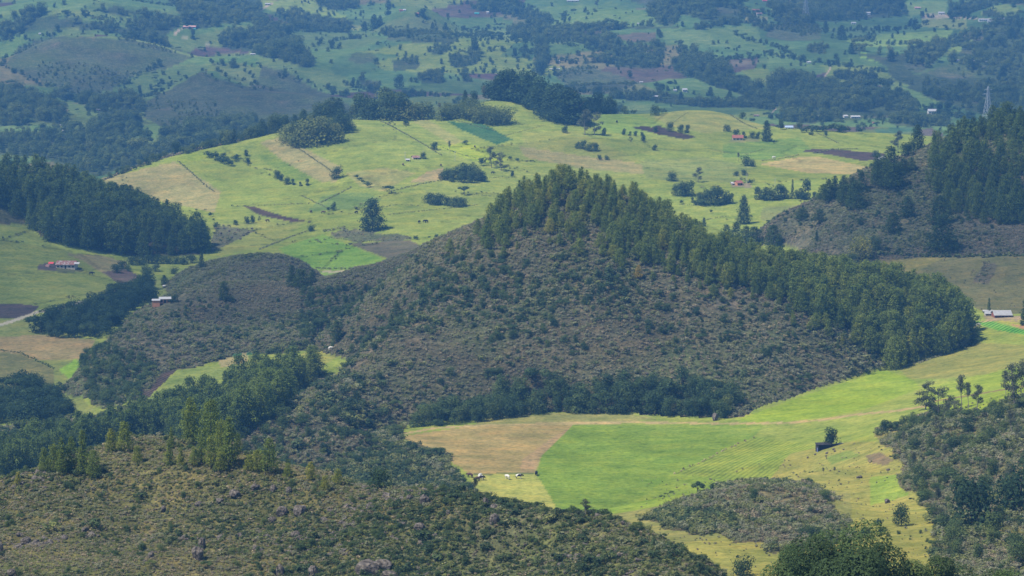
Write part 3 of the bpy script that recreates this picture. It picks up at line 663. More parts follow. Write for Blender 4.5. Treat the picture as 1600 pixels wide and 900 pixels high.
def ground_material():
    m, t, out = new_mat('ground_cover')
    lk = t.links.new
    col = N(t, 'ShaderNodeAttribute', attribute_name='cover')
    wild = N(t, 'ShaderNodeAttribute', attribute_name='wild')
    pos = N(t, 'ShaderNodeNewGeometry')
    def noise(scale, det, rough=0.6, stretch=None):
        n = N(t, 'ShaderNodeTexNoise'); n.inputs['Scale'].default_value = scale; n.inputs['Detail'].default_value = det; n.inputs['Roughness'].default_value = rough
        if stretch:
            mp = N(t, 'ShaderNodeMapping'); mp.inputs['Scale'].default_value = stretch
            lk(pos.outputs['Position'], mp.inputs['Vector']); lk(mp.outputs[0], n.inputs['Vector'])
        else: lk(pos.outputs['Position'], n.inputs['Vector'])
        return n.outputs[0]
    fine = noise(0.55, 5, 0.7)
    med = noise(0.09, 4, 0.6)
    streak = noise(0.14, 4, 0.65, (0.45, 1.6, 1.0))
    r1 = ramp(t, [(0.28, (0.50, 0.54, 0.50)), (0.5, (1, 1, 1)), (0.72, (1.42, 1.36, 1.25))]); lk(fine, r1.inputs[0])
    r2 = ramp(t, [(0.32, (0.72, 0.80, 0.74)), (0.5, (1, 1, 1)), (0.70, (1.30, 1.14, 1.05))]); lk(med, r2.inputs[0])
    r3 = ramp(t, [(0.3, (0.82, 0.88, 0.84)), (0.5, (1, 1, 1)), (0.7, (1.18, 1.10, 1.02))]); lk(streak, r3.inputs[0])
    c = mul(t, col.outputs['Color'], r1.outputs[0], 0.8)
    c = mul(t, c, r2.outputs[0], 0.9)
    c = mul(t, c, r3.outputs[0], 0.9)
    # scattered tussocks and droppings on the pastures
    vor = N(t, 'ShaderNodeTexVoronoi'); vor.inputs['Scale'].default_value = 0.16; lk(pos.outputs['Position'], vor.inputs['Vector'])
    rv = ramp(t, [(0.08, (0.5, 0.56, 0.46)), (0.2, (1, 1, 1))]); lk(vor.outputs['Distance'], rv.inputs[0])
    c = mul(t, c, rv.outputs[0], 0.6)
    rw = N(t, 'ShaderNodeAttribute', attribute_name='rows')
    wv = N(t, 'ShaderNodeTexWave'); wv.inputs['Scale'].default_value = 0.13; wv.inputs['Distortion'].default_value = 1.2; wv.inputs['Detail'].default_value = 2; wv.inputs['Detail Scale'].default_value = 0.3
    mpw = N(t, 'ShaderNodeMapping'); mpw.inputs['Rotation'].default_value = (0, 0, math.radians(28)); lk(pos.outputs['Position'], mpw.inputs['Vector']); lk(mpw.outputs[0], wv.inputs['Vector'])
    rwv = ramp(t, [(0.2, (0.55, 0.58, 0.55)), (0.6, (1.2, 1.2, 1.15))]); lk(wv.outputs['Fac'], rwv.inputs[0])
    mrow = N(t, 'ShaderNodeMix', data_type='RGBA', blend_type='MULTIPLY'); lk(rw.outputs['Fac'], mrow.inputs[0]); lk(c, mrow.inputs[6]); lk(rwv.outputs[0], mrow.inputs[7]); c = mrow.outputs[2]
    # heath: coarse, spotted by low shrubs
    hn = noise(0.35, 6, 0.75)
    rh = ramp(t, [(0.32, (0.45, 0.50, 0.45)), (0.5, (0.95, 0.95, 0.9)), (0.68, (1.75, 1.62, 1.5))]); lk(hn, rh.inputs[0])
    ch = mul(t, c, rh.outputs[0], 1.0)
    mx = N(t, 'ShaderNodeMix', data_type='RGBA'); lk(wild.outputs['Fac'], mx.inputs[0]); lk(c, mx.inputs[6]); lk(ch, mx.inputs[7])
    bs = N(t, 'ShaderNodeBsdfDiffuse'); bs.inputs['Roughness'].default_value = 0.6
    lk(mx.outputs[2], bs.inputs[0])
    bump = N(t, 'ShaderNodeBump'); bump.inputs['Strength'].default_value = 0.7; bump.inputs['Distance'].default_value = 0.6
    lk(fine, bump.inputs['Height']); lk(bump.outputs[0], bs.inputs['Normal'])
    lk(bs.outputs[0], out.inputs[0])
    return m
MAT_GROUND = ground_material()

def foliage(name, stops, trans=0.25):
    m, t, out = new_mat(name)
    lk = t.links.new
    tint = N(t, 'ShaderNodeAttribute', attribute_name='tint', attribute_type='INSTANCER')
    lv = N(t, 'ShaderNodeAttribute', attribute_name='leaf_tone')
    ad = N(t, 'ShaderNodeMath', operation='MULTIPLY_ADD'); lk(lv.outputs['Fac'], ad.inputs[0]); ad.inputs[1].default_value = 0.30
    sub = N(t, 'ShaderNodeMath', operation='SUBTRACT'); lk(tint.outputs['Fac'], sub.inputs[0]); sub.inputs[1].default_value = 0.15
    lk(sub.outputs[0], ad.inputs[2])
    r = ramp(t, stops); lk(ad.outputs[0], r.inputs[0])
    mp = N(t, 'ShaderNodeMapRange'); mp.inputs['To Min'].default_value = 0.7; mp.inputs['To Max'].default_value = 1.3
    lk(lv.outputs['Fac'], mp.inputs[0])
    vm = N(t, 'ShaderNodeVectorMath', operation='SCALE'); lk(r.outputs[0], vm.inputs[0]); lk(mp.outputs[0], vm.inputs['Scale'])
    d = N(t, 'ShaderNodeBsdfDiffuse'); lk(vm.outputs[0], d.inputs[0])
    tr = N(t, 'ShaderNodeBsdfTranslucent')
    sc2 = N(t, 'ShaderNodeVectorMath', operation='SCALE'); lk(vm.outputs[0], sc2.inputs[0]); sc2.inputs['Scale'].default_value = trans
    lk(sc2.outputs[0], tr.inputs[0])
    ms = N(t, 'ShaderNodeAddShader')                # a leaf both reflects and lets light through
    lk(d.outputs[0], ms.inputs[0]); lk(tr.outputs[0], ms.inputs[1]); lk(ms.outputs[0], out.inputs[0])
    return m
M_PINE = foliage('pine_needles', [(0.0, (0.036, 0.058, 0.021)), (0.3, (0.074, 0.106, 0.026)), (0.6, (0.120, 0.150, 0.032)), (0.85, (0.190, 0.190, 0.034)), (1.0, (0.27, 0.19, 0.04))], .8)
M_LEAF = foliage('broad_leaves', [(0.0, (0.026, 0.048, 0.026)), (0.3, (0.058, 0.088, 0.034)), (0.6, (0.110, 0.134, 0.042)), (0.85, (0.190, 0.190, 0.044)), (1.0, (0.28, 0.24, 0.05))], .7)
M_GREY = foliage('gum_leaves', [(0.0, (0.055, 0.066, 0.040)), (0.5, (0.105, 0.113, 0.068)), (1.0, (0.16, 0.152, 0.09))], .6)
M_SHRUB = foliage('shrub_leaves', [(0.0, (0.036, 0.058, 0.030)), (0.2, (0.074, 0.100, 0.040)), (0.36, (0.155, 0.162, 0.054)), (0.5, (0.172, 0.182, 0.106)), (0.65, (0.172, 0.168, 0.112)), (0.8, (0.182, 0.152, 0.100)), (1.0, (0.31, 0.26, 0.16))], .6)

def plain(name, col, rough=0.8, var=0.25, scale=2.0, metal=0.0, stains=None, bump=0):
    m, t, out = new_mat(name)
    lk = t.links.new
    g = N(t, 'ShaderNodeTexCoord')
    n = N(t, 'ShaderNodeTexNoise'); n.inputs['Scale'].default_value = scale; n.inputs['Detail'].default_value = 5
    lk(g.outputs['Object'], n.inputs['Vector'])
    stops = [(0.3, tuple(c * (1 - var) for c in col)), (0.55, col), (0.75, tuple(min(1, c * (1 + var)) for c in col))]
    if stains: stops[0] = (0.36, stains)
    r = ramp(t, stops); lk(n.outputs[0], r.inputs[0])
    b = N(t, 'ShaderNodeBsdfPrincipled'); b.inputs['Roughness'].default_value = rough; b.inputs['Metallic'].default_value = metal
    b.inputs['Specular IOR Level'].default_value = 0.25
    if bump:
        bp = N(t, 'ShaderNodeBump'); bp.inputs['Strength'].default_value = 1.0; bp.inputs['Distance'].default_value = bump; lk(n.outputs[0], bp.inputs['Height']); lk(bp.outputs[0], b.inputs['Normal'])
    lk(r.outputs[0], b.inputs['Base Color']); lk(b.outputs[0], out.inputs[0])
    return m
M_BARK = plain('bark', (0.10, 0.085, 0.07), 0.9, 0.35, 3)
M_PALEBARK = plain('pale_bark', (0.28, 0.25, 0.21), 0.9, 0.3, 3)
M_ROCK = plain('lichen_rock', (0.165, 0.142, 0.120), 0.95, 0.75, 4.5, stains=(0.050, 0.042, 0.036), bump=.6)
M_WHITE = plain('white_wall', (0.72, 0.70, 0.66), 0.8, 0.08)
M_CREAM = plain('cream_wall', (0.55, 0.47, 0.36), 0.85, 0.12)
M_ORANGE = plain('orange_wall', (0.56, 0.26, 0.14), 0.85, 0.12)
M_PINK = plain('pink_wall', (0.55, 0.30, 0.26), 0.85, 0.12)
M_TILE = plain('red_roof', (0.32, 0.12, 0.09), 0.8, 0.25)
M_RED = plain('bright_red_roof', (0.72, 0.09, 0.10), 0.7, 0.1)
M_RUST = plain('rusty_roof', (0.24, 0.105, 0.085), 0.8, 0.4, 0.9, stains=(0.40, 0.37, 0.35))
M_ZINC = plain('grey_sheet_roof', (0.36, 0.36, 0.365), 0.6, 0.15, 0.8)
M_PALEROOF = plain('pale_sheet_roof', (0.50, 0.49, 0.49), 0.6, 0.1)
M_PINKROOF = plain('pink_roof', (0.62, 0.34, 0.32), 0.75, 0.12)
M_DARK = plain('dark_opening', (0.03, 0.03, 0.035), 0.5, 0.2)
M_WOOD = plain('dark_wood', (0.045, 0.042, 0.045), 0.9, 0.3)
M_STEEL = plain('galvanised_steel', (0.34, 0.36, 0.37), 0.5, 0.1)
M_CONC = plain('concrete', (0.50, 0.49, 0.46), 0.85, 0.1)
M_TEAL = plain('teal_sheet', (0.08, 0.55, 0.52), 0.6, 0.1)
M_COWW = plain('white_hide', (0.72, 0.69, 0.63), 0.9, 0.1)
M_COWB = plain('brown_hide', (0.10, 0.055, 0.04), 0.9, 0.3)
M_COWK = plain('black_hide', (0.018, 0.017, 0.018), 0.8, 0.2)
def patched():
    m, t, out = new_mat('patched_hide'); lk = t.links.new
    g = N(t, 'ShaderNodeTexCoord'); n = N(t, 'ShaderNodeTexNoise'); n.inputs['Scale'].default_value = 1.3; n.inputs['Detail'].default_value = 1
    lk(g.outputs['Object'], n.inputs['Vector'])
    r = ramp(t, [(0.49, (0.03, 0.025, 0.025)), (0.52, (0.70, 0.67, 0.62))]); lk(n.outputs[0], r.inputs[0])
    b = N(t, 'ShaderNodeBsdfDiffuse'); lk(r.outputs[0], b.inputs[0]); lk(b.outputs[0], out.inputs[0])
    return m
M_COWP = patched()

# ------------------------------------------------------------------ ground objects
def tag(o, label=None, cat=None, group=None, kind=None):
    if label: o['label'] = label
    if cat: o['category'] = cat
    if group: o['group'] = group
    if kind: o['kind'] = kind
    return o
def mesh_np(name, V, Fc, mats, attrs=None, smooth=False, matidx=None):
    """mesh from numpy arrays; Fc is (n,3) or (n,4)"""
    me = bpy.data.meshes.new(name)
    V = np.ascontiguousarray(V, np.float32); Fc = np.ascontiguousarray(Fc, np.int32)
    k_ = Fc.shape[1]; n = len(Fc)
    me.vertices.add(len(V)); me.vertices.foreach_set('co', V.ravel())
    me.loops.add(n * k_); me.loops.foreach_set('vertex_index', Fc.ravel())
    me.polygons.add(n); me.polygons.foreach_set('loop_start', np.arange(0, n * k_, k_, dtype=np.int32))
    me.polygons.foreach_set('loop_total', np.full(n, k_, np.int32))
    for mt in mats: me.materials.append(mt)
    if matidx is not None: me.polygons.foreach_set('material_index', np.asarray(matidx, np.int32))
    me.polygons.foreach_set('use_smooth', np.full(n, smooth))
    for an, (typ, dom, arr) in (attrs or {}).items():
        a = me.attributes.new(an, typ, dom)
        a.data.foreach_set('color' if 'COLOR' in typ else ('vector' if typ == 'FLOAT_VECTOR' else 'value'), np.ascontiguousarray(arr, np.int32 if typ == 'INT' else np.float32).ravel())
    me.update(); me.validate(clean_customdata=False)
    return me
def link(name, me, parent=None):
    o = bpy.data.objects.new(name, me); COL.objects.link(o)
    if parent: o.parent = parent
    return o

idx = np.arange(nA * nD).reshape(nA, nD)
quads = np.stack([idx[:-1, :-1], idx[1:, :-1], idx[1:, 1:], idx[:-1, 1:]], -1).reshape(-1, 4)
AV = np.stack([GX, GY, GZ], -1).reshape(-1, 3)
AC = np.concatenate([C.reshape(-1, 3), np.ones((nA * nD, 1), np.float32)], 1)
AW = WILD.reshape(-1); AR = ROWS.reshape(-1)
qr = RID.reshape(-1)[quads[:, 0]]
for rid, (nm, lb) in enumerate(REG):
    q = quads[qr == rid]
    if len(q) < 6: continue
    used, inv = np.unique(q.ravel(), return_inverse=True)
    me = mesh_np(nm, AV[used], inv.reshape(-1, 4), [MAT_GROUND], {'cover': ('FLOAT_COLOR', 'POINT', AC[used]), 'wild': ('FLOAT', 'POINT', AW[used]), 'rows': ('FLOAT', 'POINT', AR[used])}, smooth=True)
    tag(link(nm, me), lb, kind='structure')

# ------------------------------------------------------------------ haze: the valley air
def haze(density):
    m, t, out = new_mat('valley_air')
    v = N(t, 'ShaderNodeVolumePrincipled')
    v.inputs['Color'].default_value = (0.15, 0.46, 1.0, 1)
    v.inputs['Density'].default_value = density
    v.inputs['Anisotropy'].default_value = 0.0
    t.links.new(v.outputs[0], out.inputs['Volume'])
    x0, x1, y0, y1 = float(GX.min()) - 60, float(GX.max()) + 60, -60.0, 9600.0
    z0, z1 = float(GZ.min()) - 1.5, max(float(GZ.max()) + 40, CZ + 60)
    V_ = [(x, y, z) for z in (z0, z1) for y in (y0, y1) for x in (x0, x1)]
    f = [(0, 2, 3, 1), (4, 5, 7, 6), (0, 1, 5, 4), (2, 6, 7, 3), (0, 4, 6, 2), (1, 3, 7, 5)]
    me = bpy.data.meshes.new('haze'); me.from_pydata(V_, [], f); me.materials.append(m); me.update()
    tag(link('haze', me), 'thin blue haze filling the valley', kind='stuff')
haze(0.000125)

# ------------------------------------------------------------------ broken cloud overhead, above the picture, that shades parts of the land
def cloud_material():
    m, t, out = new_mat('cloud_vapour')
    v = N(t, 'ShaderNodeVolumePrincipled')
    v.inputs['Color'].default_value = (0.95, 0.95, 0.95, 1); v.inputs['Density'].default_value = 0.0028; v.inputs['Anisotropy'].default_value = 0.3
    t.links.new(v.outputs[0], out.inputs['Volume'])
    return m
M_CLOUD = cloud_material()
CLOUD_Z = CZ + 1500
def cloud(gx, gy, rx, ry, label, seed, thick=120):
    """a cloud whose shadow falls round the ground point (gx, gy)"""
    gz = float(Hxy(gx, max(gy, 40)))
    k_ = (CLOUD_Z - gz) / sun_dir.z
    bm = bmesh.new(); bmesh.ops.create_icosphere(bm, subdivisions=4, radius=1)
    for v_ in bm.verts:
        x, y, z = v_.co
        f = 1 + .30 * float(fbm(np.array([x * 2 + seed]), np.array([y * 2 + z]), 1.0, 3, seed)[0])
        v_.co = (x * rx * f, y * ry * f, z * thick * f * (1 if z > 0 else .5))
    me = bpy.data.meshes.new('cloud'); bm.to_mesh(me); bm.free(); me.materials.append(M_CLOUD)
    for p_ in me.polygons: p_.use_smooth = True
    o = link('cloud', me); o.location = (gx + sun_dir.x * k_, gy + sun_dir.y * k_, CLOUD_Z)
    tag(o, label, 'cloud')
def cloud_over(u, v, lo, rx, ry, label, seed, thick):
    p = ground(u, v, lo)
    cloud(p[0], p[1], rx, ry, label, seed, thick)
cloud(-330, 3250, 460, 340, 'thin cloud shading the left of the far slope', 3, 80)
cloud(380, 3250, 380, 330, 'thin cloud shading the right of the valley floor', 5, 80)
cloud(560, 4150, 300, 300, 'thin cloud shading the upper right of the far slope', 8, 80)
cloud_over(150, 450, 1300, 260, 260, 'cloud shading the left plantation and the heath ridge', 14, 85)
cloud_over(1530, 400, 1290, 150, 130, 'small cloud shading the rough pasture and the hill at the right', 17, 130)

# ------------------------------------------------------------------ plants: prototypes, one unit high
class Leaves:
    """collects leaf faces (small triangles) into arrays"""
    def __init__(s): s.c = []; s.n = []; s.r = []; s.t = []
    def add(s, cen, nrm, size, tone):
        s.c.append(cen); s.n.append(nrm); s.r.append(size); s.t.append(tone)
    def build(s, g, long=1.6):
        c = np.concatenate(s.c); n = np.concatenate(s.n); r = np.concatenate(s.r); t = np.concatenate(s.t)
        k = len(c)
        n = n / (np.linalg.norm(n, axis=1, keepdims=True) + 1e-9)
        a = g.normal(size=(k, 3)); a -= (a * n).sum(1, keepdims=True) * n; a /= np.linalg.norm(a, axis=1, keepdims=True) + 1e-9
        b = np.cross(n, a)
        r = r[:, None]
        P0 = c + a * r * long; P1 = c - a * r * 0.8 + b * r; P2 = c - a * r * 0.8 - b * r
        V_ = np.stack([P0, P1, P2], 1).reshape(-1, 3)
        Fc = np.arange(k * 3).reshape(-1, 3)
        return V_, Fc, np.repeat(t, 3)
def puff(L_, g, cen, rad, k, size, squash=(1, 1, 1), out=0.6, up=0.25, tone=None, shell=0.5):
    d = g.normal(size=(k, 3)); d /= np.linalg.norm(d, axis=1, keepdims=True)
    rr = (shell + (1 - shell) * g.random(k) ** 0.6)[:, None]
    cen = np.asarray(cen, float)
    pos = cen + d * rr * rad * np.array(squash)
    nr = d * out + g.normal(size=(k, 3)) * 0.38 + np.array([0, 0, up + .12])
    tn = np.full(k, g.random() if tone is None else tone) * 0.6 + g.random(k) * 0.4
    L_.add(pos, nr, size * (0.6 + 0.8 * g.random(k)), tn)
def tubes(segs, sides=6):
    V_, Fc = [], []
    for (p, q, r0, r1) in segs:
        p = np.array(p, float); q = np.array(q, float); d = q - p; d /= np.linalg.norm(d) + 1e-9
        a = np.cross(d, [0.3, 0.9, 0.1]); a /= np.linalg.norm(a); b = np.cross(d, a)
        o = len(V_)
        for (c, r) in ((p, r0), (q, r1)):
            for i in range(sides):
                th = 2 * math.pi * i / sides
                V_.append(c + (a * math.cos(th) + b * math.sin(th)) * r)
        for i in range(sides):
            j = (i + 1) % sides
            Fc.append((o + i, o + j, o + sides + j)); Fc.append((o + i, o + sides + j, o + sides + i))
    return np.array(V_), np.array(Fc)

def proto_pine(seed, slim=0.19, rough=1.0, dens=1.0, base=0.10, ex=.52):
    g = np.random.default_rng(seed); L_ = Leaves()
    levels = int(15 * dens)
    for i in range(levels):
        h = base + (0.97 - base) * (i + g.random() * 0.7) / levels
        prof = (0.72 + .5 * g.random()) * (1 - h) ** ex * (0.62 + 0.38 * min(1, (h - base) * 5 + .25))
        R = slim * 1.45 * prof
        k = max(3, int(34 * R) + 2)
        for j in range(k):
            th = 2 * math.pi * (j + g.random()) / k
            rr = R * (0.45 + 0.65 * g.random())
            c = (math.cos(th) * rr, math.sin(th) * rr, h + g.normal() * 0.012)
            puff(L_, g, c, 0.050 + 0.035 * g.random() * rough, 20, 0.0135, (1.1, 1.1, 1.0), 0.5, 0.45)
        puff(L_, g, (0, 0, h), R * 0.8, int(14 + 60 * R), 0.017, (1, 1, .6), 0.5, 0.3, tone=0.2)  # inner needles toned darker: shade inside the crown put into their colour
    puff(L_, g, (0, 0, 0.965), 0.04, 26, 0.011, (0.9, 0.9, 1.2), 0.5, 0.5)
    return L_.build(g, 2.0)
def proto_spire(seed):
    g = np.random.default_rng(seed); L_ = Leaves()
    for i in range(26):
        h = 0.04 + 0.95 * i / 26
        R = 0.13 * (1 - h) ** 0.8 + 0.008
        k = 5 if h < .7 else 3
        for j in range(k):
            th = g.random() * 6.283
            puff(L_, g, (math.cos(th) * R * .7, math.sin(th) * R * .7, h), 0.035 + R * .25, 12, 0.012, (1, 1, .7), 0.6, 0.3)
    return L_.build(g, 1.8)
def proto_broad(seed, wide=0.42, lobes=11, low=0.30, leaf=0.020, k=110, flat=1.0, core=90, cs=1.4, rad=1.0):
    g = np.random.default_rng(seed); L_ = Leaves()
    for i in range(lobes):
        th = g.random() * 6.283; rr = wide * 0.66 * math.sqrt(g.random())
        z = low + (0.82 - low) * g.random() if i else 0.72
        if i % 3 == 1: z = low; rr = wide * .55
        lim = 1 - 0.9 * max(0, (z - 0.45)) - 0.5 * max(0, 0.45 - z)
        R = (0.15 + 0.09 * g.random()) * (wide / 0.42) * rad
        puff(L_, g, (math.cos(th) * rr * lim, math.sin(th) * rr * lim, z), R, k, leaf, (1, 1, 0.85 * flat), 0.9, 0.3, shell=0.72)
    puff(L_, g, (0, 0, (low + .85) / 2), wide * 0.6, core, leaf * cs, (1, 1, .8), 0.9, 0.2, tone=0.25, shell=0.7)  # core leaves carry the crown's inner shade as a darker tone
    V_, Fc, t = L_.build(g)
    V_[:, 2] *= 1 / max(V_[:, 2].max(), .01)
    return V_, Fc, t
def proto_umbrella(seed):
    g = np.random.default_rng(seed); L_ = Leaves()
    for i in range(14):
        th = g.random() * 6.283; rr = 0.52 * math.sqrt(g.random())
        puff(L_, g, (math.cos(th) * rr, math.sin(th) * rr, 0.74 - 0.28 * rr), 0.2, 90, 0.022, (1, 1, 0.62), 0.9, 0.35, shell=0.7)
    V_, Fc, t = L_.build(g); V_[:, 2] *= 1 / V_[:, 2].max()
    return V_, Fc, t
def proto_gum(seed, n=9, spread=0.20, low=0.45):
    g = np.random.default_rng(seed); L_ = Leaves(); segs = []
    lean = g.normal() * 0.05
    trunk = [(0, 0, -0.03), (lean * .4, 0, .3), (lean, 0.01, .6), (lean * 1.3, 0, .86)]
    for a, b, r0, r1 in zip(trunk[:-1], trunk[1:], (.017, .013, .009), (.013, .009, .005)): segs.append((a, b, r0, r1))
    for i in range(n):
        z = low + (0.93 - low) * i / (n - 1); th = g.random() * 6.283
        rr = spread * (0.5 + 0.6 * g.random()) * (1.05 - 0.75 * max(0, z - 0.55) / 0.45)
        c = (lean * z + math.cos(th) * rr, math.sin(th) * rr, z)
        segs.append(((lean * max(z - .16, .1), 0, max(z - .16, .1)), c, 0.006, 0.002))
        puff(L_, g, c, 0.075 + 0.05 * g.random(), 110, 0.0125, (1.2, 1.2, 0.85), 0.5, 0.3, shell=.2)
        puff(L_, g, (c[0] * .5, c[1] * .5, c[2] - .04), 0.09, 50, 0.0125, (1.2, 1.2, 1.1), 0.5, 0.3, shell=.1)
    puff(L_, g, (lean * 1.3, 0, .93), 0.065, 60, 0.012, (1, 1, 1), 0.5, 0.3, shell=.3)
    V_, Fc, t = L_.build(g, 1.9)
    return (V_, Fc, t), tubes(segs, 5)
def proto_shrub(seed, lobes=6, leaf=0.055, k=34, up=0.45):
    g = np.random.default_rng(seed); L_ = Leaves()
    for i in range(lobes):
        th = g.random() * 6.283; rr = 0.36 * math.sqrt(g.random())
        puff(L_, g, (math.cos(th) * rr, math.sin(th) * rr, 0.35 + 0.32 * g.random()), 0.22 + 0.10 * g.random(), k, leaf, (1, 1, .95), 0.9, up, shell=0.6)
    V_, Fc, t = L_.build(g); V_[:, 2] = np.maximum(V_[:, 2], -0.12)
    return V_, Fc, t
def proto_tuft(seed):
    g = np.random.default_rng(seed); L_ = Leaves()
    k = 46; th = g.random(k) * 6.283; rr = 0.35 * np.sqrt(g.random(k))
    c = np.stack([np.cos(th) * rr, np.sin(th) * rr, 0.25 + 0.35 * g.random(k)], 1)
    n = np.stack([np.cos(th), np.sin(th), 0.5 + 0 * th], 1) + g.normal(size=(k, 3)) * .4
    L_.add(c, n, 0.12 * (0.5 + g.random(k)), g.random(k))
    return L_.build(g, 2.2)
def leafmesh(name, arr, mat):
    V_, Fc, t = arr
    return mesh_np(name, V_, Fc, [mat], {'leaf_tone': ('FLOAT', 'POINT', t)})
def trunk_mesh(name, top, r, mat, forks=0, seed=0, low=0.35):
    g = np.random.default_rng(seed)
    segs = [((0, 0, -0.05), (0, 0, top * .5), r, r * .8), ((0, 0, top * .5), (0.01, 0, top), r * .8, r * .4)]
    for i in range(forks):
        th = g.random() * 6.283
        segs.append(((0, 0, low), (math.cos(th) * .22, math.sin(th) * .22, low + .3), r * .55, r * .2))
    V_, Fc = tubes(segs, 6)
    return mesh_np(name, V_, Fc, [mat], smooth=True)

KINDS = {}                                       # kind -> list of (crown mesh, trunk mesh)
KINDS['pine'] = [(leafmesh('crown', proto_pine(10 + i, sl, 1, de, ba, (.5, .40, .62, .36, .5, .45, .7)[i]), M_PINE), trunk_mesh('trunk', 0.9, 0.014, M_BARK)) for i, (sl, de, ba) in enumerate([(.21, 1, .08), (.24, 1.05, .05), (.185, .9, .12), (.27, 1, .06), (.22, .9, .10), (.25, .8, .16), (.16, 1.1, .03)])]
KINDS['cone'] = [(leafmesh('crown', proto_pine(50 + i, .29, 1.6, 1.25, .02), M_LEAF), trunk_mesh('trunk', 0.6, 0.02, M_BARK)) for i in range(3)]
KINDS['spire'] = [(leafmesh('crown', proto_spire(60), M_PINE), trunk_mesh('trunk', 0.7, 0.015, M_BARK))]
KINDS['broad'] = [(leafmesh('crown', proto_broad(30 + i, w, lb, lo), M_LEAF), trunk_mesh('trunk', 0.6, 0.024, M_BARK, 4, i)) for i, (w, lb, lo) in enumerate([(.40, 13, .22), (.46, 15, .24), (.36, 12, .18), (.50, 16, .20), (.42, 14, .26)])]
KINDS['low'] = [(leafmesh('crown', proto_broad(40 + i, .62, 13, .16, .026, 90), M_LEAF), trunk_mesh('trunk', 0.5, 0.03, M_BARK, 4, i, .15)) for i in range(3)]
KINDS['umbrella'] = [(leafmesh('crown', proto_umbrella(70), M_LEAF), trunk_mesh('trunk', 0.7, 0.03, M_BARK, 6, 3, .4))]
KINDS['gum'] = []
for i, (n_, s_, l_) in enumerate([(9, .2, .42), (11, .26, .30), (7, .16, .58), (12, .3, .22)]):
    cr, tk = proto_gum(80 + i, n_, s_, l_)
    KINDS['gum'].append((leafmesh('crown', cr, M_GREY), mesh_np('trunk', tk[0], tk[1], [M_PALEBARK], smooth=True)))
KINDS['bush'] = [(leafmesh('crown', proto_shrub(90 + i, 7, .05, 40), M_LEAF), None) for i in range(3)]
SHRUBS = [leafmesh('shrub', proto_shrub(100 + i, 5 + i % 2, .065, 22), M_SHRUB) for i in range(4)]
TUFTS = [leafmesh('tuft', proto_tuft(120 + i), M_SHRUB) for i in range(2)]

def joined(a, b):                                # crown and trunk in one mesh, for trees too small to show the two
    cV = np.empty(len(a.vertices) * 3, np.float32); a.vertices.foreach_get('co', cV); cV = cV.reshape(-1, 3)
    cF = np.empty(len(a.polygons) * 3, np.int32); a.polygons.foreach_get('vertices', cF); cF = cF.reshape(-1, 3)
    t = np.empty(len(cV), np.float32); a.attributes['leaf_tone'].data.foreach_get('value', t)
    # thin out: every second leaf, larger
    n = len(cF) // 2
    keep = np.arange(0, len(cF), 2)[:n]
    tri = cV.reshape(-1, 3, 3)[keep]; cen = tri.mean(1, keepdims=True); tri = cen + (tri - cen) * 1.35
    V_ = tri.reshape(-1, 3); F_ = np.arange(len(V_)).reshape(-1, 3); t = t.reshape(-1, 3)[keep].ravel()
    mi = np.zeros(len(F_), np.int32); mats = [a.materials[0]]
    if b is not None:
        tV = np.empty(len(b.vertices) * 3, np.float32); b.vertices.foreach_get('co', tV); tV = tV.reshape(-1, 3)
        tF = np.empty(len(b.polygons) * 3, np.int32); b.polygons.foreach_get('vertices', tF); tF = tF.reshape(-1, 3)
        F_ = np.concatenate([F_, tF + len(V_)]); V_ = np.concatenate([V_, tV]); t = np.concatenate([t, np.zeros(len(tV), np.float32)])
        mi = np.concatenate([mi, np.ones(len(tF), np.int32)]); mats.append(b.materials[0])
    return mesh_np('tree', V_, F_, mats, {'leaf_tone': ('FLOAT', 'POINT', t)}, matidx=mi)
SMALL = {k_: [joined(a, b) for a, b in v_] for k_, v_ in KINDS.items()}

def plant_at(p, name, kind, h, width=1.0, tint=0.3, label=None, cat='tree', group=None, parts=True, variant=None, rz=None, sink=0.0):
    """a tree or bush standing at world point p: an Empty with trunk and crown, or one mesh when tiny"""
    lst = KINDS[kind] if parts else SMALL[kind]
    vi = rnd.randrange(len(lst)) if variant is None else variant % len(lst)
    rz = rnd.random() * 6.283 if rz is None else rz
    if parts and lst[vi][1] is not None:
        o = bpy.data.objects.new(name, None); COL.objects.link(o)
        o.empty_display_size = 0.1
        cr = link('crown', lst[vi][0], o); tr = link('trunk', lst[vi][1], o)
        cr['tint'] = float(tint); tr['tint'] = float(tint)
    else:
        o = link(name, lst[vi][0] if parts else lst[vi])
        o['tint'] = float(tint)
    o.location = (p[0], p[1], p[2] - sink)
    o.rotation_euler = (0, 0, rz)
    o.scale = (h * width, h * width, h)
    tag(o, label, cat, group)
    return o
def plant(u, v, hpx, name, kind, label, width=1.0, tint=0.3, lo=250, cat='tree', group=None, parts=None, variant=None):
    p = ground_on(u, v, lo)
    if p is None: print('no ground', u, v); return None
    h = hpx * p[1] / F
    if parts is None: parts = hpx >= 14 or kind in ('gum', 'umbrella') or lo < 2500
    return plant_at(p, name, kind, h, width, tint, label, cat, group, parts, variant)

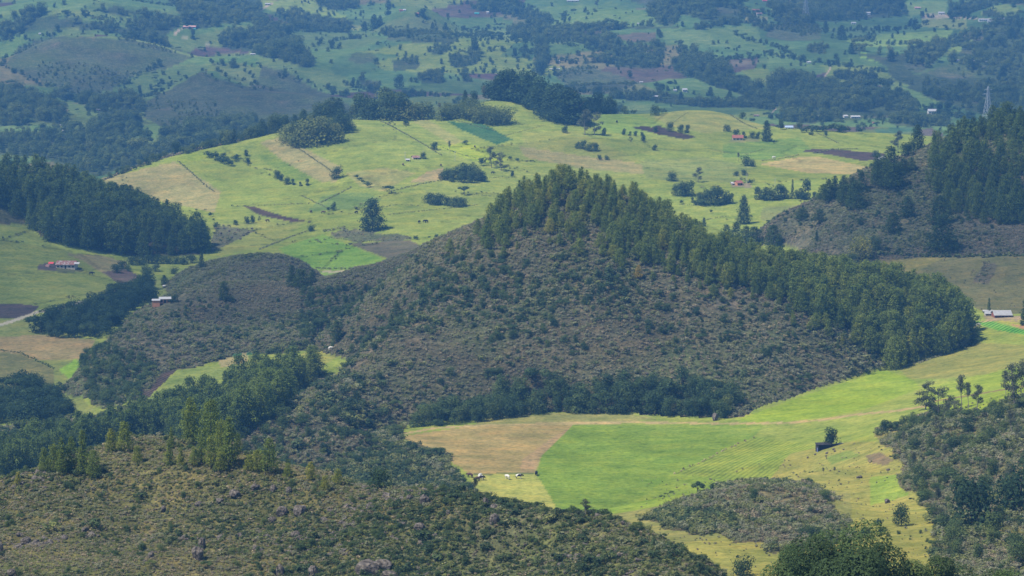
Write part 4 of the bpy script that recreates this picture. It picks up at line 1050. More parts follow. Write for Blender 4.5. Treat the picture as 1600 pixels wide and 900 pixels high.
# ------------------------------------------------------------------ scattering
def scatter_group(key, objs):
    """node group that sets one of objs on every point (objs: list of lists of objects joined into one plant)"""
    ng = bpy.data.node_groups.new(key, 'GeometryNodeTree')
    ng.interface.new_socket('Geometry', in_out='INPUT', socket_type='NodeSocketGeometry')
    ng.interface.new_socket('Geometry', in_out='OUTPUT', socket_type='NodeSocketGeometry')
    n = ng.nodes; lk = ng.links.new
    gi = n.new('NodeGroupInput'); go = n.new('NodeGroupOutput')
    iop = n.new('GeometryNodeInstanceOnPoints'); iop.inputs['Pick Instance'].default_value = True
    jn = n.new('GeometryNodeJoinGeometry')
    for grp in reversed(objs):
        j2 = n.new('GeometryNodeJoinGeometry')
        for o in grp:
            oi = n.new('GeometryNodeObjectInfo'); oi.transform_space = 'ORIGINAL'; oi.inputs[0].default_value = o; oi.inputs[1].default_value = False
            lk(oi.outputs['Geometry'], j2.inputs[0])
        g2 = n.new('GeometryNodeGeometryToInstance'); lk(j2.outputs[0], g2.inputs[0])
        lk(g2.outputs[0], jn.inputs[0])
    lk(gi.outputs[0], iop.inputs['Points']); lk(jn.outputs[0], iop.inputs['Instance'])
    for nm, typ, sock in (('pick', 'INT', 'Instance Index'), ('turn', 'FLOAT_VECTOR', 'Rotation'), ('size', 'FLOAT_VECTOR', 'Scale')):
        na = n.new('GeometryNodeInputNamedAttribute'); na.data_type = typ; na.inputs[0].default_value = nm
        lk(na.outputs[0], iop.inputs[sock])
    lk(iop.outputs[0], go.inputs[0])
    return ng
def scatter(name, label, ng, nvar, P_, size, tint, kind='stuff', tilt=0.0):
    n = len(P_)
    if n == 0: return None
    me = bpy.data.meshes.new(name)
    me.vertices.add(n); me.vertices.foreach_set('co', np.ascontiguousarray(P_, np.float32).ravel())
    turn = np.zeros((n, 3), np.float32); turn[:, 2] = rng.random(n) * 6.283
    if tilt: turn[:, :2] = rng.normal(size=(n, 2)) * tilt
    for an, typ, arr, f in (('pick', 'INT', rng.integers(0, nvar, n).astype(np.int32), 'value'), ('turn', 'FLOAT_VECTOR', turn, 'vector'),
                            ('size', 'FLOAT_VECTOR', np.ascontiguousarray(size, np.float32), 'vector'), ('tint', 'FLOAT', np.ascontiguousarray(tint, np.float32), 'value')):
        a = me.attributes.new(an, typ, 'POINT'); a.data.foreach_set(f, arr.ravel())
    o = link(name, me)
    md = o.modifiers.new('plants', 'NODES'); md.node_group = ng
    tag(o, label, kind=kind)
    return o

area = np.abs(np.gradient(GX, axis=0)) * np.gradient(GY, axis=1)
def sample(mask, n=None, per_m2=None, weight=None, vis=True):
    """random ground points in a mask of terrain cells, uniform over the ground"""
    m = mask & INVIEW & (PV < 935)
    if vis: m &= VIS
    ii, jj = np.where(m)
    if not len(ii): return np.zeros((0, 3)), np.zeros(0, int), np.zeros(0, int)
    w = area[ii, jj] * (weight[ii, jj] if weight is not None else 1.0)
    tot = w.sum()
    if n is None: n = int(tot * per_m2)
    k = rng.choice(len(ii), n, p=w / tot)
    i, j = ii[k], jj[k]
    i2 = np.minimum(i + 1, nA - 1); j2 = np.minimum(j + 1, nD - 1)
    s = rng.random(n) - .5; t = rng.random(n) - .5
    a = ac[i] + (ac[i2] - ac[i]) * s; D = Dc[j] + (Dc[j2] - Dc[j]) * t
    X = a * D; Y = D
    return np.stack([X, Y, Hxy(X, Y)], 1), i, j
def spaced(P_, dmin):
    """thin a point list so no two are nearer than dmin (array or number)"""
    dm = np.broadcast_to(dmin, (len(P_),)); cell = float(np.max(dm)); grid = {}; keep = []
    for q in range(len(P_)):
        x, y = P_[q, 0], P_[q, 1]; cx, cy = int(x // cell), int(y // cell); ok = True
        for ax in (cx - 1, cx, cx + 1):
            for ay in (cy - 1, cy, cy + 1):
                for (x2, y2) in grid.get((ax, ay), ()):
                    if (x - x2) ** 2 + (y - y2) ** 2 < dm[q] ** 2: ok = False; break
                if not ok: break
            if not ok: break
        if ok:
            grid.setdefault((cx, cy), []).append((x, y)); keep.append(q)
    return np.array(keep, int)

# ------------------------------------------------------------------ single trees and bushes that can be told apart
T = 'pine_tree'; B = 'broadleaf_tree'; G_ = 'gum_tree'; S_ = 'bush'
TREES = [
 # u, v of the foot, height in px, name, kind, width, tint, lo, label
 (582, 360, 52, 'cypress_tree', 'cone', 1.12, .03, 1500, 'big dark conical tree standing alone on the lower plateau pasture'),
 (526, 279, 22, B, 'broad', 1.15, .12, 1560, 'round dark tree alone at the middle left of the plateau'),
 (608, 303, 14, B, 'umbrella', 1.3, .15, 1560, 'small umbrella shaped tree where two hedges meet'),
 (725, 304, 14, B, 'umbrella', 1.4, .15, 1560, 'flat topped umbrella tree just above the lower thicket'),
 (521, 329, 14, B, 'broad', 1.1, .18, 1560, 'small grey green tree by the hedge left of the big conical tree'),
 (514, 330, 8, S_, 'bush', 1.0, .12, 1560, 'little dark bush beside the small grey green tree'),
 (661, 248, 12, B, 'broad', 1.2, .08, 1560, 'dark round tree beside the little farmhouse on the plateau'),
 (679, 234, 13, B, 'broad', 1.3, .15, 1560, 'round green tree below the pale young tree row'),
 (703, 238, 18, B, 'gum', .9, .6, 1560, 'pale thin young tree on the brightest strip', dict(variant=2)),
 (727, 226, 9, S_, 'bush', 1.1, .1, 1560, 'dark bush at the upper rim of the brightest strip'),
 (634, 196, 10, B, 'broad', 1.5, .2, 1560, 'small spreading tree under the crest woods'),
 (768, 262, 34, G_, 'gum', 1.15, .25, 1560, 'tall feathery gum tree left of the pair above the oval thicket'),
 (783, 267, 30, G_, 'gum', 1.1, .3, 1560, 'shorter feathery gum tree right of the pair above the oval thicket'),
 (754, 259, 16, S_, 'bush', .9, .2, 1560, 'round bush at the foot of the feathery gum pair'),
 (797, 250, 7, S_, 'bush', 1.0, .1, 1560, 'left one of two small round bushes above the pine wood'),
 (808, 253, 8, S_, 'bush', .9, .1, 1560, 'right one of two small round bushes above the pine wood'),
 (801, 277, 11, B, 'broad', 1.0, .1, 1560, 'dark little tree at the very edge of the pine wood'),
 (883, 208, 12, B, 'broad', 1.2, .15, 1560, 'spreading small tree left of the grey gum pair'),
 (914, 211, 40, G_, 'gum', 1.1, .35, 1560, 'tall grey gum tree on the left of the pair by the crest wood', dict(variant=1)),
 (929, 211, 36, G_, 'gum', 1.15, .3, 1560, 'tall grey gum tree on the right of the pair by the crest wood', dict(variant=3)),
 (944, 212, 13, B, 'broad', 1.2, .1, 1560, 'round tree just right of the grey gum pair'),
 (975, 211, 11, B, 'broad', 1.1, .12, 1560, 'left tree of the small cluster above the ploughed field'),
 (1005, 222, 13, B, 'broad', 1.0, .1, 1560, 'taller dark tree of the small cluster left of the ploughed field'),
 (985, 222, 9, B, 'gum', 1.2, .2, 1560, 'thin bare looking little tree left of the ploughed field'),
 (1023, 235, 11, B, 'broad', 1.0, .1, 1560, 'small leaning tree below the ploughed field'),
 (1024, 206, 10, B, 'broad', 1.1, .2, 1560, 'little tree standing in the upper part of the ploughed field'),
 (1047, 206, 17, B, 'broad', .95, .5, 1560, 'pale leafless looking round tree above the ploughed field'),
 (1064, 208, 14, B, 'broad', 1.1, .08, 1560, 'left tree of the dark pair right of the pale round tree'),
 (1074, 208, 14, B, 'broad', 1.1, .08, 1560, 'right tree of the dark pair right of the pale round tree'),
 (1136, 205, 11, B, 'low', 1.2, .15, 1560, 'wide low tree on the mound above the red roofed hut'),
 (1198, 221, 34, 'cypress_tree', 'cone', .72, .08, 1560, 'tall dark tree right of the red roofed hut'),
 (1209, 224, 6, S_, 'bush', 1.0, .1, 1560, 'tiny bush right of the tall dark tree'),
 (1150, 212, 11, B, 'low', 1.2, .08, 1560, 'dark tree behind the red roofed hut'),
 (1163, 216, 11, B, 'broad', 1.2, .2, 1560, 'first small tree in the row right of the red roofed hut'),
 (1175, 216, 12, B, 'broad', 1.2, .12, 1560, 'second small tree in the row right of the red roofed hut'),
 (1184, 217, 12, B, 'broad', 1.1, .12, 1560, 'third small tree in the row, against the tall dark tree'),
 (1220, 202, 17, B, 'broad', .95, .25, 1560, 'grey round tree on the crest beside the blue roof'),
 (1249, 200, 11, B, 'low', 1.3, .4, 1560, 'light green rounded tree on the crest'),
 (1268, 211, 13, B, 'broad', 1.1, .2, 1560, 'grey green tree below the crest near the heath patch'),
 (1290, 212, 8, B, 'broad', 1.2, .25, 1560, 'small tree on the hedge line below the crest'),
 (1315, 207, 13, B, 'low', 1.2, .15, 1560, 'dark spreading tree on the crest hedge'),
 (1342, 208, 10, B, 'bush', 1.1, .08, 1560, 'squat dark bush alone on the right end of the crest'),
 (1160, 186, 12, B, 'low', 1.1, .25, 1560, 'larger of two bushes on the mound top'),
 (1175, 187, 8, S_, 'bush', 1.3, .1, 1560, 'smaller of two bushes on the mound top'),
 (976, 176, 13, B, 'low', 1.1, .35, 1560, 'olive bush on the crest right of the dark conifers'),
 (990, 178, 9, S_, 'bush', 1.2, .3, 1560, 'low bush trailing off the crest'),
 (1024, 180, 17, B, 'low', 1.0, .3, 1560, 'large olive bush in the dip of the crest'),
 (1036, 177, 10, S_, 'bush', 1.4, .3, 1560, 'small bush at the dip of the crest'),
 (1050, 283, 17, B, 'broad', 1.3, .2, 1560, 'round grey green tree left of the large grove'),
 (1091, 285, 24, G_, 'gum', 1.2, .2, 1560, 'feathery gum tree behind the large grove', dict(variant=1)),
 (1066, 319, 8, S_, 'bush', 1.0, .15, 1560, 'small bush left of the large grove'),
 (1112, 333, 7, S_, 'bush', .9, .1, 1560, 'small bush on the lane below the large grove'),
 (1162, 350, 46, 'cypress_tree', 'cone', .62, .05, 1500, 'tall dark pointed cypress in the middle distance right of the pine hill'),
 (1100, 354, 15, 'cypress_tree', 'cone', .7, .1, 1500, 'small dark pointed tree at the foot of the grove'),
 (1037, 334, 22, 'cypress_tree', 'cone', .65, .1, 1500, 'slim tree poking over the pine ridge'),
 (1238, 311, 32, 'cypress_tree', 'spire', .75, .02, 1560, 'narrow dark spire tree in the farm windbreak'),
 (1258, 312, 34, B, 'broad', .85, .05, 1560, 'large dark dome shaped tree at the end of the farm windbreak', dict(variant=2)),
 (1150, 275, 8, B, 'low', 1.2, .1, 1560, 'left tree behind the little orange farmhouse'),
 (1163, 274, 11, B, 'broad', 1.2, .1, 1560, 'taller tree behind the little orange farmhouse'),
 (1173, 288, 11, B, 'bush', 1.1, .4, 1560, 'grey bush beside the power pole at the orange farmhouse'),
 (1165, 259, 19, B, 'low', .95, .2, 1560, 'big purple grey thicket tree at the tip of the straw yellow field'),
 (1175, 260, 13, B, 'low', .9, .1, 1560, 'dark rounded bush touching the purple grey thicket tree'),
 (1154, 252, 14, B, 'gum', .9, .5, 1560, 'pale leafless tree above the purple grey thicket tree', dict(variant=2)),
 (385, 244, 11, B, 'broad', 1.2, .1, 1560, 'upper round tree right of the crest bushes'),
 (387, 256, 11, B, 'broad', 1.2, .1, 1560, 'lower round tree right of the crest bushes'),
 (330, 339, 9, B, 'bush', 1.0, .2, 1560, 'small round tree at the right end of the left plantation'),
 (333, 345, 5, S_, 'bush', 1.0, .2, 1560, 'tiny bush below the small round tree'),
 (338, 357, 11, B, 'broad', 1.1, .2, 1560, 'little tree above the boulder patch'),
 (368, 352, 9, B, 'broad', 1.2, .2, 1560, 'left tree of three small ones beside the boulder patch'),
 (385, 350, 13, B, 'broad', 1.1, .15, 1560, 'middle tree of three small ones beside the boulder patch'),
 (395, 349, 14, B, 'broad', 1.0, .15, 1560, 'right tree of three small ones beside the boulder patch'),
 (405, 346, 9, B, 'gum', 1.0, .2, 1560, 'small dark spindly tree at the end of the ploughed wedge'),
 (230, 258, 15, B, 'broad', 1.0, .2, 1560, 'rounded tree on the left shoulder of the plateau crest'),
 (210, 265, 9, S_, 'bush', 1.0, .2, 1560, 'small dark bush on the lower left crest'),
 (183, 273, 11, B, 'broad', .9, .2, 1560, 'small upright tree at the left end of the plateau crest'),
 (275, 238, 22, B, 'broad', .95, .1, 1560, 'dark tall tree at the bend of the left crest'),
 (285, 238, 13, B, 'bush', 1.1, .2, 1560, 'purple grey bush beside the dark tall crest tree'),
 (309, 233, 10, S_, 'bush', 1.1, .15, 1560, 'low dark bush on the crest right of the tall tree'),
 (345, 227, 15, B, 'broad', .9, .15, 1560, 'small tree left of the slim crest tree'),
 (366, 223, 22, 'cypress_tree', 'cone', .6, .1, 1560, 'slim pointed tree alone on the left crest'),
 (315, 420, 30, 'cypress_tree', 'cone', .45, .12, 1380, 'narrow upright conifer on the low heath mound'),
 (456, 447, 34, T, 'pine', 1.3, .08, 1350, 'left conifer of three on the heath ridge'),
 (471, 449, 30, T, 'pine', 1.3, .10, 1350, 'middle conifer of three on the heath ridge'),
 (488, 444, 24, T, 'pine', 1.3, .12, 1350, 'right and smallest conifer of three on the heath ridge'),
 (350, 470, 32, T, 'pine', 1.2, .08, 1300, 'dark young pine poking over the heath ridge'),
 (257, 447, 18, T, 'pine', 1.4, .1, 1380, 'small conifer in the hollow above the orange house'),
 (230, 438, 20, B, 'broad', 1.2, .25, 1380, 'bushy tree left of the small conifer in the hollow'),
 (273, 472, 14, B, 'broad', 1.3, .05, 1100, 'dark tree at the right wall of the orange house'),
 (268, 474, 8, B, 'bush', 1.0, .05, 1100, 'dark bush between the orange house and its tree'),
 (487, 361, 12, B, 'low', 1.2, .1, 1560, 'dark round bush at the corner of the bright green field'),
 (650, 375, 9, S_, 'bush', .9, .1, 1500, 'small dark bush at the end of the fallow field'),
 (682, 372, 8, S_, 'bush', .9, .1, 1400, 'small dark bush behind the hill shoulder'),
 (527, 533, 34, T, 'pine', 1.25, .05, 1100, 'dark conifer standing above the small glade'),
 (533, 553, 10, B, 'gum', 1.1, .1, 1100, 'tiny tree inside the small glade'),
 (620, 500, 28, T, 'pine', 1.2, .08, 1000, 'dark conifer in the gully left of the hill spur'),
 (612, 508, 20, T, 'pine', 1.3, .2, 1000, 'lower conifer in the gully left of the hill spur'),
 (570, 545, 24, B, 'broad', 1.0, .3, 1000, 'brown green tree at the foot of the gully'),
 (595, 763, 36, B, 'low', 1.12, .12, 560, 'large round dark bush on the crest of the foreground hill'),
 (741, 771, 26, G_, 'gum', 1.3, .1, 560, 'thin stemmed little tree at the corner of the cattle paddock', dict(variant=2)),
 (915, 808, 30, G_, 'gum', 1.35, .1, 500, 'open two headed tree on the crest right of the paddock', dict(variant=1)),
 (1090, 776, 26, B, 'umbrella', .75, .12, 600, 'small round headed tree on the left rim of the scrub knoll'),
 (1300, 698, 33, B, 'broad', 1.1, .03, 700, 'dark round tree beside the stone sheepfold'),
 (1384, 676, 22, B, 'broad', 1.2, .1, 700, 'dark round tree at the tip of the wooded slope'),
 (1162, 899, 36, B, 'low', 1.05, .14, 500, 'large rounded bush at the bottom edge right of the hill'),
 (1371, 825, 18, B, 'bush', 1.0, .1, 500, 'small dark bush on the grassy bank'),
 (1408, 822, 38, B, 'broad', .9, .15, 500, 'grey brown bushy tree in the middle of the grassy bank'),
 (1352, 838, 18, B, 'low', 1.2, .1, 500, 'dark round bush low on the grassy bank'),
 (1379, 835, 12, S_, 'bush', 1.4, .1, 500, 'flat dark bush between two others on the grassy bank'),
 (1463, 797, 38, G_, 'gum', 1.1, .1, 500, 'slender dark gum in front of the wooded slope', dict(variant=2)),
 (1436, 767, 30, B, 'broad', 1.2, .2, 500, 'leaning brown tree at the edge of the wooded slope'),
 (1287, 742, 12, B, 'gum', 1.2, .6, 600, 'small dry tree on the grassy bank'),
 (1303, 740, 11, B, 'gum', 1.2, .6, 600, 'second small dry tree beside the first on the bank'),
 (1446, 640, 46, G_, 'gum', 1.3, .15, 700, 'tall open gum tree, leftmost at the wood edge', dict(variant=3)),
 (1466, 652, 50, G_, 'gum', 1.3, .1, 700, 'dense gum tree second from the left at the wood edge', dict(variant=3)),
 (1484, 650, 34, G_, 'gum', 1.4, .1, 700, 'shorter gum leaning right of the dense one'),
 (1503, 640, 56, G_, 'gum', .9, .3, 700, 'very thin gum with one crown at the top', dict(variant=2)),
 (1514, 640, 44, G_, 'gum', .8, .1, 700, 'thin gum with a small dark head', dict(variant=2)),
 (1526, 645, 46, G_, 'gum', 1.0, .05, 700, 'slim gum with dark heavy head right of the thin pair', dict(variant=0)),
 (1572, 617, 40, G_, 'gum', .9, .3, 700, 'sparse young gum on the bright meadow edge', dict(variant=2)),
 (1586, 640, 76, G_, 'gum', 1.0, .2, 700, 'tallest gum tree at the right edge of the picture', dict(variant=3)),
 (1600, 630, 70, G_, 'gum', 1.0, .25, 700, 'gum cut by the right edge of the picture', dict(variant=1)),
 (1520, 825, 92, B, 'low', .98, .08, 480, 'very large dark leafy tree in the wooded slope'),
 (1594, 800, 88, B, 'low', .95, .06, 480, 'second large dark leafy tree at the right edge'),
 (1545, 490, 26, 'cypress_tree', 'spire', 1.0, .15, 1150, 'grey pointed tree behind the long grey roofed farmhouse'),
 (1603, 508, 44, 'cypress_tree', 'pine', 1.2, .02, 1150, 'dark conifer cut by the right edge beside the farmhouse'),
 (1345, 408, 42, B, 'broad', 1.1, .86, 1290, 'rounded yellow green tree at the foot of the right hill', dict(variant=1)),
 (1368, 392, 24, B, 'broad', 1.2, .4, 1290, 'pale green tree right of the yellow green one'),
 (1330, 413, 18, B, 'low', 1.2, .3, 1290, 'bushy skirt left of the yellow green tree'),
 (1276, 379, 20, T, 'pine', 1.0, .05, 1290, 'single very thin young conifer on the heath slope'),
 (1280, 350, 24, T, 'pine', 1.6, .08, 1290, 'dark young conifer upper left on the heath slope'),
 (1253, 342, 18, T, 'pine', 1.8, .15, 1290, 'squat young conifer at the upper left of the heath slope'),
 (1345, 352, 14, T, 'pine', 1.4, .05, 1290, 'small dark conifer alone in the middle of the heath slope'),
 (1395, 364, 32, T, 'pine', 1.4, .08, 1290, 'dark conifer left of the big column tree'),
 (1418, 340, 34, T, 'pine', 1.5, .12, 1290, 'conifer above the dark one on the heath slope'),
 (1472, 392, 58, T, 'pine', 1.15, .04, 1290, 'tallest column shaped conifer standing forward of the right stand'),
 (1468, 350, 46, T, 'pine', 1.3, .1, 1290, 'conifer just behind the tall column shaped one'),
 (1150, 378, 32, T, 'pine', 1.3, .03, 1290, 'left conifer of the dark group below the cypress'),
 (1166, 382, 30, T, 'pine', 1.3, .05, 1290, 'middle conifer of the dark group below the cypress'),
 (1178, 385, 32, T, 'pine', 1.3, .08, 1290, 'right conifer of the dark group below the cypress'),
 (1208, 388, 38, T, 'pine', 1.2, .05, 1290, 'left conifer of the pair at the foot of the heath slope'),
 (1217, 400, 36, T, 'pine', 1.3, .06, 1290, 'right conifer of the pair at the foot of the heath slope'),
 (1135, 372, 22, T, 'pine', 1.5, .1, 1290, 'short conifer left of the dark group'),
 (1403, 238, 34, G_, 'gum', 1.1, .1, 1560, 'open crowned gum where the plateau meets the right hill', dict(variant=1)),
 (1433, 236, 42, 'cypress_tree', 'cone', .8, .06, 1560, 'dark tall tree where the plateau meets the right hill'),
 (1418, 246, 26, B, 'broad', 1.1, .1, 1560, 'bushy tree between the gum and the dark tall tree'),
 (1368, 245, 12, B, 'low', 1.2, .1, 1560, 'dark bush on the long ploughed strip'),
 (727, 153, 30, 'cypress_tree', 'cone', .62, .1, 1560, 'pointed tree on the crest left of the dark wood'),
 (741, 151, 24, B, 'broad', .7, .1, 1560, 'narrow tree right of the pointed crest tree'),
 (757, 153, 26, G_, 'gum', 1.0, .6, 1560, 'pale leafless tree at the left end of the dark crest wood', dict(variant=2)),
 (688, 162, 22, G_, 'gum', .9, .7, 1560, 'bare reddish tree on the crest above the pale scrub', dict(variant=2)),
 # far side of the valley
 (660, 27, 15, B, 'broad', 1.2, .02, 2600, 'dark round tree by the house on the rounded far hill'),
 (606, 24, 22, B, 'broad', .9, .1, 2600, 'tall dark tree left of the rounded far hill'),
 (741, 82, 27, B, 'broad', .9, .1, 2600, 'tall lone tree on the far pasture right of centre left'),
 (626, 79, 10, B, 'broad', .9, .05, 2600, 'small oval tree between two thickets on the far pasture'),
 (634, 87, 8, B, 'broad', .9, .1, 2600, 'smaller oval tree below the first on the far pasture'),
 (518, 77, 16, B, 'broad', 1.0, .1, 2600, 'left dark tree of a pair on the far pasture'),
 (530, 77, 12, B, 'broad', 1.1, .1, 2600, 'right dark tree of a pair on the far pasture'),
 (450, 62, 22, B, 'broad', .8, .05, 2600, 'tall dark tree under the lane hedge'),
 (624, 139, 24, B, 'broad', .9, .08, 2600, 'dark hazy tree behind the crest wood'),
 (643, 152, 18, B, 'broad', .9, .06, 2600, 'blue dark tree behind the crest conifers'),
 (552, 137, 17, B, 'broad', .7, .1, 2600, 'left of two hazy pointed trees above the crest'),
 (558, 138, 14, B, 'broad', .8, .15, 2600, 'right of two hazy pointed trees above the crest'),
 (757, 115, 11, B, 'broad', 1.0, .1, 2600, 'small tree on the purple ploughed plot'),
 (914, 20, 10, B, 'broad', 1.0, .05, 2600, 'little dark tree alone on the smooth upper pasture'),
 (933, 14, 17, B, 'gum', 1.0, .2, 2600, 'thin tree at the top edge of the upper pasture'),
 (964, 47, 16, B, 'broad', 1.0, .02, 2600, 'dark triangular tree on the long hedge'),
 (947, 45, 13, B, 'broad', .9, .05, 2600, 'tree left of the dark triangular one on the hedge'),
 (921, 48, 14, B, 'broad', .9, .1, 2600, 'hazy tree further left on the long hedge'),
 (966, 78, 18, B, 'broad', .9, .05, 2600, 'dark tree in front of the hidden farm'),
 (931, 76, 14, B, 'broad', 1.0, .08, 2600, 'round tree left of the dark farm tree'),
 (846, 117, 24, B, 'broad', .85, .05, 2600, 'tall dark tree by the white shed on the left of the plateau wood'),
 (867, 118, 16, B, 'broad', .9, .08, 2600, 'shorter tree right of the white shed'),
 (804, 90, 17, B, 'broad', .8, .06, 2600, 'pointed tree alone at the left of the white shed'),
 (983, 122, 13, B, 'broad', 1.0, .05, 2600, 'dark tree above the hidden white roofs'),
 (218, 149, 18, B, 'broad', .6, .08, 2600, 'slim pointed tree on the slope between the left knolls'),
 (301, 61, 17, B, 'broad', .8, .1, 2600, 'tree on the drive below the pink roofed hacienda'),
 (67, 208, 17, B, 'broad', 1.0, .08, 2600, 'dark bushy tree on the pale field at lower far left'),
 (164, 166, 14, B, 'broad', 1.0, .05, 2600, 'round dark tree left of the belt under the knoll'),
 (1429, 42, 16, B, 'broad', .8, .02, 2600, 'dark upright tree right of the pair on the top right pasture'),
 (1422, 43, 15, B, 'broad', .8, .03, 2600, 'dark upright tree left of the pair on the top right pasture'),
 (1479, 47, 9, B, 'broad', .9, .02, 2600, 'small dark tree alone on the top right pasture'),
 (1447, 39, 9, B, 'low', 1.1, .1, 2600, 'low tree above the lone dark one at top right'),
 (1353, 117, 8, B, 'broad', 1.0, .05, 2600, 'dark tree above the straight hedge on the right'),
 (1251, 97, 7, B, 'broad', 1.0, .05, 2600, 'small dark tree left of the white dotted house'),
 (1296, 104, 11, B, 'broad', .9, .1, 2600, 'hazy tree at the upper end of the winding track'),
 (1482, 180, 26, B, 'broad', .85, .05, 2600, 'dark column tree right of the white two storey house'),
 (1468, 178, 20, B, 'broad', .8, .05, 2600, 'dark tree between the white house and the column tree'),
]
for t_ in TREES:
    u, v, h, nm, kd, wd, ti, lo, lb = t_[:9]
    kw = t_[9] if len(t_) > 9 else {}
    plant(u, v, h, nm, kd, lb, wd, ti, lo, cat='bush' if nm == S_ else 'tree', **kw)

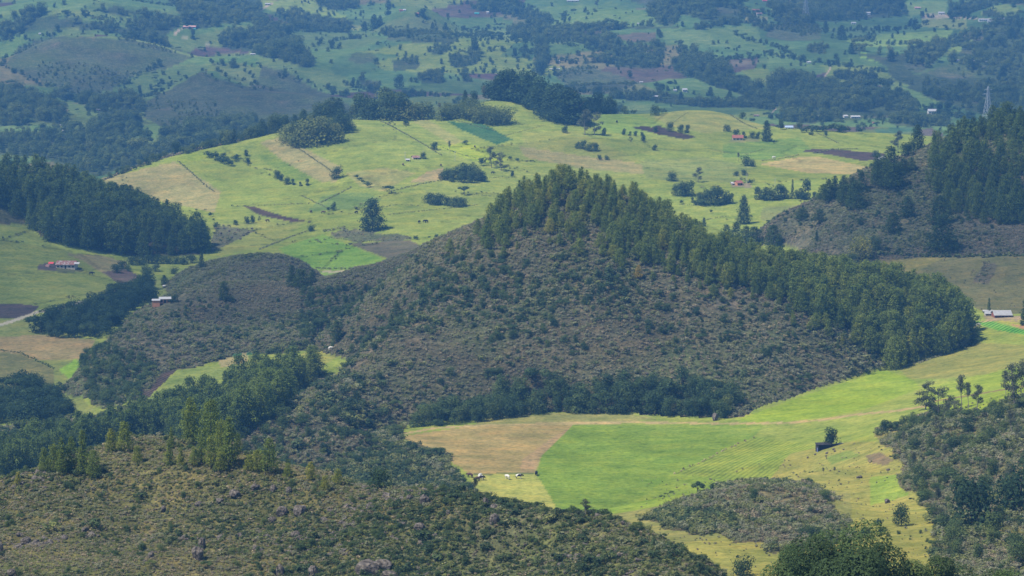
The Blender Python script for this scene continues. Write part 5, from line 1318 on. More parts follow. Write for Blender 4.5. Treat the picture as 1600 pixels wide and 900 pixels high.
GROUPS = [  # look-alikes that stand together share one label
 ('dark broadleaf tree in the oval thicket on the plateau', 'trees of the oval thicket', B, 'broad', 1560, .28, 1.25, [(692, 281, 15), (700, 281, 19), (708, 280, 22), (717, 279, 24), (726, 278, 26), (735, 280, 26), (744, 282, 24), (752, 284, 20), (705, 284, 15), (722, 285, 18), (738, 286, 18)]),
 ('dark broadleaf tree in the lower double thicket on the plateau', 'trees of the lower double thicket', B, 'low', 1560, .25, 1.2, [(670, 317, 16), (679, 320, 18), (688, 320, 19), (698, 321, 16), (708, 323, 17), (717, 323, 16), (724, 321, 13)]),
 ('bushy tree in the hedge clump left of the round dark tree', 'trees of the hedge clump', B, 'broad', 1560, .15, 1.2, [(433, 279, 13), (440, 283, 12), (449, 288, 12), (458, 289, 10), (480, 290, 12), (470, 291, 7)]),
 ('small bush in the short hedge above the umbrella tree', 'bushes of the short hedge', S_, 'bush', 1560, .3, 1.1, [(556, 279, 8), (562, 283, 8), (568, 287, 8), (575, 293, 12)]),
 ('small tree in the row left of the ploughed field', 'small trees in a row', B, 'broad', 1560, .12, 1.1, [(984, 212, 7), (993, 213, 9), (1003, 213, 7)]),
 ('broadleaf tree in the clump below the grey gum pair', 'trees of the clump below the gums', B, 'broad', 1560, .15, 1.2, [(902, 232, 11), (911, 233, 14), (921, 236, 15), (930, 236, 14), (936, 250, 10), (948, 250, 9)]),
 ('big leafy tree in the large grove on the right plateau', 'trees of the large grove', B, 'broad', 1560, .24, 1.2, [(1058, 306, 22), (1067, 307, 25), (1076, 306, 24), (1091, 320, 22), (1100, 321, 28), (1111, 321, 32), (1121, 320, 28), (1131, 319, 22), (1141, 318, 17), (1083, 317, 10)]),
 ('leafy tree in the farm windbreak', 'trees of the farm windbreak', B, 'broad', 1560, .16, 1.2, [(1186, 312, 20), (1195, 313, 20), (1204, 313, 22), (1216, 312, 26), (1226, 311, 22), (1246, 311, 16), (1252, 311, 18), (1273, 311, 12), (1280, 312, 12)]),
 ('dark bush in the patch below the bright plateau corner', 'bushes below the bright corner', S_, 'bush', 1560, .18, 1.3, [(326, 246, 12), (334, 249, 14), (343, 252, 13), (351, 256, 14), (358, 259, 11), (366, 252, 10), (372, 249, 9), (350, 246, 9)]),
 ('yellow topped leafy tree of the clump on the left crest', 'trees of the yellow topped clump', B, 'low', 1560, .66, 1.05, [(447, 221, 24), (458, 224, 28), (470, 226, 34), (483, 226, 40), (496, 225, 38), (508, 223, 32), (518, 222, 26)]),
 ('dark leafy tree behind the yellow topped clump', 'trees behind the yellow clump', B, 'broad', 1560, .22, 1.0, [(524, 209, 26), (534, 208, 30), (542, 204, 26), (526, 200, 28)]),
 ('dark tree in the row on the left crest', 'trees of the left crest', 'cypress_tree', 'cone', 1560, .3, .95, [(409, 212, 24), (424, 209, 26), (434, 207, 28), (446, 204, 22), (461, 197, 18), (474, 194, 26), (487, 190, 18), (500, 187, 28), (510, 186, 32), (520, 186, 32), (530, 186, 28), (550, 184, 24)]),
 ('tree of the crest wood with bright bushes at its feet', 'trees of the crest wood', B, 'broad', 1560, .28, 1.0, [(567, 183, 34), (576, 183, 32), (585, 184, 24), (594, 184, 26), (603, 184, 44), (612, 184, 42), (621, 184, 38), (630, 186, 28), (640, 187, 22)]),
 ('bright leafy bush at the front of the crest wood', 'bushes before the crest wood', S_, 'low', 1560, .62, 1.1, [(612, 187, 22), (624, 188, 26), (636, 188, 26), (648, 187, 24), (660, 187, 24), (670, 186, 18)]),
 ('pale green bush in the scrub along the crest', 'bushes along the crest scrub', S_, 'low', 1560, .56, 1.15, [(692, 188, 20), (702, 186, 16), (712, 184, 20), (722, 184, 18), (733, 187, 22), (744, 190, 20), (755, 193, 20), (766, 195, 20), (777, 194, 24), (788, 193, 24), (720, 178, 18), (735, 172, 18), (752, 178, 18), (700, 178, 16), (768, 180, 16)]),
 ('dark tall tree in the wood on the plateau summit', 'trees of the summit wood', 'cypress_tree', 'cone', 1560, .1, 1.15, [(772, 152, 30), (780, 152, 34), (788, 153, 40), (796, 155, 44), (804, 157, 46), (812, 160, 44), (820, 163, 42), (828, 166, 40), (836, 170, 42), (845, 174, 40), (854, 178, 40), (862, 182, 42), (870, 186, 46), (879, 190, 46), (888, 193, 50), (897, 195, 46), (905, 194, 34), (815, 152, 34), (832, 158, 30), (850, 165, 30), (868, 172, 36), (886, 180, 34), (800, 148, 30)]),
 ('dark tree in the short grove behind the grey gum pair', 'trees of the short grove', 'cypress_tree', 'cone', 1560, .1, 1.1, [(912, 172, 26), (920, 171, 28), (928, 172, 30), (936, 172, 34), (944, 172, 32), (952, 172, 30), (959, 172, 22)]),
 ('dark bush of the hedge on the right crest', 'bushes of the crest hedge', S_, 'bush', 1560, .2, 1.3, [(1262, 204, 8), (1272, 205, 10), (1281, 206, 11), (1290, 205, 10), (1299, 205, 12), (1308, 206, 13), (1322, 206, 10), (1256, 207, 9)]),
 ('conifer in the loose group on the upper left of the right hill', 'conifers of the loose group', T, 'pine', 1290, .1, 1.25, [(1286, 312, 26), (1295, 316, 34), (1304, 308, 36), (1314, 312, 32), (1322, 318, 30), (1338, 326, 40), (1332, 304, 30), (1346, 300, 32), (1318, 300, 26)]),
 ('conifer in the upper group on the right hill', 'conifers of the upper group', T, 'pine', 1290, .08, 1.2, [(1366, 282, 30), (1376, 290, 40), (1386, 294, 44), (1396, 298, 48), (1404, 294, 42), (1392, 276, 46), (1372, 272, 30), (1424, 268, 24), (1412, 272, 26)]),
 ('scattered conifer on the skyline of the right hill', 'conifers on the right skyline', T, 'pine', 1290, .08, 1.25, [(1485, 222, 28), (1500, 215, 26), (1508, 214, 30), (1521, 209, 28), (1536, 207, 24), (1548, 206, 30), (1562, 205, 30), (1585, 206, 34), (1594, 206, 32), (1492, 232, 26), (1515, 222, 24)]),
 ('yellow green young pine on the foreground hill', 'young pines on the foreground hill', T, 'pine', 560, .68, .95, [(215, 722, 26), (265, 726, 42), (283, 728, 32), (304, 728, 30), (402, 736, 36), (450, 746, 22), (486, 750, 32), (508, 766, 26), (528, 757, 24), (174, 706, 40), (28, 758, 20), (345, 735, 30), (96, 738, 36), (390, 734, 26)]),
 ('dark leafy shrub tree by the heath below the left plantation', 'shrub trees below the left plantation', S_, 'low', 1380, .2, 1.25, [(182, 426, 14), (192, 420, 14), (205, 414, 14), (218, 414, 16), (232, 412, 15), (246, 412, 16), (260, 412, 15), (274, 412, 15), (288, 413, 15), (300, 411, 14), (228, 426, 14), (243, 424, 12), (273, 428, 14), (200, 424, 10)]),
 ('small dark tree dotted on the upper far pastures', 'small trees on the far pastures', 'small_tree', 'broad', 2600, .1, 1.0, [(709, 7, 7), (721, 7, 7), (730, 6, 7), (718, 20, 6), (700, 27, 7), (773, 36, 8), (862, 10, 7), (849, 32, 10), (875, 42, 8), (1012, 98, 8), (1055, 131, 8), (984, 71, 7), (1320, 85, 7), (1345, 78, 6), (1394, 60, 7), (1370, 70, 6), (1300, 60, 8), (1306, 92, 9), (1330, 98, 7), (1222, 114, 7), (1380, 48, 7), (1402, 54, 8), (1412, 55, 7), (1357, 56, 8), (1310, 55, 7), (870, 100, 8), (880, 110, 8), (912, 92, 7), (1130, 112, 8), (1172, 88, 6), (1460, 50, 7), (1240, 128, 9), (1490, 35, 7), (1180, 28, 8), (1195, 108, 9), (556, 60, 8), (590, 70, 7), (690, 100, 9), (480, 90, 8), (436, 84, 8), (780, 62, 8), (770, 101, 7), (115, 208, 8), (248, 135, 9), (235, 140, 9), (268, 132, 8), (256, 148, 7), (180, 152, 8), (130, 52, 7), (85, 12, 8), (100, 8, 10), (90, 50, 14), (40, 62, 10), (320, 80, 7), (300, 90, 7), (182, 190, 8), (410, 30, 8), (1136, 38, 8), (1066, 42, 9), (1110, 45, 7)]),
 ('dark conifer on the far pasture hedgerows', 'conifers on the far hedgerows', 'cypress_tree', 'cone', 2600, .05, .95, [(435, 50, 12), (480, 50, 14), (530, 48, 16), (538, 50, 14), (570, 48, 14), (585, 45, 22), (594, 40, 18), (676, 45, 10), (696, 48, 14), (1040, 40, 12), (1022, 20, 14), (1082, 84, 16), (1128, 110, 16), (1160, 134, 14), (1206, 145, 14), (1260, 150, 18), (1272, 142, 16), (1330, 150, 18), (1380, 165, 18), (1336, 148, 20), (1300, 160, 16), (1110, 150, 16), (1140, 156, 14), (1064, 158, 14), (1410, 168, 12), (1566, 126, 20), (1545, 140, 18), (1580, 60, 18), (1590, 50, 20), (1270, 40, 14), (1250, 26, 14), (1290, 50, 18), (1315, 62, 22), (1330, 84, 18), (1392, 96, 18), (1420, 98, 16), (1450, 92, 14)]),
]
for lb, gp, nm, kd, lo, ti, wd, pts in GROUPS:
    for (u, v, h) in pts:
        kd_ = kd
        if 'crest' in gp or 'summit' in gp or 'yellow' in gp: h *= 1.16; wd_ = wd * 1.15
        else: wd_ = wd
        if gp in ('trees of the summit wood', 'trees of the short grove', 'trees of the left crest') and rnd.random() < .5: kd_ = 'broad'
        plant(u, v, h * rnd.uniform(.92, 1.1), nm, kd_, lb, wd_ * rnd.uniform(.88, 1.12), ti + rnd.uniform(-.10, .14), lo, cat='bush' if nm == S_ else 'tree', group=gp, parts=lo < 2500)

# pines of the foreground hill, one by one
for k_, (u, v, h, w_, ti, lb) in enumerate([
    (298, 694, 76, 1.25, .50, 'tallest pine of the foreground group, sunlit on its left'), (330, 703, 82, 1.15, .42, 'tall darker pine right of the tallest in the foreground group'),
    (358, 728, 80, 1.1, .46, 'dense pine at the right end of the foreground group'), (347, 714, 60, 1.1, .60, 'narrow yellow tipped pine inside the foreground group'),
    (330, 730, 52, 1.2, .62, 'shorter yellow green pine in front of the tall pair'), (421, 741, 60, 1.3, .52, 'single yellow green pine right of the foreground group'),
    (130, 741, 72, 1.15, .45, 'tall slim pine on the left flank of the foreground hill'), (112, 738, 58, 1.1, .36, 'slim pine left of the tall one on the hill flank'),
    (147, 747, 46, 1.2, .50, 'shorter pine right of the tall slim one'), (97, 742, 60, 1.1, .42, 'pine third from the left on the hill flank'), (84, 738, 46, 1.1, .55, 'pine second from the left on the hill flank'),
    (69, 737, 40, 1.2, .52, 'leftmost pine on the hill flank'), (195, 708, 52, 1.35, .60, 'bushy yellow green pine alone on the hill top'), (268, 700, 34, 1.2, .5, 'small pine left of the tallest foreground pine'),
    (315, 722, 40, 1.1, .45, 'dark slim pine between the tall foreground pines'), (372, 700, 30, 1.2, .35, 'short pine behind the dense one at the right end')]):
    plant(u, v, h, T, 'pine', lb, w_ * .66, ti + .03, 560, variant=k_)

# ------------------------------------------------------------------ pine stands
STANDS = [
 # name, polygon of the feet, landforms, Dlo, Dhi, spacing m, height(D, u, v) m, tint, label
 ('left', [(-60, 262), (0, 268), (60, 282), (110, 298), (200, 334), (260, 358), (318, 384), (330, 396), (270, 401), (200, 402), (140, 392), (75, 378), (40, 352), (0, 326), (-60, 316)], 1500, 2000, 6.4, lambda u, v: 14 + 6 * rnd.random(), .24, 'dark pine in the dense plantation at the left edge'),
 ('centre', [(742, 372), (768, 345), (800, 318), (835, 298), (872, 288), (930, 297), (1000, 321), (1060, 358), (1120, 394), (1200, 420), (1300, 440), (1400, 456), (1482, 482), (1513, 524), (1508, 536), (1460, 556), (1396, 577), (1352, 548), (1300, 512), (1240, 482), (1180, 456), (1110, 440), (1040, 425), (960, 400), (890, 368), (830, 352), (800, 362), (765, 392)], 1000, 1330, 4.0, lambda u, v: (6 + 4.5 * rnd.random() + max(0, (u - 950) / 550) * 5.5), .50, 'pine in the wood covering the crest of the middle hill'),
 ('right', [(1455, 245), (1480, 228), (1540, 206), (1760, 180), (1760, 345), (1600, 352), (1540, 350), (1490, 335), (1462, 300)], 1290, 1760, 8.2, lambda u, v: 11 + 6.5 * rnd.random(), .34, 'pine in the dense stand on the hill at the right edge'),
 ('gully', [(-60, 735), (0, 722), (80, 706), (150, 696), (240, 662), (300, 645), (360, 618), (420, 598), (490, 580), (499, 590), (440, 640), (400, 665), (350, 690), (250, 720), (150, 735), (60, 775), (-60, 800)], 800, 1330, 5.2, lambda u, v: 11.5 + 5.5 * rnd.random(), .26, 'pine in the shaded row behind the foreground hill'),
]
cand = []
for si, (nm, poly, lo, hi, sp_, hf, ti, lb) in enumerate(STANDS):
    m = inpoly(poly, PU, PV) & (GY > lo) & (GY < hi) & (LAND != names.index('near'))
    P_, i, j = sample(m, n=6000)
    if nm == 'centre':
        dens = 0.5 + 0.5 * fbm(P_[:, 0], P_[:, 1], 40, 2, 8)
        P_ = P_[dens > 0.33 - 0.35 * (PU[i, j] > 1150)]
    P_ = P_[spaced(P_, sp_ * rng.uniform(.75, 1.3, len(P_)))]
    for p in P_:
        u, v = project(p[0], p[1], p[2])
        h = hf(u, v) * (1 if rnd.random() > .15 else rnd.uniform(.55, .8))
        tt = ti + rnd.uniform(-.16, .15)
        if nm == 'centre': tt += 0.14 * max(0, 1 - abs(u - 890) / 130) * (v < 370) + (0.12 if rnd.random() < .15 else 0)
        if nm == 'gully': tt += .22 * max(0, (u - 250) / 250)  # tint rises to the right: sunlight on that end put into the colour
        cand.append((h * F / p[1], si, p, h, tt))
cand.sort(key=lambda c: -c[0])
protos = None
npine = sum(1 for o in bpy.data.objects if o.name.startswith('pine_tree'))
NIND = max(0, 285 - npine)
# a tree the ones in front hide completely needs no object of its own; prefer those seen
quota = {0: 62, 1: 92, 2: 40, 3: 60}
ind, rest = [], []
cnt = {}
for c in sorted(cand, key=lambda c: c[2][1] * (1 + 0.08 * rnd.random())):
    if cnt.get(c[1], 0) < quota[c[1]] and len(ind) < NIND: ind.append(c); cnt[c[1]] = cnt.get(c[1], 0) + 1
    else: rest.append(c)
first = {}
for (hpx, si, p, h, tt) in ind:
    vi = rnd.randrange(7)
    u_ = project(*p)[0]
    lb_, gp_ = STANDS[si][7], 'pines of the ' + STANDS[si][0] + ' stand'
    if STANDS[si][0] == 'centre':
        w3 = 'left end' if u_ < 830 else ('very crest' if u_ < 1000 else ('right shoulder' if u_ < 1230 else 'low right end'))
        lb_ = 'pine at the ' + w3 + ' of the wood on the middle hill'; gp_ += ', ' + w3
    if STANDS[si][0] == 'gully':
        w3 = 'dark lower left' if u_ < 190 else ('middle' if u_ < 370 else 'sunlit right end')
        lb_ = 'pine in the ' + w3 + ' of the row behind the foreground hill'; gp_ += ', ' + w3
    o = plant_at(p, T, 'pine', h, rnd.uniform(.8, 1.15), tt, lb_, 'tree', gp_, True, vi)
    first.setdefault(vi, o)
NG_PINE = scatter_group('pine_stand', [list(first[k].children) for k in sorted(first)])
for si, st in enumerate(STANDS):
    q = [c for c in rest if c[1] == si]
    if not q: continue
    P_ = np.array([c[2] for c in q]); h = np.array([c[3] for c in q]); w_ = h * rng.uniform(.8, 1.15, len(q))
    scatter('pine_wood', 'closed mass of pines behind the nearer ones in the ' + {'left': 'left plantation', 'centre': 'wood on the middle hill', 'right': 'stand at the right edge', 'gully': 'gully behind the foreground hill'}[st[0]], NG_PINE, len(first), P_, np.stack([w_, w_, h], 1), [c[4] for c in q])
m = L('centre') & nearline([(705, 402), (765, 396), (830, 358), (890, 374), (960, 406), (1040, 432), (1110, 448), (1180, 463), (1240, 490), (1300, 520), (1350, 556)], PU, PV, 15)
P_, i, j = sample(m, n=260); P_ = P_[spaced(P_, 4.5)]
h = rng.uniform(2, 7.5, len(P_)); w_ = h * rng.uniform(1.0, 1.5, len(P_))
scatter('young_pines', 'young pines straggling below the wood on the middle hill', NG_PINE, len(first), P_, np.stack([w_, w_, h], 1), np.clip(.5 + rng.normal(size=len(P_)) * .14, .1, .95))
print('pines', len(cand), 'individual', len(ind))

# broadleaf woods near enough to tell trees apart
WOODS = [
 ([(640, 668), (740, 650), (780, 628), (820, 612), (1000, 604), (1100, 615), (1150, 628), (1132, 654), (1000, 648), (850, 646), (700, 664)], 900, 1300, 5.2, 9.0, .27, B, 'broad', 1.05, 'dark tree in the broadleaf belt at the foot of the middle hill', 'trees at the foot of the middle hill', 48),
 ([(55, 522), (75, 505), (140, 480), (190, 462), (232, 450), (244, 466), (205, 484), (186, 512), (165, 528), (115, 530)], 1250, 1600, 6.5, 8.5, .10, 'bush', 'low', 1.0, 'dark bushy tree in the thicket between the dirt road and the heath ridge', 'trees of the roadside thicket', 60),
 ([(-30, 618), (50, 606), (88, 628), (112, 650), (60, 662), (-30, 662)], 1050, 1380, 5.5, 8.0, .08, 'bush', 'low', 1.0, 'dark bushy tree in the thicket at the left edge above the gully pines', 'trees of the left edge thicket', 34),
 ([(126, 566), (150, 548), (200, 548), (246, 580), (206, 626), (165, 640), (140, 622)], 1100, 1420, 4.5, 4.2, .3, 'bush', 'low', 1.1, 'dense bushy tree at the rounded toe of the heath ridge', 'bushy trees at the ridge toe', 46),
 ([(1394, 668), (1440, 650), (1530, 648), (1760, 610), (1760, 900), (1490, 880), (1450, 840), (1440, 770), (1412, 720)], 560, 1000, 11.5, 5.6, .36, B, 'broad', 1.1, 'mixed tree in the wooded slope at the right edge of the foreground', 'trees of the wooded slope', 60),
]
back_ = []
for poly, lo, hi, sp_, hh, ti, nm, kd, wd, lb, gp, mx in WOODS:
    m = inpoly(poly, PU, PV) & (GY > lo) & (GY < hi) & (LAND != names.index('near'))
    P_, i, j = sample(m, n=2500)
    P_ = P_[spaced(P_, sp_ * .8)]
    back_.append((P_[mx:], hh, wd, ti, lb))
    for p in P_[:mx]:
        h = hh * rnd.uniform(.6, 1.25)
        u_, v_ = project(*p); lb2, gp2 = lb, gp
        if lb.startswith('dark tree in the broadleaf belt'):
            w3 = 'left' if u_ < 860 else ('middle' if u_ < 1010 else 'right'); lb2 = 'dark tree in the ' + w3 + ' part of the belt at the foot of the middle hill'; gp2 = gp + ', ' + w3
        if lb.startswith('mixed'):
            w3 = 'upper' if v_ < 730 else ('middle' if v_ < 800 else 'lowest'); lb2 = 'mixed tree in the ' + w3 + ' part of the wooded slope at the right edge'; gp2 = gp + ', ' + w3
        gum = lb.startswith('mixed') and rnd.random() < .45
        plant_at(p, nm, 'gum' if gum else kd, h * (1.2 if gum else 1), wd * rnd.uniform(.85, 1.2), ti + rnd.uniform(-.1, .14), lb2, 'bush' if nm == 'bush' else 'tree', gp2, True)

# the near tree whose top shows at the bottom edge, and the shrubs beside it
def near_tree(u, v, hpx, D, name, label, wide, tint, seed, lobes, k):
    a, b = ray(u, v)
    X, Y = float(a * D), D
    z = float(Hxy(X, Y))
    top = float(b * D + CZ)
    h = top - z
    arr = proto_broad(seed, wide, lobes, .22, .0062, k, 1.0, 4000, 2.0, rad=.62)
    o = bpy.data.objects.new(name, None); COL.objects.link(o)
    cr = link('crown', leafmesh('crown', arr, M_LEAF), o); cr['tint'] = tint
    tr = link('trunk', trunk_mesh('trunk', .6, .022, M_BARK, 6, seed), o)
    o.location = (X, Y, z); o.scale = (h, h, h); tag(o, label, 'tree')
near_tree(1330, 820, 0, 300, 'broadleaf_tree', 'nearest tree, its leafy dark crown cut by the bottom edge', .58, .24, 201, 44, 1900)
near_tree(1262, 858, 0, 310, 'broadleaf_tree', 'smaller leafy crown left of the nearest tree at the bottom edge', .45, .22, 202, 24, 1700)
near_tree(1448, 868, 0, 305, 'broadleaf_tree', 'yellowish leafy crown at the bottom edge right of the nearest tree', .5, .34, 203, 24, 2000)
near_tree(1545, 878, 0, 310, 'broadleaf_tree', 'low dark crown at the bottom edge near the right corner', .6, .25, 204, 26, 1700)

# ------------------------------------------------------------------ shrubs: a few told apart, the rest ground cover
shp = []
for k_, (u, v, h, ti, lb) in enumerate([(220, 780, 18, .02, 'dark rounded shrub in the middle of the foreground hill'), (145, 826, 20, .1, 'dark shrub low on the left of the foreground hill'), (77, 832, 22, .25, 'grey green shrub at the lower left of the foreground hill'), (660, 845, 24, .05, 'dark upright shrub right of the centre of the foreground hill')]):
    p = ground(u, v, 300); hm = h * p[1] / F
    o = link('shrub', SHRUBS[k_]); o.location = p; o.scale = (hm * 1.5, hm * 1.5, hm); o['tint'] = ti
    tag(o, lb, 'shrub'); shp.append(o)
NG_SHRUB = scatter_group('shrubs', [[o] for o in shp])
tf = []
for k_, (u, v, lb) in enumerate([(560, 872, 'pale grass tussock beside the flat outcrop'), (345, 862, 'pale grass tussock right of the split boulder')]):
    p = ground(u, v, 300); o = link('tussock', TUFTS[k_]); o.location = p; o.scale = (1.2, 1.2, 1.0); o['tint'] = .9
    tag(o, lb, 'tussock'); tf.append(o)
NG_TUFT = scatter_group('tussocks', [[o] for o in tf])

NOHOUSE = ~((PU > 242) & (PU < 290) & (PV > 458) & (PV < 484) & (GY < 1480))
def thin(P_):                                    # leave stony bare patches open
    return 1 - .85 * np.clip(fbm(P_[:, 0], P_[:, 1], 42, 4, 61) * 2.2 - .45, 0, 1)
def shrub_field(mask, per, lo, hi, tint, spread, label, name='shrubs', clump=None, ng=None, nv=4, sq=(.9, 1.5), cap=90000, density=None, amp=.34):
    P_, i, j = sample(mask, per_m2=per)
    if density is not None and len(P_):
        P_ = P_[rng.random(len(P_)) < density(P_)]
    P_ = P_[:cap]
    if not len(P_): return
    n = len(P_)
    s = lo + (hi - lo) * rng.random(n) ** 2.2
    c = fbm(P_[:, 0], P_[:, 1], 38, 3, 71); c2 = fbm(P_[:, 0], P_[:, 1], 13, 2, 73)
    t = np.clip(tint - amp * c - 0.16 * c2 + rng.normal(size=n) * spread, 0.0, 1.0)
    s = s * (1 + 0.55 * np.clip(c, -.6, 1))
    w_ = s * rng.uniform(sq[0], sq[1], n)
    print(name, label[:30], n)
    return scatter(name, label, ng or NG_SHRUB, nv, P_ - np.array([0, 0, .05]), np.stack([w_, w_, s], 1), t, tilt=.12)
far_ = GY > 2540
shrub_field(L('centre'), .80, .40, 1.8, .58, .15, 'grey brown heath and shrubs covering the middle hill', density=thin)
shrub_field(L('centre') & (PV > 420), .06, 1.3, 4.0, .20, .14, 'taller green shrubs scattered over the face of the middle hill', density=lambda P_: np.clip(.5 + 1.3 * fbm(P_[:, 0], P_[:, 1], 55, 2, 19), .05, 1))
shrub_field(L('centre') & (PU > 820) & (PV > 400), .16, 1.2, 3.2, .47, .06, 'pale sage shrubs on the right face of the middle hill', amp=.1, density=lambda P_: np.clip(.4 + 1.6 * fbm(P_[:, 0], P_[:, 1], 40, 2, 21), .05, 1))
shrub_field(L('ridge') & NOHOUSE, .85, .4, 1.6, .60, .12, 'grey heath shrubs covering the left ridge', density=thin)
shrub_field(L('ridge') & NOHOUSE & (PV > 490), .09, 1.2, 3.2, .26, .12, 'green shrubs on the lower slope of the left ridge', density=lambda P_: np.clip(.6 + fbm(P_[:, 0], P_[:, 1], 50, 2, 29), .1, 1))
shrub_field(L('mound'), .6, .5, 2.0, .44, .10, 'grey heath shrubs on the low mound')
shrub_field(L('forest_right'), .70, .45, 1.9, .55, .14, 'heath shrubs on the right hill', density=thin)
shrub_field((LAND == 0) & (WILD_MASK > .5) & (GY > 620) & (GY < 1480) & (PU < 800), .50, .6, 2.9, .36, .16, 'dense shrubs in the hollow behind the foreground hill')
shrub_field((LAND == 0) & (WILD_MASK > .5) & (GY > 380) & (GY < 1010) & (PU > 900), .75, .5, 2.6, .43, .18, 'shrubs on the scrub knoll and the wooded slope', density=lambda P_: np.where(P_[:, 0] / P_[:, 1] > .119, 1 - .92 * np.clip(fbm(P_[:, 0], P_[:, 1], 34, 4, 211) * 2.4 - .05, 0, 1), 1))
shrub_field(L('near'), 2.2, .22, .95, .36, .20, 'low shrubs covering the foreground hill', amp=.48, sq=(1.0, 1.8), density=thin)
shrub_field(L('near'), .10, .7, 2.2, .20, .14, 'taller green shrubs on the foreground hill', density=lambda P_: np.clip(.5 + 1.2 * fbm(P_[:, 0], P_[:, 1], 30, 2, 39), .05, 1))
shrub_field(L('near'), 1.3, .25, .75, .72, .22, 'pale grass tussocks on the foreground hill', amp=.5, name='tussock_grass', ng=NG_TUFT, nv=2)
shrub_field((LAND == 0) & (WILD_MASK < .3) & (GY > 560) & (GY < 1000) & (PU > 1000), .035, .3, .9, .62, .2, 'tufts on the grassy bank', name='tussock_grass', ng=NG_TUFT, nv=2)
shrub_field((LAND == 0) & (WILD_MASK < .3) & (GY > 1290) & (GY < 1560) & (PU > 1320) & (PV > 398) & (PV < 490), .02, .4, 1.1, .66, .2, 'tufts on the rough pasture at right', name='tussock_grass', ng=NG_TUFT, nv=2)
shrub_field((LAND == 0) & (WILD_MASK > .3) & (GY > 1340) & (GY < 2000), .08, .6, 2.0, .5, .2, 'shrubs on the fallow patches')
shrub_field(L('forest_left'), .02, .6, 1.6, .4, .2, 'undergrowth along the left plantation')

# woods on the far side: one mass each
bt = [o for o in bpy.data.objects if o.name.startswith('broadleaf_tree') and o.type == 'EMPTY'][:40]
prot = []
seen = set()
for o in bt:
    c = [x for x in o.children if x.name.startswith('crown')][0]
    if c.data.name in seen or c.data.materials[0] is not M_LEAF or len(c.data.polygons) > 3000: continue
    seen.add(c.data.name); prot.append([c])
    if len(prot) == 5: break
NG_FAR = scatter_group('far_wood', prot)
for (nm, lb, poly), m in zip(FW, FARMASK):
    scrubby = nm == 'scrub_slope'
    P_, i, j = sample(m, n=5000 if not scrubby else 2600, vis=False)
    if not len(P_): continue
    sp_ = 8.0 if not scrubby else 5.5
    if nm == 'hedge': sp_ = 5
    P_ = P_[spaced(P_, sp_ * rng.uniform(.7, 1.5, len(P_)))]
    n = len(P_)
    dn = fbm(P_[:, 0], P_[:, 1], 90, 2, 66)
    if scrubby: P_ = P_[dn > .08]; n = len(P_)
    if not scrubby: P_ = P_[dn + .35 * fbm(P_[:, 0], P_[:, 1], 28, 2, 67) > -.26]; n = len(P_)
    lo_, hi_ = (6, 14) if nm == 'wood' else ((1.5, 5) if scrubby else (4, 9))
    h = rng.uniform(lo_, hi_, n) * (1 + .35 * fbm(P_[:, 0], P_[:, 1], 120, 2, 44))
    if not scrubby: h *= np.where(rng.random(n) < .12, 1.45, 1) * np.where(rng.random(n) < .3, .6, 1)
    w_ = h * rng.uniform(.8, 1.25, n) * (1.2 if scrubby else 1)
    t = np.clip((.48 if not scrubby else .5) + rng.normal(size=n) * .07 + .1 * fbm(P_[:, 0], P_[:, 1], 150, 2, 14), 0.02, 1)  # lighter tint puts the thicker far haze into the leaf colour
    scatter(nm, lb, NG_FAR, len(prot), P_, np.stack([w_, w_, h], 1), t)
for P_, hh, wd, ti, lb in back_:
    if len(P_) < 3: continue
    h = hh * rng.uniform(.6, 1.2, len(P_)); w_ = h * wd * rng.uniform(.85, 1.2, len(P_))
    scatter('wood', 'rest of the mass behind: ' + lb.split(' in ')[-1].split(' at ')[-1], NG_FAR, len(prot), P_, np.stack([w_, w_, h], 1), np.clip(ti + rng.normal(size=len(P_)) * .08, .02, 1))
FL = [[(0, 28), (60, 24), (150, 26), (205, 36)], [(60, 60), (140, 44), (205, 60), (262, 66)], [(330, 98), (365, 103), (410, 104)], [(400, 52), (470, 50), (560, 52), (640, 60), (700, 58), (800, 62)], [(700, 48), (760, 46), (800, 46)], [(430, 118), (480, 130), (540, 152)], [(540, 132), (600, 150), (640, 168)], [(800, 62), (870, 68), (960, 84)], [(1026, 50), (1034, 66), (1090, 100)], [(1150, 56), (1210, 74), (1240, 90)], [(1200, 112), (1240, 108), (1300, 114)], [(1300, 50), (1370, 48), (1440, 46)], [(1440, 26), (1530, 30)], [(1290, 100), (1350, 108), (1410, 118)], [(1430, 165), (1470, 180), (1520, 186)], [(1196, 84), (1260, 96), (1330, 104)], [(860, 60), (930, 44)], [(870, 12), (890, 45)], [(480, 78), (500, 70), (560, 60)], [(640, 130), (700, 112), (740, 108)], [(560, 160), (640, 150), (700, 150)], [(60, 140), (100, 150), (160, 180), (215, 205)], [(0, 100), (60, 130), (110, 155)], [(1100, 30), (1200, 20)], [(1200, 186), (1280, 188), (1400, 190), (1500, 186)], [(880, 140), (960, 150), (1040, 160)], [(960, 134), (1040, 140), (1110, 150)], [(250, 100), (210, 124), (180, 142)], [(1330, 60), (1400, 70), (1500, 60)], [(600, 70), (650, 84), (720, 84)], [(760, 80), (830, 84), (900, 100)], [(1110, 96), (1180, 90), (1200, 84)]]
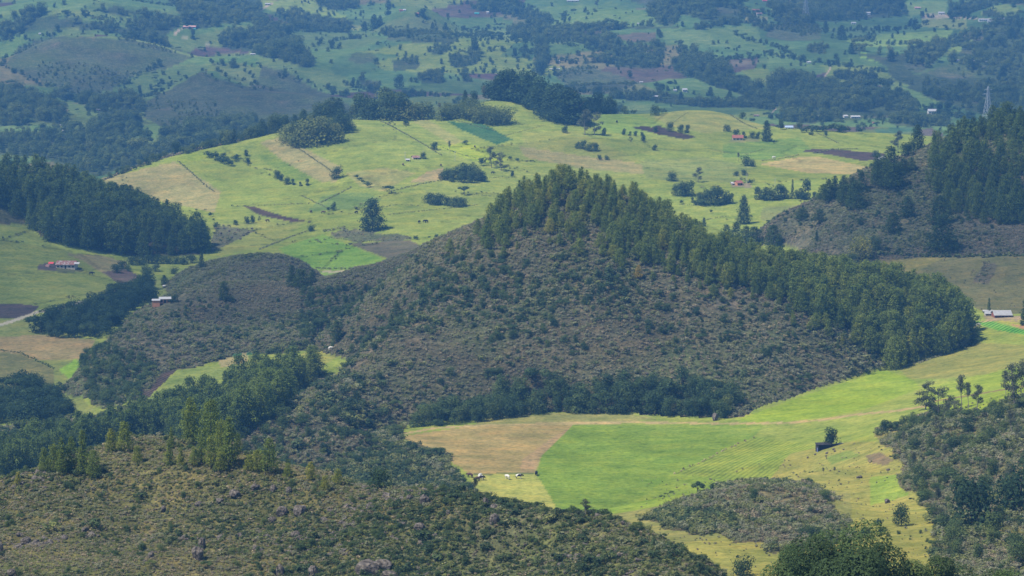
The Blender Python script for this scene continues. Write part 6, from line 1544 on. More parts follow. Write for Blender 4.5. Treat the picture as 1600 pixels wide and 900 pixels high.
for ln in FL:
    m = nearline(ln, PU + .3 * (FARU - PU), PV + .35 * (FARV - PV), 1.5) & (LAND == 0) & (GY > 2540)
    P_, i, j = sample(m, n=700, vis=False)
    if not len(P_): continue
    P_ = P_[spaced(P_, 6.5 * rng.uniform(.7, 2.0, len(P_)))]
    P_ = P_[fbm(P_[:, 0], P_[:, 1], 70, 2, 106) > -.25]
    if len(P_) < 4: continue
    h = rng.uniform(2, 7.5, len(P_)) * np.where(rng.random(len(P_)) < .15, 1.6, 1); w_ = h * rng.uniform(.9, 1.4, len(P_))
    scatter('hedge', 'hedge of bushes and trees between two far pastures', NG_FAR, len(prot), P_, np.stack([w_, w_, h], 1), np.clip(rng.normal(size=len(P_)) * .08 + .28, .02, 1))
m = farland & (PEDGE < 3.2) & (WILD_MASK < .5) & (PV < 262) & (fbm(GX, GY, 130, 3, 306) > -.12)
P_, i, j = sample(m, n=5200, vis=False)
P_ = P_[spaced(P_, 7.5 * rng.uniform(.7, 1.6, len(P_)))]
h = rng.uniform(1.8, 6.5, len(P_)) * np.where(rng.random(len(P_)) < .10, 1.7, 1); w_ = h * rng.uniform(.9, 1.5, len(P_))
scatter('hedge', 'network of hedges between the small far fields', NG_FAR, len(prot), P_, np.stack([w_, w_, h], 1), np.clip(rng.normal(size=len(P_)) * .08 + .36, .02, 1))
m = plateau & (PEDGE2 < 1.2) & (WILD_MASK < .1) & (fbm(GX, GY, 90, 2, 335) > .08)
P_, i, j = sample(m, n=900); P_ = P_[spaced(P_, 2.2)]
h = rng.uniform(.5, 1.7, len(P_)); w_ = h * rng.uniform(1, 1.8, len(P_))
scatter('hedge', 'broken low hedges between the plateau plots', NG_SHRUB, 4, P_, np.stack([w_, w_, h], 1), np.clip(rng.normal(size=len(P_)) * .15 + .3, 0, 1))
P_, i, j = sample(L('ridge') & (PU > 470) & (PU < 650) & (PV > 455) & NOHOUSE, n=1500)
P_ = P_[spaced(P_, 2.6)]
h = rng.uniform(1.2, 4.2, len(P_)); w_ = h * rng.uniform(.9, 1.4, len(P_))
scatter('shrubs', 'dense green shrubs in the gully left of the spur', NG_FAR, len(prot), P_, np.stack([w_, w_, h], 1), np.clip(.26 + rng.normal(size=len(P_)) * .10, .02, .8))
# rounder green shrubs standing above the heath of the nearer hills
for msk, per, lo_, hi_, ti, lb in [(L('centre') & (PV > 400), .026, 1.7, 4.4, .24, 'rounded green shrubs on the face of the middle hill'), (L('ridge') & NOHOUSE & (PV > 470), .020, 1.4, 3.2, .26, 'rounded green shrubs on the left ridge'),
                                   ((LAND == 0) & (WILD_MASK > .5) & (GY > 620) & (GY < 1340) & (PU < 800), .035, 1.6, 3.8, .24, 'rounded green shrubs in the hollow behind the foreground hill'), (L('near'), .045, .7, 2.0, .34, 'rounded green shrubs on the foreground hill'),
                                   ((LAND == 0) & (WILD_MASK > .5) & (GY > 380) & (GY < 1010) & (PU > 900), .018, 1.2, 3.6, .26, 'rounded green shrubs on the knoll and the wooded slope'), ((LAND == 0) & (WILD_MASK < .3) & (GY > 620) & (GY < 960) & (PU > 1000) & (PV > 735), .006, .5, 1.6, .3, 'stray bushes on the grassy bank'),
                                   (L('forest_right'), .012, 1.2, 3.0, .25, 'rounded green shrubs on the right hill')]:
    P_, i, j = sample(msk, per_m2=per * 2.2)
    P_ = P_[rng.random(len(P_)) < np.clip(.45 + 1.5 * fbm(P_[:, 0], P_[:, 1], 48, 3, 19), .04, 1)]
    if not len(P_): continue
    h = lo_ + (hi_ - lo_) * rng.random(len(P_)) ** 1.8; w_ = h * rng.uniform(1.0, 1.5, len(P_))
    scatter('shrubs', lb, NG_FAR, len(prot), P_ - np.array([0, 0, .15]), np.stack([w_, w_, h], 1), np.clip(ti + rng.normal(size=len(P_)) * .10, .02, .8))
# bushes loosely dotted along the far slope
fm = (LAND == 0) & (GY > 2600) & (PV < 262) & (PV > -20) & (WILD_MASK < .5)
P_, i, j = sample(fm, n=9000, vis=False)
d_ = fbm(P_[:, 0], P_[:, 1], 260, 3, 33) + .5 * fbm(P_[:, 0] * 1.0, P_[:, 1] * .35, 60, 2, 35)
P_ = P_[d_ > .30]; P_ = P_[spaced(P_, 11.0)]
h = rng.uniform(2, 7, len(P_)) * np.where(rng.random(len(P_)) < .12, 1.5, 1); w_ = h * rng.uniform(.9, 1.4, len(P_))
scatter('scattered_trees', 'bushes and small trees dotted over the far pastures', NG_FAR, len(prot), P_, np.stack([w_, w_, h], 1), np.clip(rng.normal(size=len(P_)) * .08 + .26, .02, 1))

# ------------------------------------------------------------------ hedges and banks between the fields
def hedge(pts, hm, label, lo=1560, wid=None, tint=.25, step=1.1, mat=None, name='hedgerow', cat='hedge'):
    W_ = []
    if lo == 1560: hm *= .62; tint += .2
    for (u, v) in pts:
        p = ground_on(u, v, lo)
        if p is not None: W_.append(p)
    if len(W_) < 2: return
    L_ = Leaves(); g = np.random.default_rng(int(abs(pts[0][0] * 13 + pts[0][1])))
    wid = wid or hm * .8
    for a, b in zip(W_[:-1], W_[1:]):
        d = math.hypot(b[0] - a[0], b[1] - a[1]); n = max(2, int(d / step))
        for i in range(n):
            t = (i + g.random()) / n
            x = a[0] + (b[0] - a[0]) * t + g.normal() * .4; y = a[1] + (b[1] - a[1]) * t + g.normal() * .4
            hh = hm * (0.45 + .8 * g.random())
            puff(L_, g, (x, y, float(Hxy(x, y)) + hh * .4), hh * .6, 9, .30 * hm / 1.2, (wid / hm * 1.2, wid / hm * 1.2, .8), .8, .4)
    V_, Fc, t = L_.build(g)
    o0 = np.array(W_[0]); V_ = V_ - o0
    o = link(name, mesh_np(name, V_, Fc, [mat or M_SHRUB], {'leaf_tone': ('FLOAT', 'POINT', t)}))
    o.location = W_[0]; o['tint'] = tint; tag(o, label, cat, kind='stuff' if step > 2 else None)
for pts, hm, lb in [
    ([(278, 252), (290, 262), (310, 280), (335, 300)], 1.6, 'dark hedge running down the left plateau slope'),
    ([(455, 225), (475, 238), (505, 258), (520, 270)], 1.5, 'hedge slanting between tan and green plateau strips'),
    ([(595, 190), (625, 205), (655, 222), (690, 243)], 1.6, 'dark hedge slanting down from the crest wood'),
    ([(690, 230), (715, 240), (745, 248), (765, 258)], 1.2, 'hedge along the lower side of the brightest strip'),
    ([(610, 300), (640, 292), (675, 284), (700, 282)], 1.8, 'hedge from the umbrella tree to the oval thicket'),
    ([(498, 318), (520, 308), (550, 292)], 1.8, 'short thick hedge left of the umbrella tree'),
    ([(400, 322), (440, 320), (485, 318)], 1.4, 'level hedge above the ploughed wedge'),
    ([(470, 305), (490, 315), (515, 328)], 1.2, 'short hedge ending at the small grey green tree'),
    ([(545, 335), (570, 328), (620, 320), (660, 322)], 1.2, 'hedge behind the big conical tree'),
    ([(605, 336), (650, 331), (700, 326), (745, 320)], 1.4, 'long level hedge right of the big conical tree'),
    ([(722, 304), (745, 305), (770, 307)], 1.4, 'hedge right of the flat topped umbrella tree'),
    ([(765, 278), (785, 277), (800, 278)], 1.3, 'short hedge touching the pine wood'),
    ([(405, 390), (430, 380), (455, 370), (478, 362)], 1.8, 'curved hedge on the left of the bright green field'),
    ([(490, 419), (540, 420), (590, 419), (606, 416)], 1.8, 'dark hedge along the foot of the bright green field'),
    ([(506, 362), (520, 360), (535, 357), (541, 362)], 3.2, 'bushy hedge above the bright green field'),
    ([(520, 372), (560, 378), (610, 376), (650, 372)], 1.2, 'hedge between the heath patch and the fallow field'),
    ([(1140, 176), (1160, 192), (1185, 202)], 1.6, 'dark hedge descending from the mound top'),
    ([(1108, 232), (1140, 240), (1165, 241), (1195, 233)], 1.0, 'thin fence hedge below the red roofed hut'),
    ([(1185, 252), (1215, 249), (1250, 242)], 1.4, 'hedge above the straw yellow field'),
    ([(1275, 208), (1290, 214), (1310, 224)], 1.4, 'hedge under the right crest trees'),
    ([(800, 232), (850, 238), (930, 247), (1000, 253), (1080, 262), (1140, 262)], .8, 'long thin hedge crossing the right half of the plateau'),
    ([(1062, 320), (1085, 321), (1110, 322)], 1.4, 'hedge at the foot of the large grove'),
    ([(1085, 348), (1110, 342), (1140, 338)], 1.4, 'short hedge above the heath near the cypress'),
    ([(1270, 240), (1300, 234), (1340, 233)], 2.0, 'heath edge along the long ploughed strip'),
    ([(700, 186), (740, 196), (775, 205)], 1.4, 'hedge on the upper side of the dark crop field'),
    ([(1040, 202), (1060, 185), (1075, 176)], .9, 'faint hedge on the mound'),
    ([(780, 215), (815, 205), (850, 196)], 1.0, 'hedge under the summit wood'),
]:
    hedge(pts, hm, lb)
hedge([(150, 287), (166, 280), (200, 267), (240, 252), (262, 246)], 3.2, 'brown bushy hedge climbing the lower left skyline of the plateau', tint=.62)
hedge([(262, 246), (300, 237), (345, 227), (375, 220), (405, 213)], 3.6, 'brown bushy hedge along the upper left skyline of the plateau', tint=.6)
for (u, v, h) in [(172, 278, 7), (192, 271, 9), (200, 268, 7), (219, 261, 9), (240, 253, 10), (249, 250, 8), (257, 247, 11), (292, 240, 12), (301, 237, 10), (318, 233, 11), (327, 231, 14), (336, 229, 12), (355, 225, 16), (376, 220, 12), (385, 218, 15), (394, 216, 14), (402, 214, 18)]:
    plant(u, v, h * rnd.uniform(1.1, 1.5), 'bush', 'low', 'bush on the left skyline hedge of the plateau', rnd.uniform(.9, 1.2), rnd.uniform(.3, .6), 1560, cat='bush', group='bushes of the left skyline hedge')
hedge([(-20, 545), (30, 551), (85, 577)], 1.0, 'hedge between the tan field and the rough olive pasture', 1200)
hedge([(60, 488), (95, 480), (118, 473)], 1.6, 'hedge along the dirt road', 1250)
hedge([(1052, 741), (1085, 728), (1120, 710), (1150, 695), (1180, 683)], .9, 'line of pale tufts between the lush field and the ribbed slope', 820, tint=.95, step=3.2)
hedge([(1340, 405), (1400, 398), (1480, 402), (1600, 400)], 2.2, 'dark scrub edge along the top of the rough pasture', 1290, tint=.2)
hedge([(1398, 578), (1440, 566), (1505, 541), (1515, 530)], 1.1, 'bank of shrubs along the lower edge of the pine ridge', 950, tint=.55)

# ------------------------------------------------------------------ rocks
def rock_mesh(seed, sub=3):
    bm = bmesh.new(); bmesh.ops.create_icosphere(bm, subdivisions=sub, radius=.5)
    g = np.random.default_rng(seed)
    planes = [(Vector(g.normal(size=3)).normalized(), .28 + .2 * g.random()) for _ in range(9)]
    for v_ in bm.verts:
        for n_, d in planes:
            e = v_.co.dot(n_) - d
            if e > 0: v_.co -= n_ * e * .85
        x, y, z = v_.co
        k_ = 1 + .16 * float(fbm(np.array([x * 3 + seed]), np.array([y * 3 + z * 2.3]), 1.0, 3, seed)[0])
        v_.co *= k_
    me = bpy.data.meshes.new('boulder'); bm.to_mesh(me); bm.free(); me.materials.append(M_ROCK)
    for p in me.polygons: p.use_smooth = False
    return me
ROCKS = [rock_mesh(s) for s in range(6)]
def rock(u, v, wpx, hpx, label, lo=300, group=None, k=None, name='boulder'):
    p = ground_on(u, v, lo)
    if p is None: return
    s = p[1] / F
    o = link(name, ROCKS[(rnd.randrange(6) if k is None else k)])
    o.scale = (wpx * s * .85, wpx * s * rnd.uniform(.7, .95), hpx * s * 1.25); o.rotation_euler = (rnd.uniform(-.2, .2), rnd.uniform(-.2, .2), rnd.random() * 6.28)
    o.location = (p[0], p[1], p[2] + hpx * s * .28)
    tag(o, label, 'boulder', group)
for k_, (u, v, w_, h, lb) in enumerate([
    (663, 787, 20, 20, 'tall pale boulder on the skyline of the foreground hill'), (655, 829, 22, 16, 'brown rounded boulder in the middle of the foreground slope'), (627, 822, 18, 9, 'flat pale rock left of the brown boulder'),
    (772, 818, 20, 20, 'round grey boulder at the right end of the crest'), (774, 799, 22, 16, 'dark sloping boulder at the rim above the paddock'), (759, 789, 12, 14, 'pale small boulder on the rim above the paddock'),
    (308, 873, 24, 26, 'dark tall boulder at lower left'), (316, 856, 16, 20, 'pale boulder leaning on the dark one'), (437, 899, 18, 22, 'pale split boulder at the bottom edge'), (490, 899, 20, 20, 'brown boulder at the bottom edge'),
    (368, 775, 24, 13, 'long rock on the left crest'), (398, 766, 16, 12, 'pale rock at the crest notch'), (403, 764, 8, 10, 'small rock leaning at the crest notch'), (427, 767, 14, 12, 'pale rock right of the crest notch'), (452, 770, 12, 12, 'small pale rock further along the crest'),
    (342, 784, 18, 8, 'flat rock below the left crest'), (310, 790, 16, 8, 'thin ledge of rock left of the flat one'), (255, 800, 12, 12, 'dark rock on the left slope'), (236, 872, 14, 16, 'dark rock in the lower left shrubs'),
    (132, 830, 18, 8, 'pale flat rock on the left slope'), (92, 818, 10, 6, 'small white rock on the left slope'), (40, 848, 22, 12, 'grey rock at the left edge'), (18, 898, 20, 12, 'pale rock in the bottom left corner'), (2, 862, 12, 16, 'dark rock cut by the left edge'),
    (470, 805, 26, 24, 'dark craggy outcrop in the hollow'), (440, 805, 24, 18, 'dark broken outcrop left of the craggy one'), (462, 838, 20, 10, 'dark ledge below the craggy outcrop'), (425, 815, 18, 10, 'brown ledge in the hollow'),
    (575, 896, 44, 26, 'large flat topped outcrop at the bottom, left half'), (600, 888, 40, 16, 'large flat topped outcrop at the bottom, right half'), (612, 899, 36, 10, 'slanting slab below the flat topped outcrop'),
    (700, 803, 10, 8, 'small pale rock right of the tall boulder'), (697, 782, 7, 5, 'tiny white rock right of the tall boulder'), (564, 780, 14, 6, 'flat pale rock on the crest'), (640, 781, 14, 10, 'grey rock left of the tall boulder'),
    (973, 820, 9, 8, 'white rock on the right end of the crest'), (935, 808, 14, 8, 'flat grey rock under the two headed tree'), (820, 853, 8, 5, 'tiny white rock on the right slope'), (860, 880, 10, 6, 'brown rock on the right slope'), (883, 896, 9, 7, 'grey rock at the bottom edge right of centre'),
    (680, 840, 10, 8, 'small grey rock right of the brown boulder'), (602, 838, 6, 10, 'thin standing rock in the slope'), (30, 838, 14, 8, 'pale rock near the left edge')]):
    rock(u, v, w_, h, lb, 300, None, k_ % 6)
for u, v, w_, h, lb in [(1081, 790, 14, 9, 'grey rock on the left rim of the scrub knoll'), (1155, 762, 14, 8, 'row of pale rocks on top of the knoll, left one'), (1166, 758, 14, 8, 'row of pale rocks on top of the knoll, right one'), (1386, 786, 12, 8, 'brown rock on the grassy bank'), (1342, 747, 13, 5, 'flat grey rocks on the grassy bank'), (1388, 735, 8, 4, 'small grey rock at the top of the bank'),
                        (1117, 657, 14, 14, 'big pale rock in front of the broadleaf belt'), (1107, 650, 10, 16, 'second pale rock among the belt trunks'), (1407, 418, 9, 7, 'single boulder on the rough pasture'), (1339, 415, 7, 4, 'pale rock under the yellow green tree'), (1525, 641, 10, 5, 'white rock under the thin gums')]:
    rock(u, v, w_, h, lb, 500)
for (u, v) in [(852, 460), (896, 472), (899, 470), (893, 498), (897, 502), (888, 493), (824, 506), (809, 526), (943, 521), (982, 548), (880, 444), (845, 442), (870, 440), (928, 486), (780, 470), (850, 400), (800, 376), (820, 430), (740, 540), (1250, 505), (1306, 530), (1352, 556), (1350, 562), (1245, 500), (1010, 585), (950, 565)]:
    rock(u, v, rnd.uniform(5, 9), rnd.uniform(3, 5), 'pale rock showing through the heath of the middle hill', 900, 'pale rocks on the middle hill')
for (u, v) in [(350, 358), (358, 362), (366, 366), (372, 360), (380, 368), (345, 366), (362, 372), (376, 374), (388, 364), (394, 358)]:
    rock(u, v, rnd.uniform(4, 7), rnd.uniform(3, 4), 'grey boulder in the patch beside the left plantation', 1560, 'boulders beside the left plantation')
for (u, v) in [(1304, 706), (1292, 709), (1291, 713), (1274, 711), (1303, 703), (1318, 703), (1262, 716)]:
    rock(u, v, rnd.uniform(4, 8), rnd.uniform(2, 4), 'loose stone in front of the sheepfold', 700, 'stones by the sheepfold')

bl = [o for o in bpy.data.objects if o.name.startswith('boulder')]
byk = {}
for o in bl: byk.setdefault(o.data.name, o)
NG_ROCK = scatter_group('stones', [[o] for o in byk.values()])
for msk, n_, lo_, hi_, lb in [(L('near'), 1900, .2, .85, 'small stones among the shrubs of the foreground hill'), (L('centre'), 700, .4, 1.3, 'small stones in the heath of the middle hill'), (L('forest_right'), 160, .5, 1.3, 'small stones in the heath of the right hill'), ((LAND == 0) & (WILD_MASK > .5) & (GY > 600) & (GY < 1010) & (PU > 1000), 150, .3, .9, 'small stones on the scrub knoll')]:
    P_, i, j = sample(msk, n=n_)
    if not len(P_): continue
    w_ = rng.uniform(lo_, hi_, len(P_)) ** 1.0
    scatter('stones', lb, NG_ROCK, len(byk), P_, np.stack([w_, w_ * rng.uniform(.6, 1, len(P_)), w_ * .7], 1), np.zeros(len(P_)), tilt=.4)

P_, i, j = sample(L('near') & (np.abs(fbm(GX, GY, 40, 3, 401)) < .06), n=800)
w_ = .6 + 1.5 * rng.random(len(P_)) ** 2.5
scatter('outcrop_stones', 'broken rock cropping out in bands on the foreground hill', NG_ROCK, len(byk), P_ - np.array([0, 0, .15]), np.stack([w_ * 1.3, w_, w_ * .75], 1), np.zeros(len(P_)), tilt=.35)

# ------------------------------------------------------------------ buildings
def box_part(name, mat, x0, x1, y0, y1, z0, z1, parent, bev=0):
    bm = bmesh.new()
    V_ = [bm.verts.new((x, y, z)) for z in (z0, z1) for y in (y0, y1) for x in (x0, x1)]
    for f in ((0, 2, 3, 1), (4, 5, 7, 6), (0, 1, 5, 4), (2, 6, 7, 3), (0, 4, 6, 2), (1, 3, 7, 5)): bm.faces.new([V_[i] for i in f])
    me = bpy.data.meshes.new(name); bm.to_mesh(me); bm.free(); me.materials.append(mat)
    return link(name, me, parent)
def gable(name, mat, x0, x1, y0, y1, z, rise, t, parent, hip=0.0, mono=False):
    """pitched roof with thickness, ridge along x"""
    ym = (y0 + y1) / 2; V_ = []; 
    if mono: prof = [(y0, z), (y1, z + rise)]
    else: prof = [(y0, z), (ym, z + rise), (y1, z)]
    n = len(prof)
    for x, hp in ((x0, hip), (x1, -hip)):
        for k_, (y, zz) in enumerate(prof):
            xx = x + hp if (k_ == 1 and n == 3) else x
            V_ += [(xx, y, zz), (xx, y, zz + t)]
    f = []
    for k_ in range(n - 1):
        a, b = 2 * k_, 2 * k_ + 2; m = 2 * n
        f += [(a, b, m + b, m + a), (a + 1, m + a + 1, m + b + 1, b + 1)]
        f += [(a, a + 1, b + 1, b), (m + a, m + b, m + b + 1, m + a + 1)]
    f += [(0, 2 * n, 2 * n + 1, 1), (2 * n - 2, 2 * n - 1, 4 * n - 1, 4 * n - 2)]
    me = bpy.data.meshes.new(name); me.from_pydata(V_, [], f); me.materials.append(mat); me.update()
    return link(name, me, parent)
def house(u, v, wpx, hpx, label, wall, roof, yaw=0.0, depth=None, nwin=3, lo=2600, rise=.32, hip=0.0, name='house', cat='house', door=True, mono=False, detail=True):
    """hpx: eaves height plus roof as seen; long side faces the viewer"""
    p = ground_on(u, v, lo)
    if p is None: print('no ground', label); return
    s = p[1] / F
    w_ = wpx * s; h = hpx * s; eave = h * (1 - rise); d = depth or max(4.5, w_ * .55)
    o = bpy.data.objects.new(name, None); COL.objects.link(o); o.location = (p[0], p[1] + d / 2, p[2] - .15); o.rotation_euler = (0, 0, yaw)
    tag(o, label, cat)
    W2, D2 = w_ / 2, d / 2
    # the wall sits on the slope: a plinth reaches below ground
    box_part('wall', wall, -W2, W2, -D2, D2, -1.2, eave, o)
    if not mono:
        bm = bmesh.new()
        for sx in (-1, 1):
            x = sx * (W2 - .004) - hip * sx * 0
            if hip == 0:
                a = bm.verts.new((x, -D2, eave)); b = bm.verts.new((x, D2, eave)); c = bm.verts.new((x, 0, eave + h * rise * .98))
                x2 = x - sx * .25; a2 = bm.verts.new((x2, -D2, eave)); b2 = bm.verts.new((x2, D2, eave)); c2 = bm.verts.new((x2, 0, eave + h * rise * .98))
                for f in ((a, b, c), (a2, c2, b2), (a, c, c2, a2), (c, b, b2, c2)): bm.faces.new(f)
        if len(bm.verts):
            me = bpy.data.meshes.new('gable'); bm.to_mesh(me); me.materials.append(wall); link('gable', me, o)
        bm.free()
    gable('roof', roof, -W2 - .4, W2 + .4, -D2 - .6, D2 + .6, eave + .02, h * rise * (1 + 1.2 / d), .14, o, hip, mono)
    if detail:
        k_ = nwin + (1 if door else 0)
        for i in range(k_):
            x = -W2 + w_ * (i + .5) / k_
            if door and i == k_ // 2:
                box_part('door', M_DARK, x - .5, x + .5, -D2 - .05, -D2 + .02, -.1, min(2.0, eave * .85), o)
            else:
                wn = box_part('window', M_DARK, x - .55, x + .55, -D2 - .05, -D2 + .02, eave * .40, eave * .78, o)
                box_part('sill', wall, -.62 + x, .62 + x, -D2 - .14, -D2 - .052, eave * .40 - .1, eave * .40 - .002, wn)
    return o
# near farms
h1 = house(257, 474, 17, 9, 'orange walled house with white sheet roof behind the heath ridge', M_ORANGE, M_PALEROOF, .12, 5, 2, 1100, .2)
if h1:
    w2 = box_part('annex', M_ORANGE, -6.2, -2.6, -5.2, -2.9, -1.2, 1.9, h1); gable('annex_roof', M_PALEROOF, -6.5, -2.3, -5.5, -2.6, 1.92, .5, .1, h1, mono=True)
ruin = house(103, 420, 30, 11, 'low farm shed with rusty patched roof and white end sheets on the left pasture', M_CREAM, M_RUST, -.06, 8, 4, 1500, .4, name='farm_shed', cat='shed')
if ruin:
    for x, m_ in ((-8.5, M_RED), (6.5, M_PALEROOF)):
        gable('patch_sheet', m_, x - 1.4, x + 1.6, -4.75, -2.9, 3.05, .8, .06, ruin, mono=True)
    box_part('annex', M_PINK, -11.5, -9.4, -4.2, -1.5, -1, 2.2, ruin)
fh = house(1567, 496, 27, 9, 'long farmhouse with grey sheet roof and dark veranda at the right edge', M_TILE, M_ZINC, .03, 8, 4, 1150, .6, name='farmhouse')
if fh:
    for x in (-3.6, -1.2, 1.2, 3.6): box_part('veranda_post', M_WOOD, x - .07, x + .07, -4.75, -4.61, -.6, 1.15, fh)
house(1546, 493, 12, 6, 'small grey roofed barn left of the long farmhouse', M_CONC, M_ZINC, 0, 5, 1, 1150, .5, name='barn', cat='barn')
house(1544, 489.5, 13, 4, 'pale open roofed shelter behind the farmhouse', M_WOOD, M_PALEROOF, 0, 4, 0, 1150, .4, name='shelter', cat='shelter', door=False)
house(1154, 290, 9, 7, 'little orange red farmhouse beside a power pole on the right plateau', M_ORANGE, M_TILE, .4, 5.5, 1, 1560, .4)
house(1146, 289, 7, 4, 'white roofed lean to left of the little orange farmhouse', M_CREAM, M_PALEROOF, .2, 4, 0, 1560, .35, name='lean_to', cat='shed')
house(1153, 219, 16, 7, 'hut with dull red roof under dark trees on the plateau', M_CREAM, M_TILE, 0, 5, 2, 1560, .5, name='hut', cat='hut')
house(649, 249, 10, 5, 'small farmhouse with brown red roof and white side on the plateau', M_CREAM, M_RUST, .3, 5, 2, 1560, .45)
house(637, 252, 5, 3.5, 'tiny bluish white shed beside the small plateau farmhouse', M_WHITE, M_PALEROOF, 0, 3, 1, 1560, .3, name='shed', cat='shed')
house(1233, 201, 12, 4, 'house with pale blue roof just behind the plateau crest', M_WHITE, plain('blue_sheet_roof', (.38, .48, .62), .6, .1), 0, 6, 2, 1560, .5)
house(1378, 250, 9, 5, 'white shed at the end of the long ploughed strip', M_WHITE, M_PALEROOF, .2, 5, 1, 1560, .4, name='shed', cat='shed')
house(258, 449, 6, 3, 'small white sheet roof in the hollow above the orange house', M_CREAM, M_PALEROOF, 0, 3, 0, 1500, .3, name='shed', cat='shed')
# stone sheepfold below the bank
p = ground(1288, 702, 700)
o = bpy.data.objects.new('sheepfold', None); COL.objects.link(o); o.location = p; o.rotation_euler = (0, 0, .22)
tag(o, 'low dark walled sheepfold with grey roof sheet on the grassy slope', 'sheepfold')
box_part('wall', M_WOOD, -3.0, 5.2, .3, .9, -.9, 1.7, o); box_part('end_wall', M_WOOD, -3.0, -2.5, -1.6, .295, -.9, 1.5, o)
gable('roof', M_WOOD, -3.2, 2.2, -.9, 1.2, 1.72, .5, .12, o, mono=True)
box_part('blue_post', plain('blue_paint', (.25, .3, .62), .6, .1), -3.3, -3.02, -1.9, -1.62, -.8, 1.0, o)
gable('roof_sheet', M_ZINC, 5.4, 8.6, -.4, 1.8, .9, .7, .1, o, mono=True); box_part('roof_stack', M_CONC, 5.6, 8.3, .2, 1.6, -.9, .88, o)
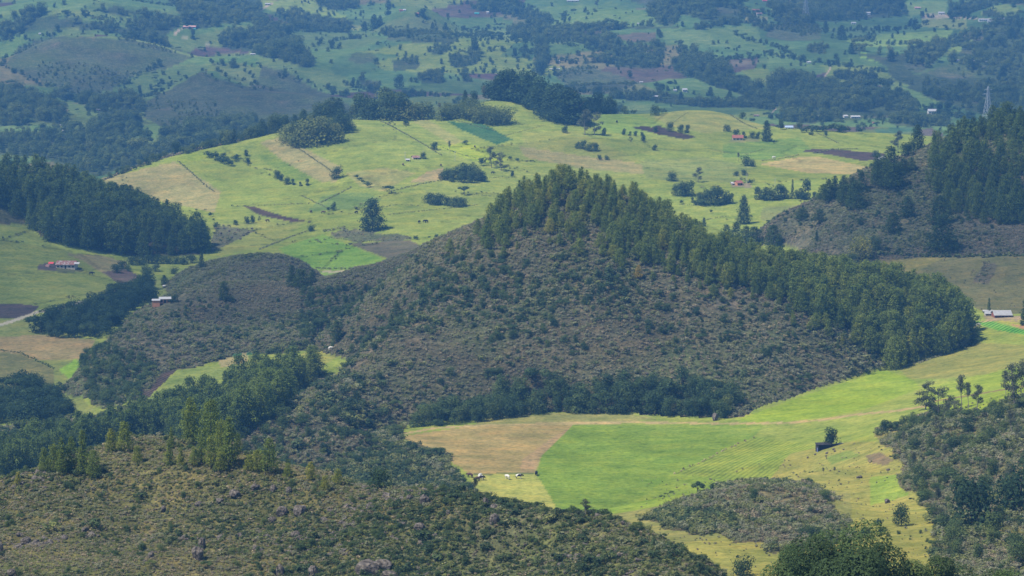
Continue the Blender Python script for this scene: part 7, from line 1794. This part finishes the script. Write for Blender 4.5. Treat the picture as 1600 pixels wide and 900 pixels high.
# far houses
for a in [
    (296, 45, 19, 4.6, 'long pink roofed hacienda on the far slope at left', M_PINK, M_PINKROOF, 0.0, 9, 3), (304, 46, 3, 2, 'small teal shed at the end of the pink roofed hacienda', M_TEAL, M_TEAL, 0, 4, 0),
    (1457, 179, 13, 8, 'white house with white gable roof alone on the right valley floor', M_WHITE, M_PALEROOF, 0.05, 8, 2), (1241, 163, 12, 5.5, 'white house with red roof in the dark wood', M_WHITE, M_TILE, 0, 8, 3),
    (1242, 179, 9, 5.5, 'house with vivid red roof at the wood edge', M_PINK, M_RED, .1, 8, 1), (1335, 164, 10, 4, 'house with bright red roof deep in the dark wood', M_WHITE, M_RED, 0, 7, 2), (1347, 163, 5, 2.6, 'smaller red roof right of the one in the wood', M_PINK, M_TILE, 0, 6, 1),
    (1337, 185, 14, 4, 'long white building of the village', M_WHITE, M_PALEROOF, 0, 7, 4), (1321, 184, 6, 4, 'blue white house at the left end of the village', M_WHITE, M_PALEROOF, .2, 7, 1), (1275, 184, 8, 3, 'pale house hidden by trees left of the village', M_CREAM, M_PALEROOF, 0, 6, 1), (1250, 182, 3, 2.4, 'tiny white wall right of the vivid red roof', M_WHITE, M_PALEROOF, 0, 5, 0), (1260, 182, 3, 2.4, 'second tiny white wall right of the vivid red roof', M_WHITE, M_PALEROOF, 0, 5, 0),
    (1400, 188, 6, 3, 'pink house at the left of the roadside row', M_PINK, M_PINKROOF, 0, 6, 1), (1418, 187, 5, 3, 'white house in the roadside row', M_WHITE, M_PALEROOF, 0, 6, 1), (1425, 187, 3, 3, 'narrow white house in the roadside row', M_WHITE, M_PALEROOF, 0, 5, 1), (1434, 188, 7, 3.4, 'red roofed house in the roadside row', M_PINK, M_TILE, 0, 6, 1), (1440, 189, 5, 3, 'pink roofed house at the right of the roadside row', M_PINK, M_PINKROOF, 0, 6, 1),
    (1028, 154, 14, 4.5, 'pale pink barn on bare ground at the far side', M_PINK, M_PALEROOF, -.05, 8, 4), (1055, 143, 5, 3, 'white shed left of the small white house on the far side', M_WHITE, M_PALEROOF, 0, 5, 0), (1070, 144, 7, 5.5, 'small white house on the far pasture', M_WHITE, M_PALEROOF, .1, 6, 2),
    (872, 98, 5, 4, 'little white hut beside tall dark trees', M_WHITE, M_ZINC, 0, 5, 1), (872, 109, 5, 2, 'low white roof below the little white hut', M_CREAM, M_PALEROOF, 0, 5, 0), (861, 109, 4, 2, 'low white roof left of the other below the hut', M_CREAM, M_PALEROOF, 0, 5, 0),
    (1002, 130, 5, 2.5, 'white roof hidden among bushes', M_CREAM, M_PALEROOF, 0, 5, 0), (1016, 82, 12, 4, 'brown farm roof in the wood at upper centre', M_CREAM, M_RUST, 0, 7, 2), (1181, 19, 11, 4.5, 'house with ochre roof at the upper right', M_CREAM, M_TILE, 0, 7, 2), (1186, 24, 9, 4, 'white walled barn below the ochre roof', M_WHITE, M_RUST, .2, 6, 1),
    (1195, 3, 7, 3.5, 'red roof at the top edge', M_PINK, M_RED, 0, 7, 1), (895, 3, 18, 3, 'long grey white roof at the top edge', M_CREAM, M_PALEROOF, 0, 8, 2), (998, 38, 4, 2, 'white speck of a shed on the upper pasture', M_WHITE, M_PALEROOF, 0, 4, 0),
    (652, 24, 6, 4, 'house with brick roof beside the dark round tree on the far hill', M_PINK, M_TILE, 0, 6, 1), (627, 18, 6, 3, 'pink roof left of the far hill house', M_PINK, M_TILE, 0, 6, 1), (632, 17, 4, 2.6, 'white shed beside the pink roof', M_WHITE, M_PALEROOF, 0, 5, 0), (497, 42, 9, 4, 'pink roofed house by the lane', M_PINK, M_PINKROOF, 0, 7, 1), (535, 44, 3, 3, 'white hut by the lane', M_WHITE, M_PALEROOF, 0, 5, 0),
    (745, 22, 7, 2, 'teal sheet roof on the upper slope', M_TEAL, M_TEAL, 0, 6, 0), (762, 21, 4, 3, 'white hut right of the teal roof', M_WHITE, M_PALEROOF, 0, 5, 1), (418, 8, 8, 3, 'pale house on the lane at the top edge', M_CREAM, M_PALEROOF, 0, 6, 1), (102, 207, 10, 3.6, 'pale farm buildings below the left wood', M_WHITE, M_PALEROOF, 0, 7, 2), (113, 206, 5, 3, 'grey barn right of the pale farm buildings', M_CONC, M_ZINC, 0, 6, 0), (154, 173, 7, 3, 'pink house on the pale yard at left', M_PINK, M_PALEROOF, 0, 6, 1),
    (62, 54, 3, 2.4, 'tiny white wall on the upper left pasture', M_WHITE, M_PALEROOF, 0, 4, 0), (1357, 23, 6, 4, 'white house under the upper right wood', M_WHITE, M_PALEROOF, 0, 6, 1), (1347, 20, 3, 2.4, 'white hut left of the house under the wood', M_WHITE, M_PALEROOF, 0, 5, 0), (1334, 38, 7, 3.4, 'white house on the rough slope at upper right', M_WHITE, M_PALEROOF, 0, 6, 1), (1434, 14, 9, 3, 'pale pink roof on the upper right pasture', M_CREAM, M_PINKROOF, 0, 6, 1), (1471, 23, 9, 4.4, 'white house right of the pale pink roof', M_WHITE, M_PALEROOF, 0, 6, 2),
    (1540, 33, 20, 3.6, 'long row of white sheds on the road at top right', M_WHITE, M_PALEROOF, 0, 8, 5), (1547, 35, 8, 2.6, 'white shed in front of the long row', M_WHITE, M_PALEROOF, 0, 5, 1), (1565, 31, 9, 3.4, 'pink white sheds right of the dark dome thicket', M_PINK, M_PALEROOF, 0, 6, 1), (1576, 29, 5, 2, 'white tank shed at the end of the road', M_WHITE, M_PALEROOF, 0, 5, 0), (1530, 52, 5, 2.6, 'pink shed below the road sheds', M_PINK, M_PINKROOF, 0, 5, 0), (1577, 53, 4, 2.4, 'white hut in the right edge wood', M_WHITE, M_PALEROOF, 0, 5, 0),
    (1264, 99, 6, 3, 'white roof house beside the far right hedge', M_WHITE, M_PALEROOF, 0, 6, 1), (1209, 122, 4, 2.6, 'white hut at the left of the winding track', M_WHITE, M_PALEROOF, 0, 5, 0), (1260, 116, 5, 2.4, 'low white roof left of the winding track', M_WHITE, M_PALEROOF, 0, 5, 0), (1322, 131, 6, 2, 'flat grey roof on the right pasture', M_CONC, M_ZINC, 0, 5, 0), (1342, 117, 3, 2, 'white speck of a hut above the straight hedge', M_WHITE, M_PALEROOF, 0, 4, 0), (1526, 96, 7, 3.6, 'white house high in the far right wood', M_WHITE, M_PALEROOF, 0, 6, 1), (1497, 96, 6, 3, 'grey white house left of the one in the far right wood', M_WHITE, M_ZINC, 0, 6, 1), (1542, 98, 4, 2.4, 'small white hut right of the one in the far right wood', M_WHITE, M_PALEROOF, 0, 5, 0),
    (1365, 194, 3, 3, 'tiny yellow hut at the edge of the dark crop', M_CREAM, M_TILE, 0, 4, 0), (395, 86, 8, 2.4, 'white walls among trees below the purple plot', M_WHITE, M_PALEROOF, 0, 6, 1), (92, 197, 4, 2, 'white roof beside the dark pines at far left', M_WHITE, M_PALEROOF, 0, 5, 0), (192, 221, 14, 4, 'grey white roofs among trees at far left', M_CONC, M_ZINC, 0, 7, 1), (1182, 182, 8, 2.6, 'brown roofed hut left of the village', M_CREAM, M_RUST, 0, 6, 1)]:
    u, v, w_, h, lb, wl, rf, yw, dp, nw = a
    house(u, v, w_, h, lb, wl, rf, yw, dp, nw, detail=w_ >= 7)

# ------------------------------------------------------------------ power pylons and poles
def strut(bm, a, b, r):
    V_, Fc = tubes([(a, b, r * .88, r * .88)], 4)
    vs = [bm.verts.new(v_) for v_ in V_]
    for f in Fc: bm.faces.new([vs[i] for i in f])
def pylon(u, v, hpx, label, lo=2600):
    p = ground(u, v, lo); s = p[1] / F; h = hpx * s; b = h * .11
    o = bpy.data.objects.new('power_pylon', None); COL.objects.link(o); o.location = p; o.rotation_euler = (0, 0, .5); tag(o, label, 'pylon')
    def corner(sx, sy, t): k_ = b * (1 - t) ** 1.3 + h * .012; return (sx * k_, sy * k_, h * t)
    def part(nm, segs, r=.16):
        bm = bmesh.new()
        for a, c in segs: strut(bm, a, c, r)
        me = bpy.data.meshes.new(nm); bm.to_mesh(me); bm.free(); me.materials.append(M_STEEL); link(nm, me, o)
    lv = [0, .16, .30, .43, .55, .66, .76, .86, 1.0]
    for sx in (-1, 1):
        for sy in (-1, 1):
            part('leg', [(corner(sx, sy, a), corner(sx, sy, c)) for a, c in zip(lv[:-1], lv[1:])], .3)
    for a, c in zip(lv[:-1], lv[1:]):
        sg = []
        for q in ((-1, -1, 1, -1), (1, -1, 1, 1), (1, 1, -1, 1), (-1, 1, -1, -1)):
            sg += [(corner(q[0], q[1], a), corner(q[2], q[3], c)), (corner(q[2], q[3], a), corner(q[0], q[1], c)), (corner(q[0], q[1], c), corner(q[2], q[3], c))]
        part('brace', sg)
    for t, wd in ((.66, .15), (.78, .20), (.90, .14)):
        z = h * t
        for sx in (-1, 1): part('cross_arm', [((0, -.4, z), (sx * h * wd, 0, z)), ((0, .4, z), (sx * h * wd, 0, z)), ((0, 0, z + h * .04), (sx * h * wd, 0, z))], .2)
pylon(1543, 189, 54, 'lattice power pylon rising behind the right hill')
pylon(1259, 32, 42, 'lattice power pylon at the top edge on the far wood')
def pole(u, v, hpx, label, lo=1560):
    p = ground_on(u, v, lo); h = hpx * p[1] / F
    o = bpy.data.objects.new('power_pole', None); COL.objects.link(o); o.location = p; tag(o, label, 'pole')
    V_, Fc = tubes([((0, 0, -.5), (0, 0, h), .17, .12)], 8); link('post', mesh_np('post', V_, Fc, [M_CONC], smooth=True), o)
    V_, Fc = tubes([((-.9, 0, h - .5), (.9, 0, h - .5), .06, .06)], 4); link('cross_arm', mesh_np('cross_arm', V_, Fc, [M_CONC]), o)
for u, v, h, lb in [(661, 248, 13, 'pale power pole at the dark tree by the plateau farmhouse'), (711, 252, 16, 'pale power pole above the oval thicket'), (1167, 289, 18, 'pale power pole beside the orange farmhouse'), (1211, 289, 11, 'pale power pole above the farm windbreak'), (633, 249, 12, 'dark thin pole left of the plateau farmhouse')]:
    pole(u, v, h, lb)

# ------------------------------------------------------------------ cattle
def cow_mesh():
    bm = bmesh.new()
    pts = [(-.75, 0, 1.1), (-.35, 0, 1.12), (.1, 0, 1.1), (.55, 0, 1.15), (.9, 0, 1.12), (1.18, 0, .95), (1.4, 0, .70), (-.95, 0, 1.12), (-1.05, 0, .75), (-1.05, 0, .4)]
    rad = [.36, .40, .42, .38, .20, .17, .11, .06, .035, .06]
    eds = [(0, 1), (1, 2), (2, 3), (3, 4), (4, 5), (5, 6), (0, 7), (7, 8), (8, 9)]
    for bx, kx in ((-.7, -.12), (.5, .04)):
        for sy in (-.22, .22):
            a = len(pts); pts += [(bx, sy, .75), (bx + kx, sy, .42), (bx - .02, sy, .05)]; rad += [.16, .085, .075]
            eds += [(0 if bx < 0 else 3, a), (a, a + 1), (a + 1, a + 2)]
    for sy in (-.2, .2):
        a = len(pts); pts += [(1.12, sy, 1.12)]; rad += [.05]; eds += [(5, a)]
    me = bpy.data.meshes.new('cow_base'); me.from_pydata(pts, eds, []); 
    o = bpy.data.objects.new('cow_base', me); COL.objects.link(o)
    sk = o.modifiers.new('s', 'SKIN'); sk.use_smooth_shade = True
    for v_, r in zip(me.skin_vertices[0].data, rad): v_.radius = (r, r)
    me.skin_vertices[0].data[0].use_root = True
    ss = o.modifiers.new('b', 'SUBSURF'); ss.levels = 1
    dg = bpy.context.evaluated_depsgraph_get(); dg.update()
    res = bpy.data.meshes.new_from_object(o.evaluated_get(dg)); res.name = 'cow'
    bpy.data.objects.remove(o)
    return res
cow0 = cow_mesh()
COWS = {}
for key, m_ in (('white', M_COWW), ('brown', M_COWB), ('black', M_COWK), ('patched', M_COWP)):
    c = cow0.copy(); c.materials.clear(); c.materials.append(m_); COWS[key] = c
for (u, v, k_, yw, sc, lo, lb, gp) in [
    (793, 749, 'white', 2.2, 1.25, 800, 'white cow grazing alone in the middle of the paddock', None), (811, 748, 'patched', .1, 1.25, 800, 'black and white cow near the right of the paddock', None), (752, 750, 'patched', -.6, 1.3, 800, 'black and white cow facing away near the small tree', None), (750, 747, 'white', 1.1, 1.2, 800, 'white cow behind the black and white one', None), (746, 752, 'brown', .4, 1.2, 800, 'brown cow partly behind the small tree', None), (734, 746, 'brown', 2.6, 1.2, 800, 'brown cow at the far left of the paddock', None),
    (838, 743, 'black', 1.4, 1.2, 800, 'black cow at the corner of the lush green field', None), (143, 430, 'black', .1, 1.4, 1400, 'black cow on the green pasture below the left plantation', None), (517, 547, 'white', .3, 1.2, 1100, 'white cow in the small sunlit glade', None), (528, 552, 'black', 1.2, 1.2, 1100, 'black cow beside the tiny tree in the glade', None),
    (1528, 511, 'white', .3, 1.2, 1100, 'white cow at the left end of the vivid crop strip', None), (1209, 248, 'white', .2, 1.3, 1560, 'white cow above the straw yellow field', None), (964, 192, 'black', 1.3, 1.4, 1560, 'black cow alone under the plateau crest', None)]:
    p = ground(u, v, lo); o = link('cow', COWS[k_]); o.location = p; o.rotation_euler = (0, 0, yw); o.scale = (sc,) * 3; tag(o, lb, 'cow', gp)
for (u, v) in [(557, 328), (557, 334), (505, 334), (655, 349), (666, 348), (664, 348), (630, 259), (486, 333), (418, 347), (742, 231), (689, 260), (770, 272), (1029, 211)]:
    p = ground(u, v, 1560); o = link('cow', COWS['brown' if rnd.random() < .5 else 'black']); o.location = p; o.rotation_euler = (0, 0, rnd.random() * 6.28); o.scale = (1.35,) * 3
    tag(o, 'small dark cow grazing on the plateau pastures', 'cow', 'dark cattle on the plateau')
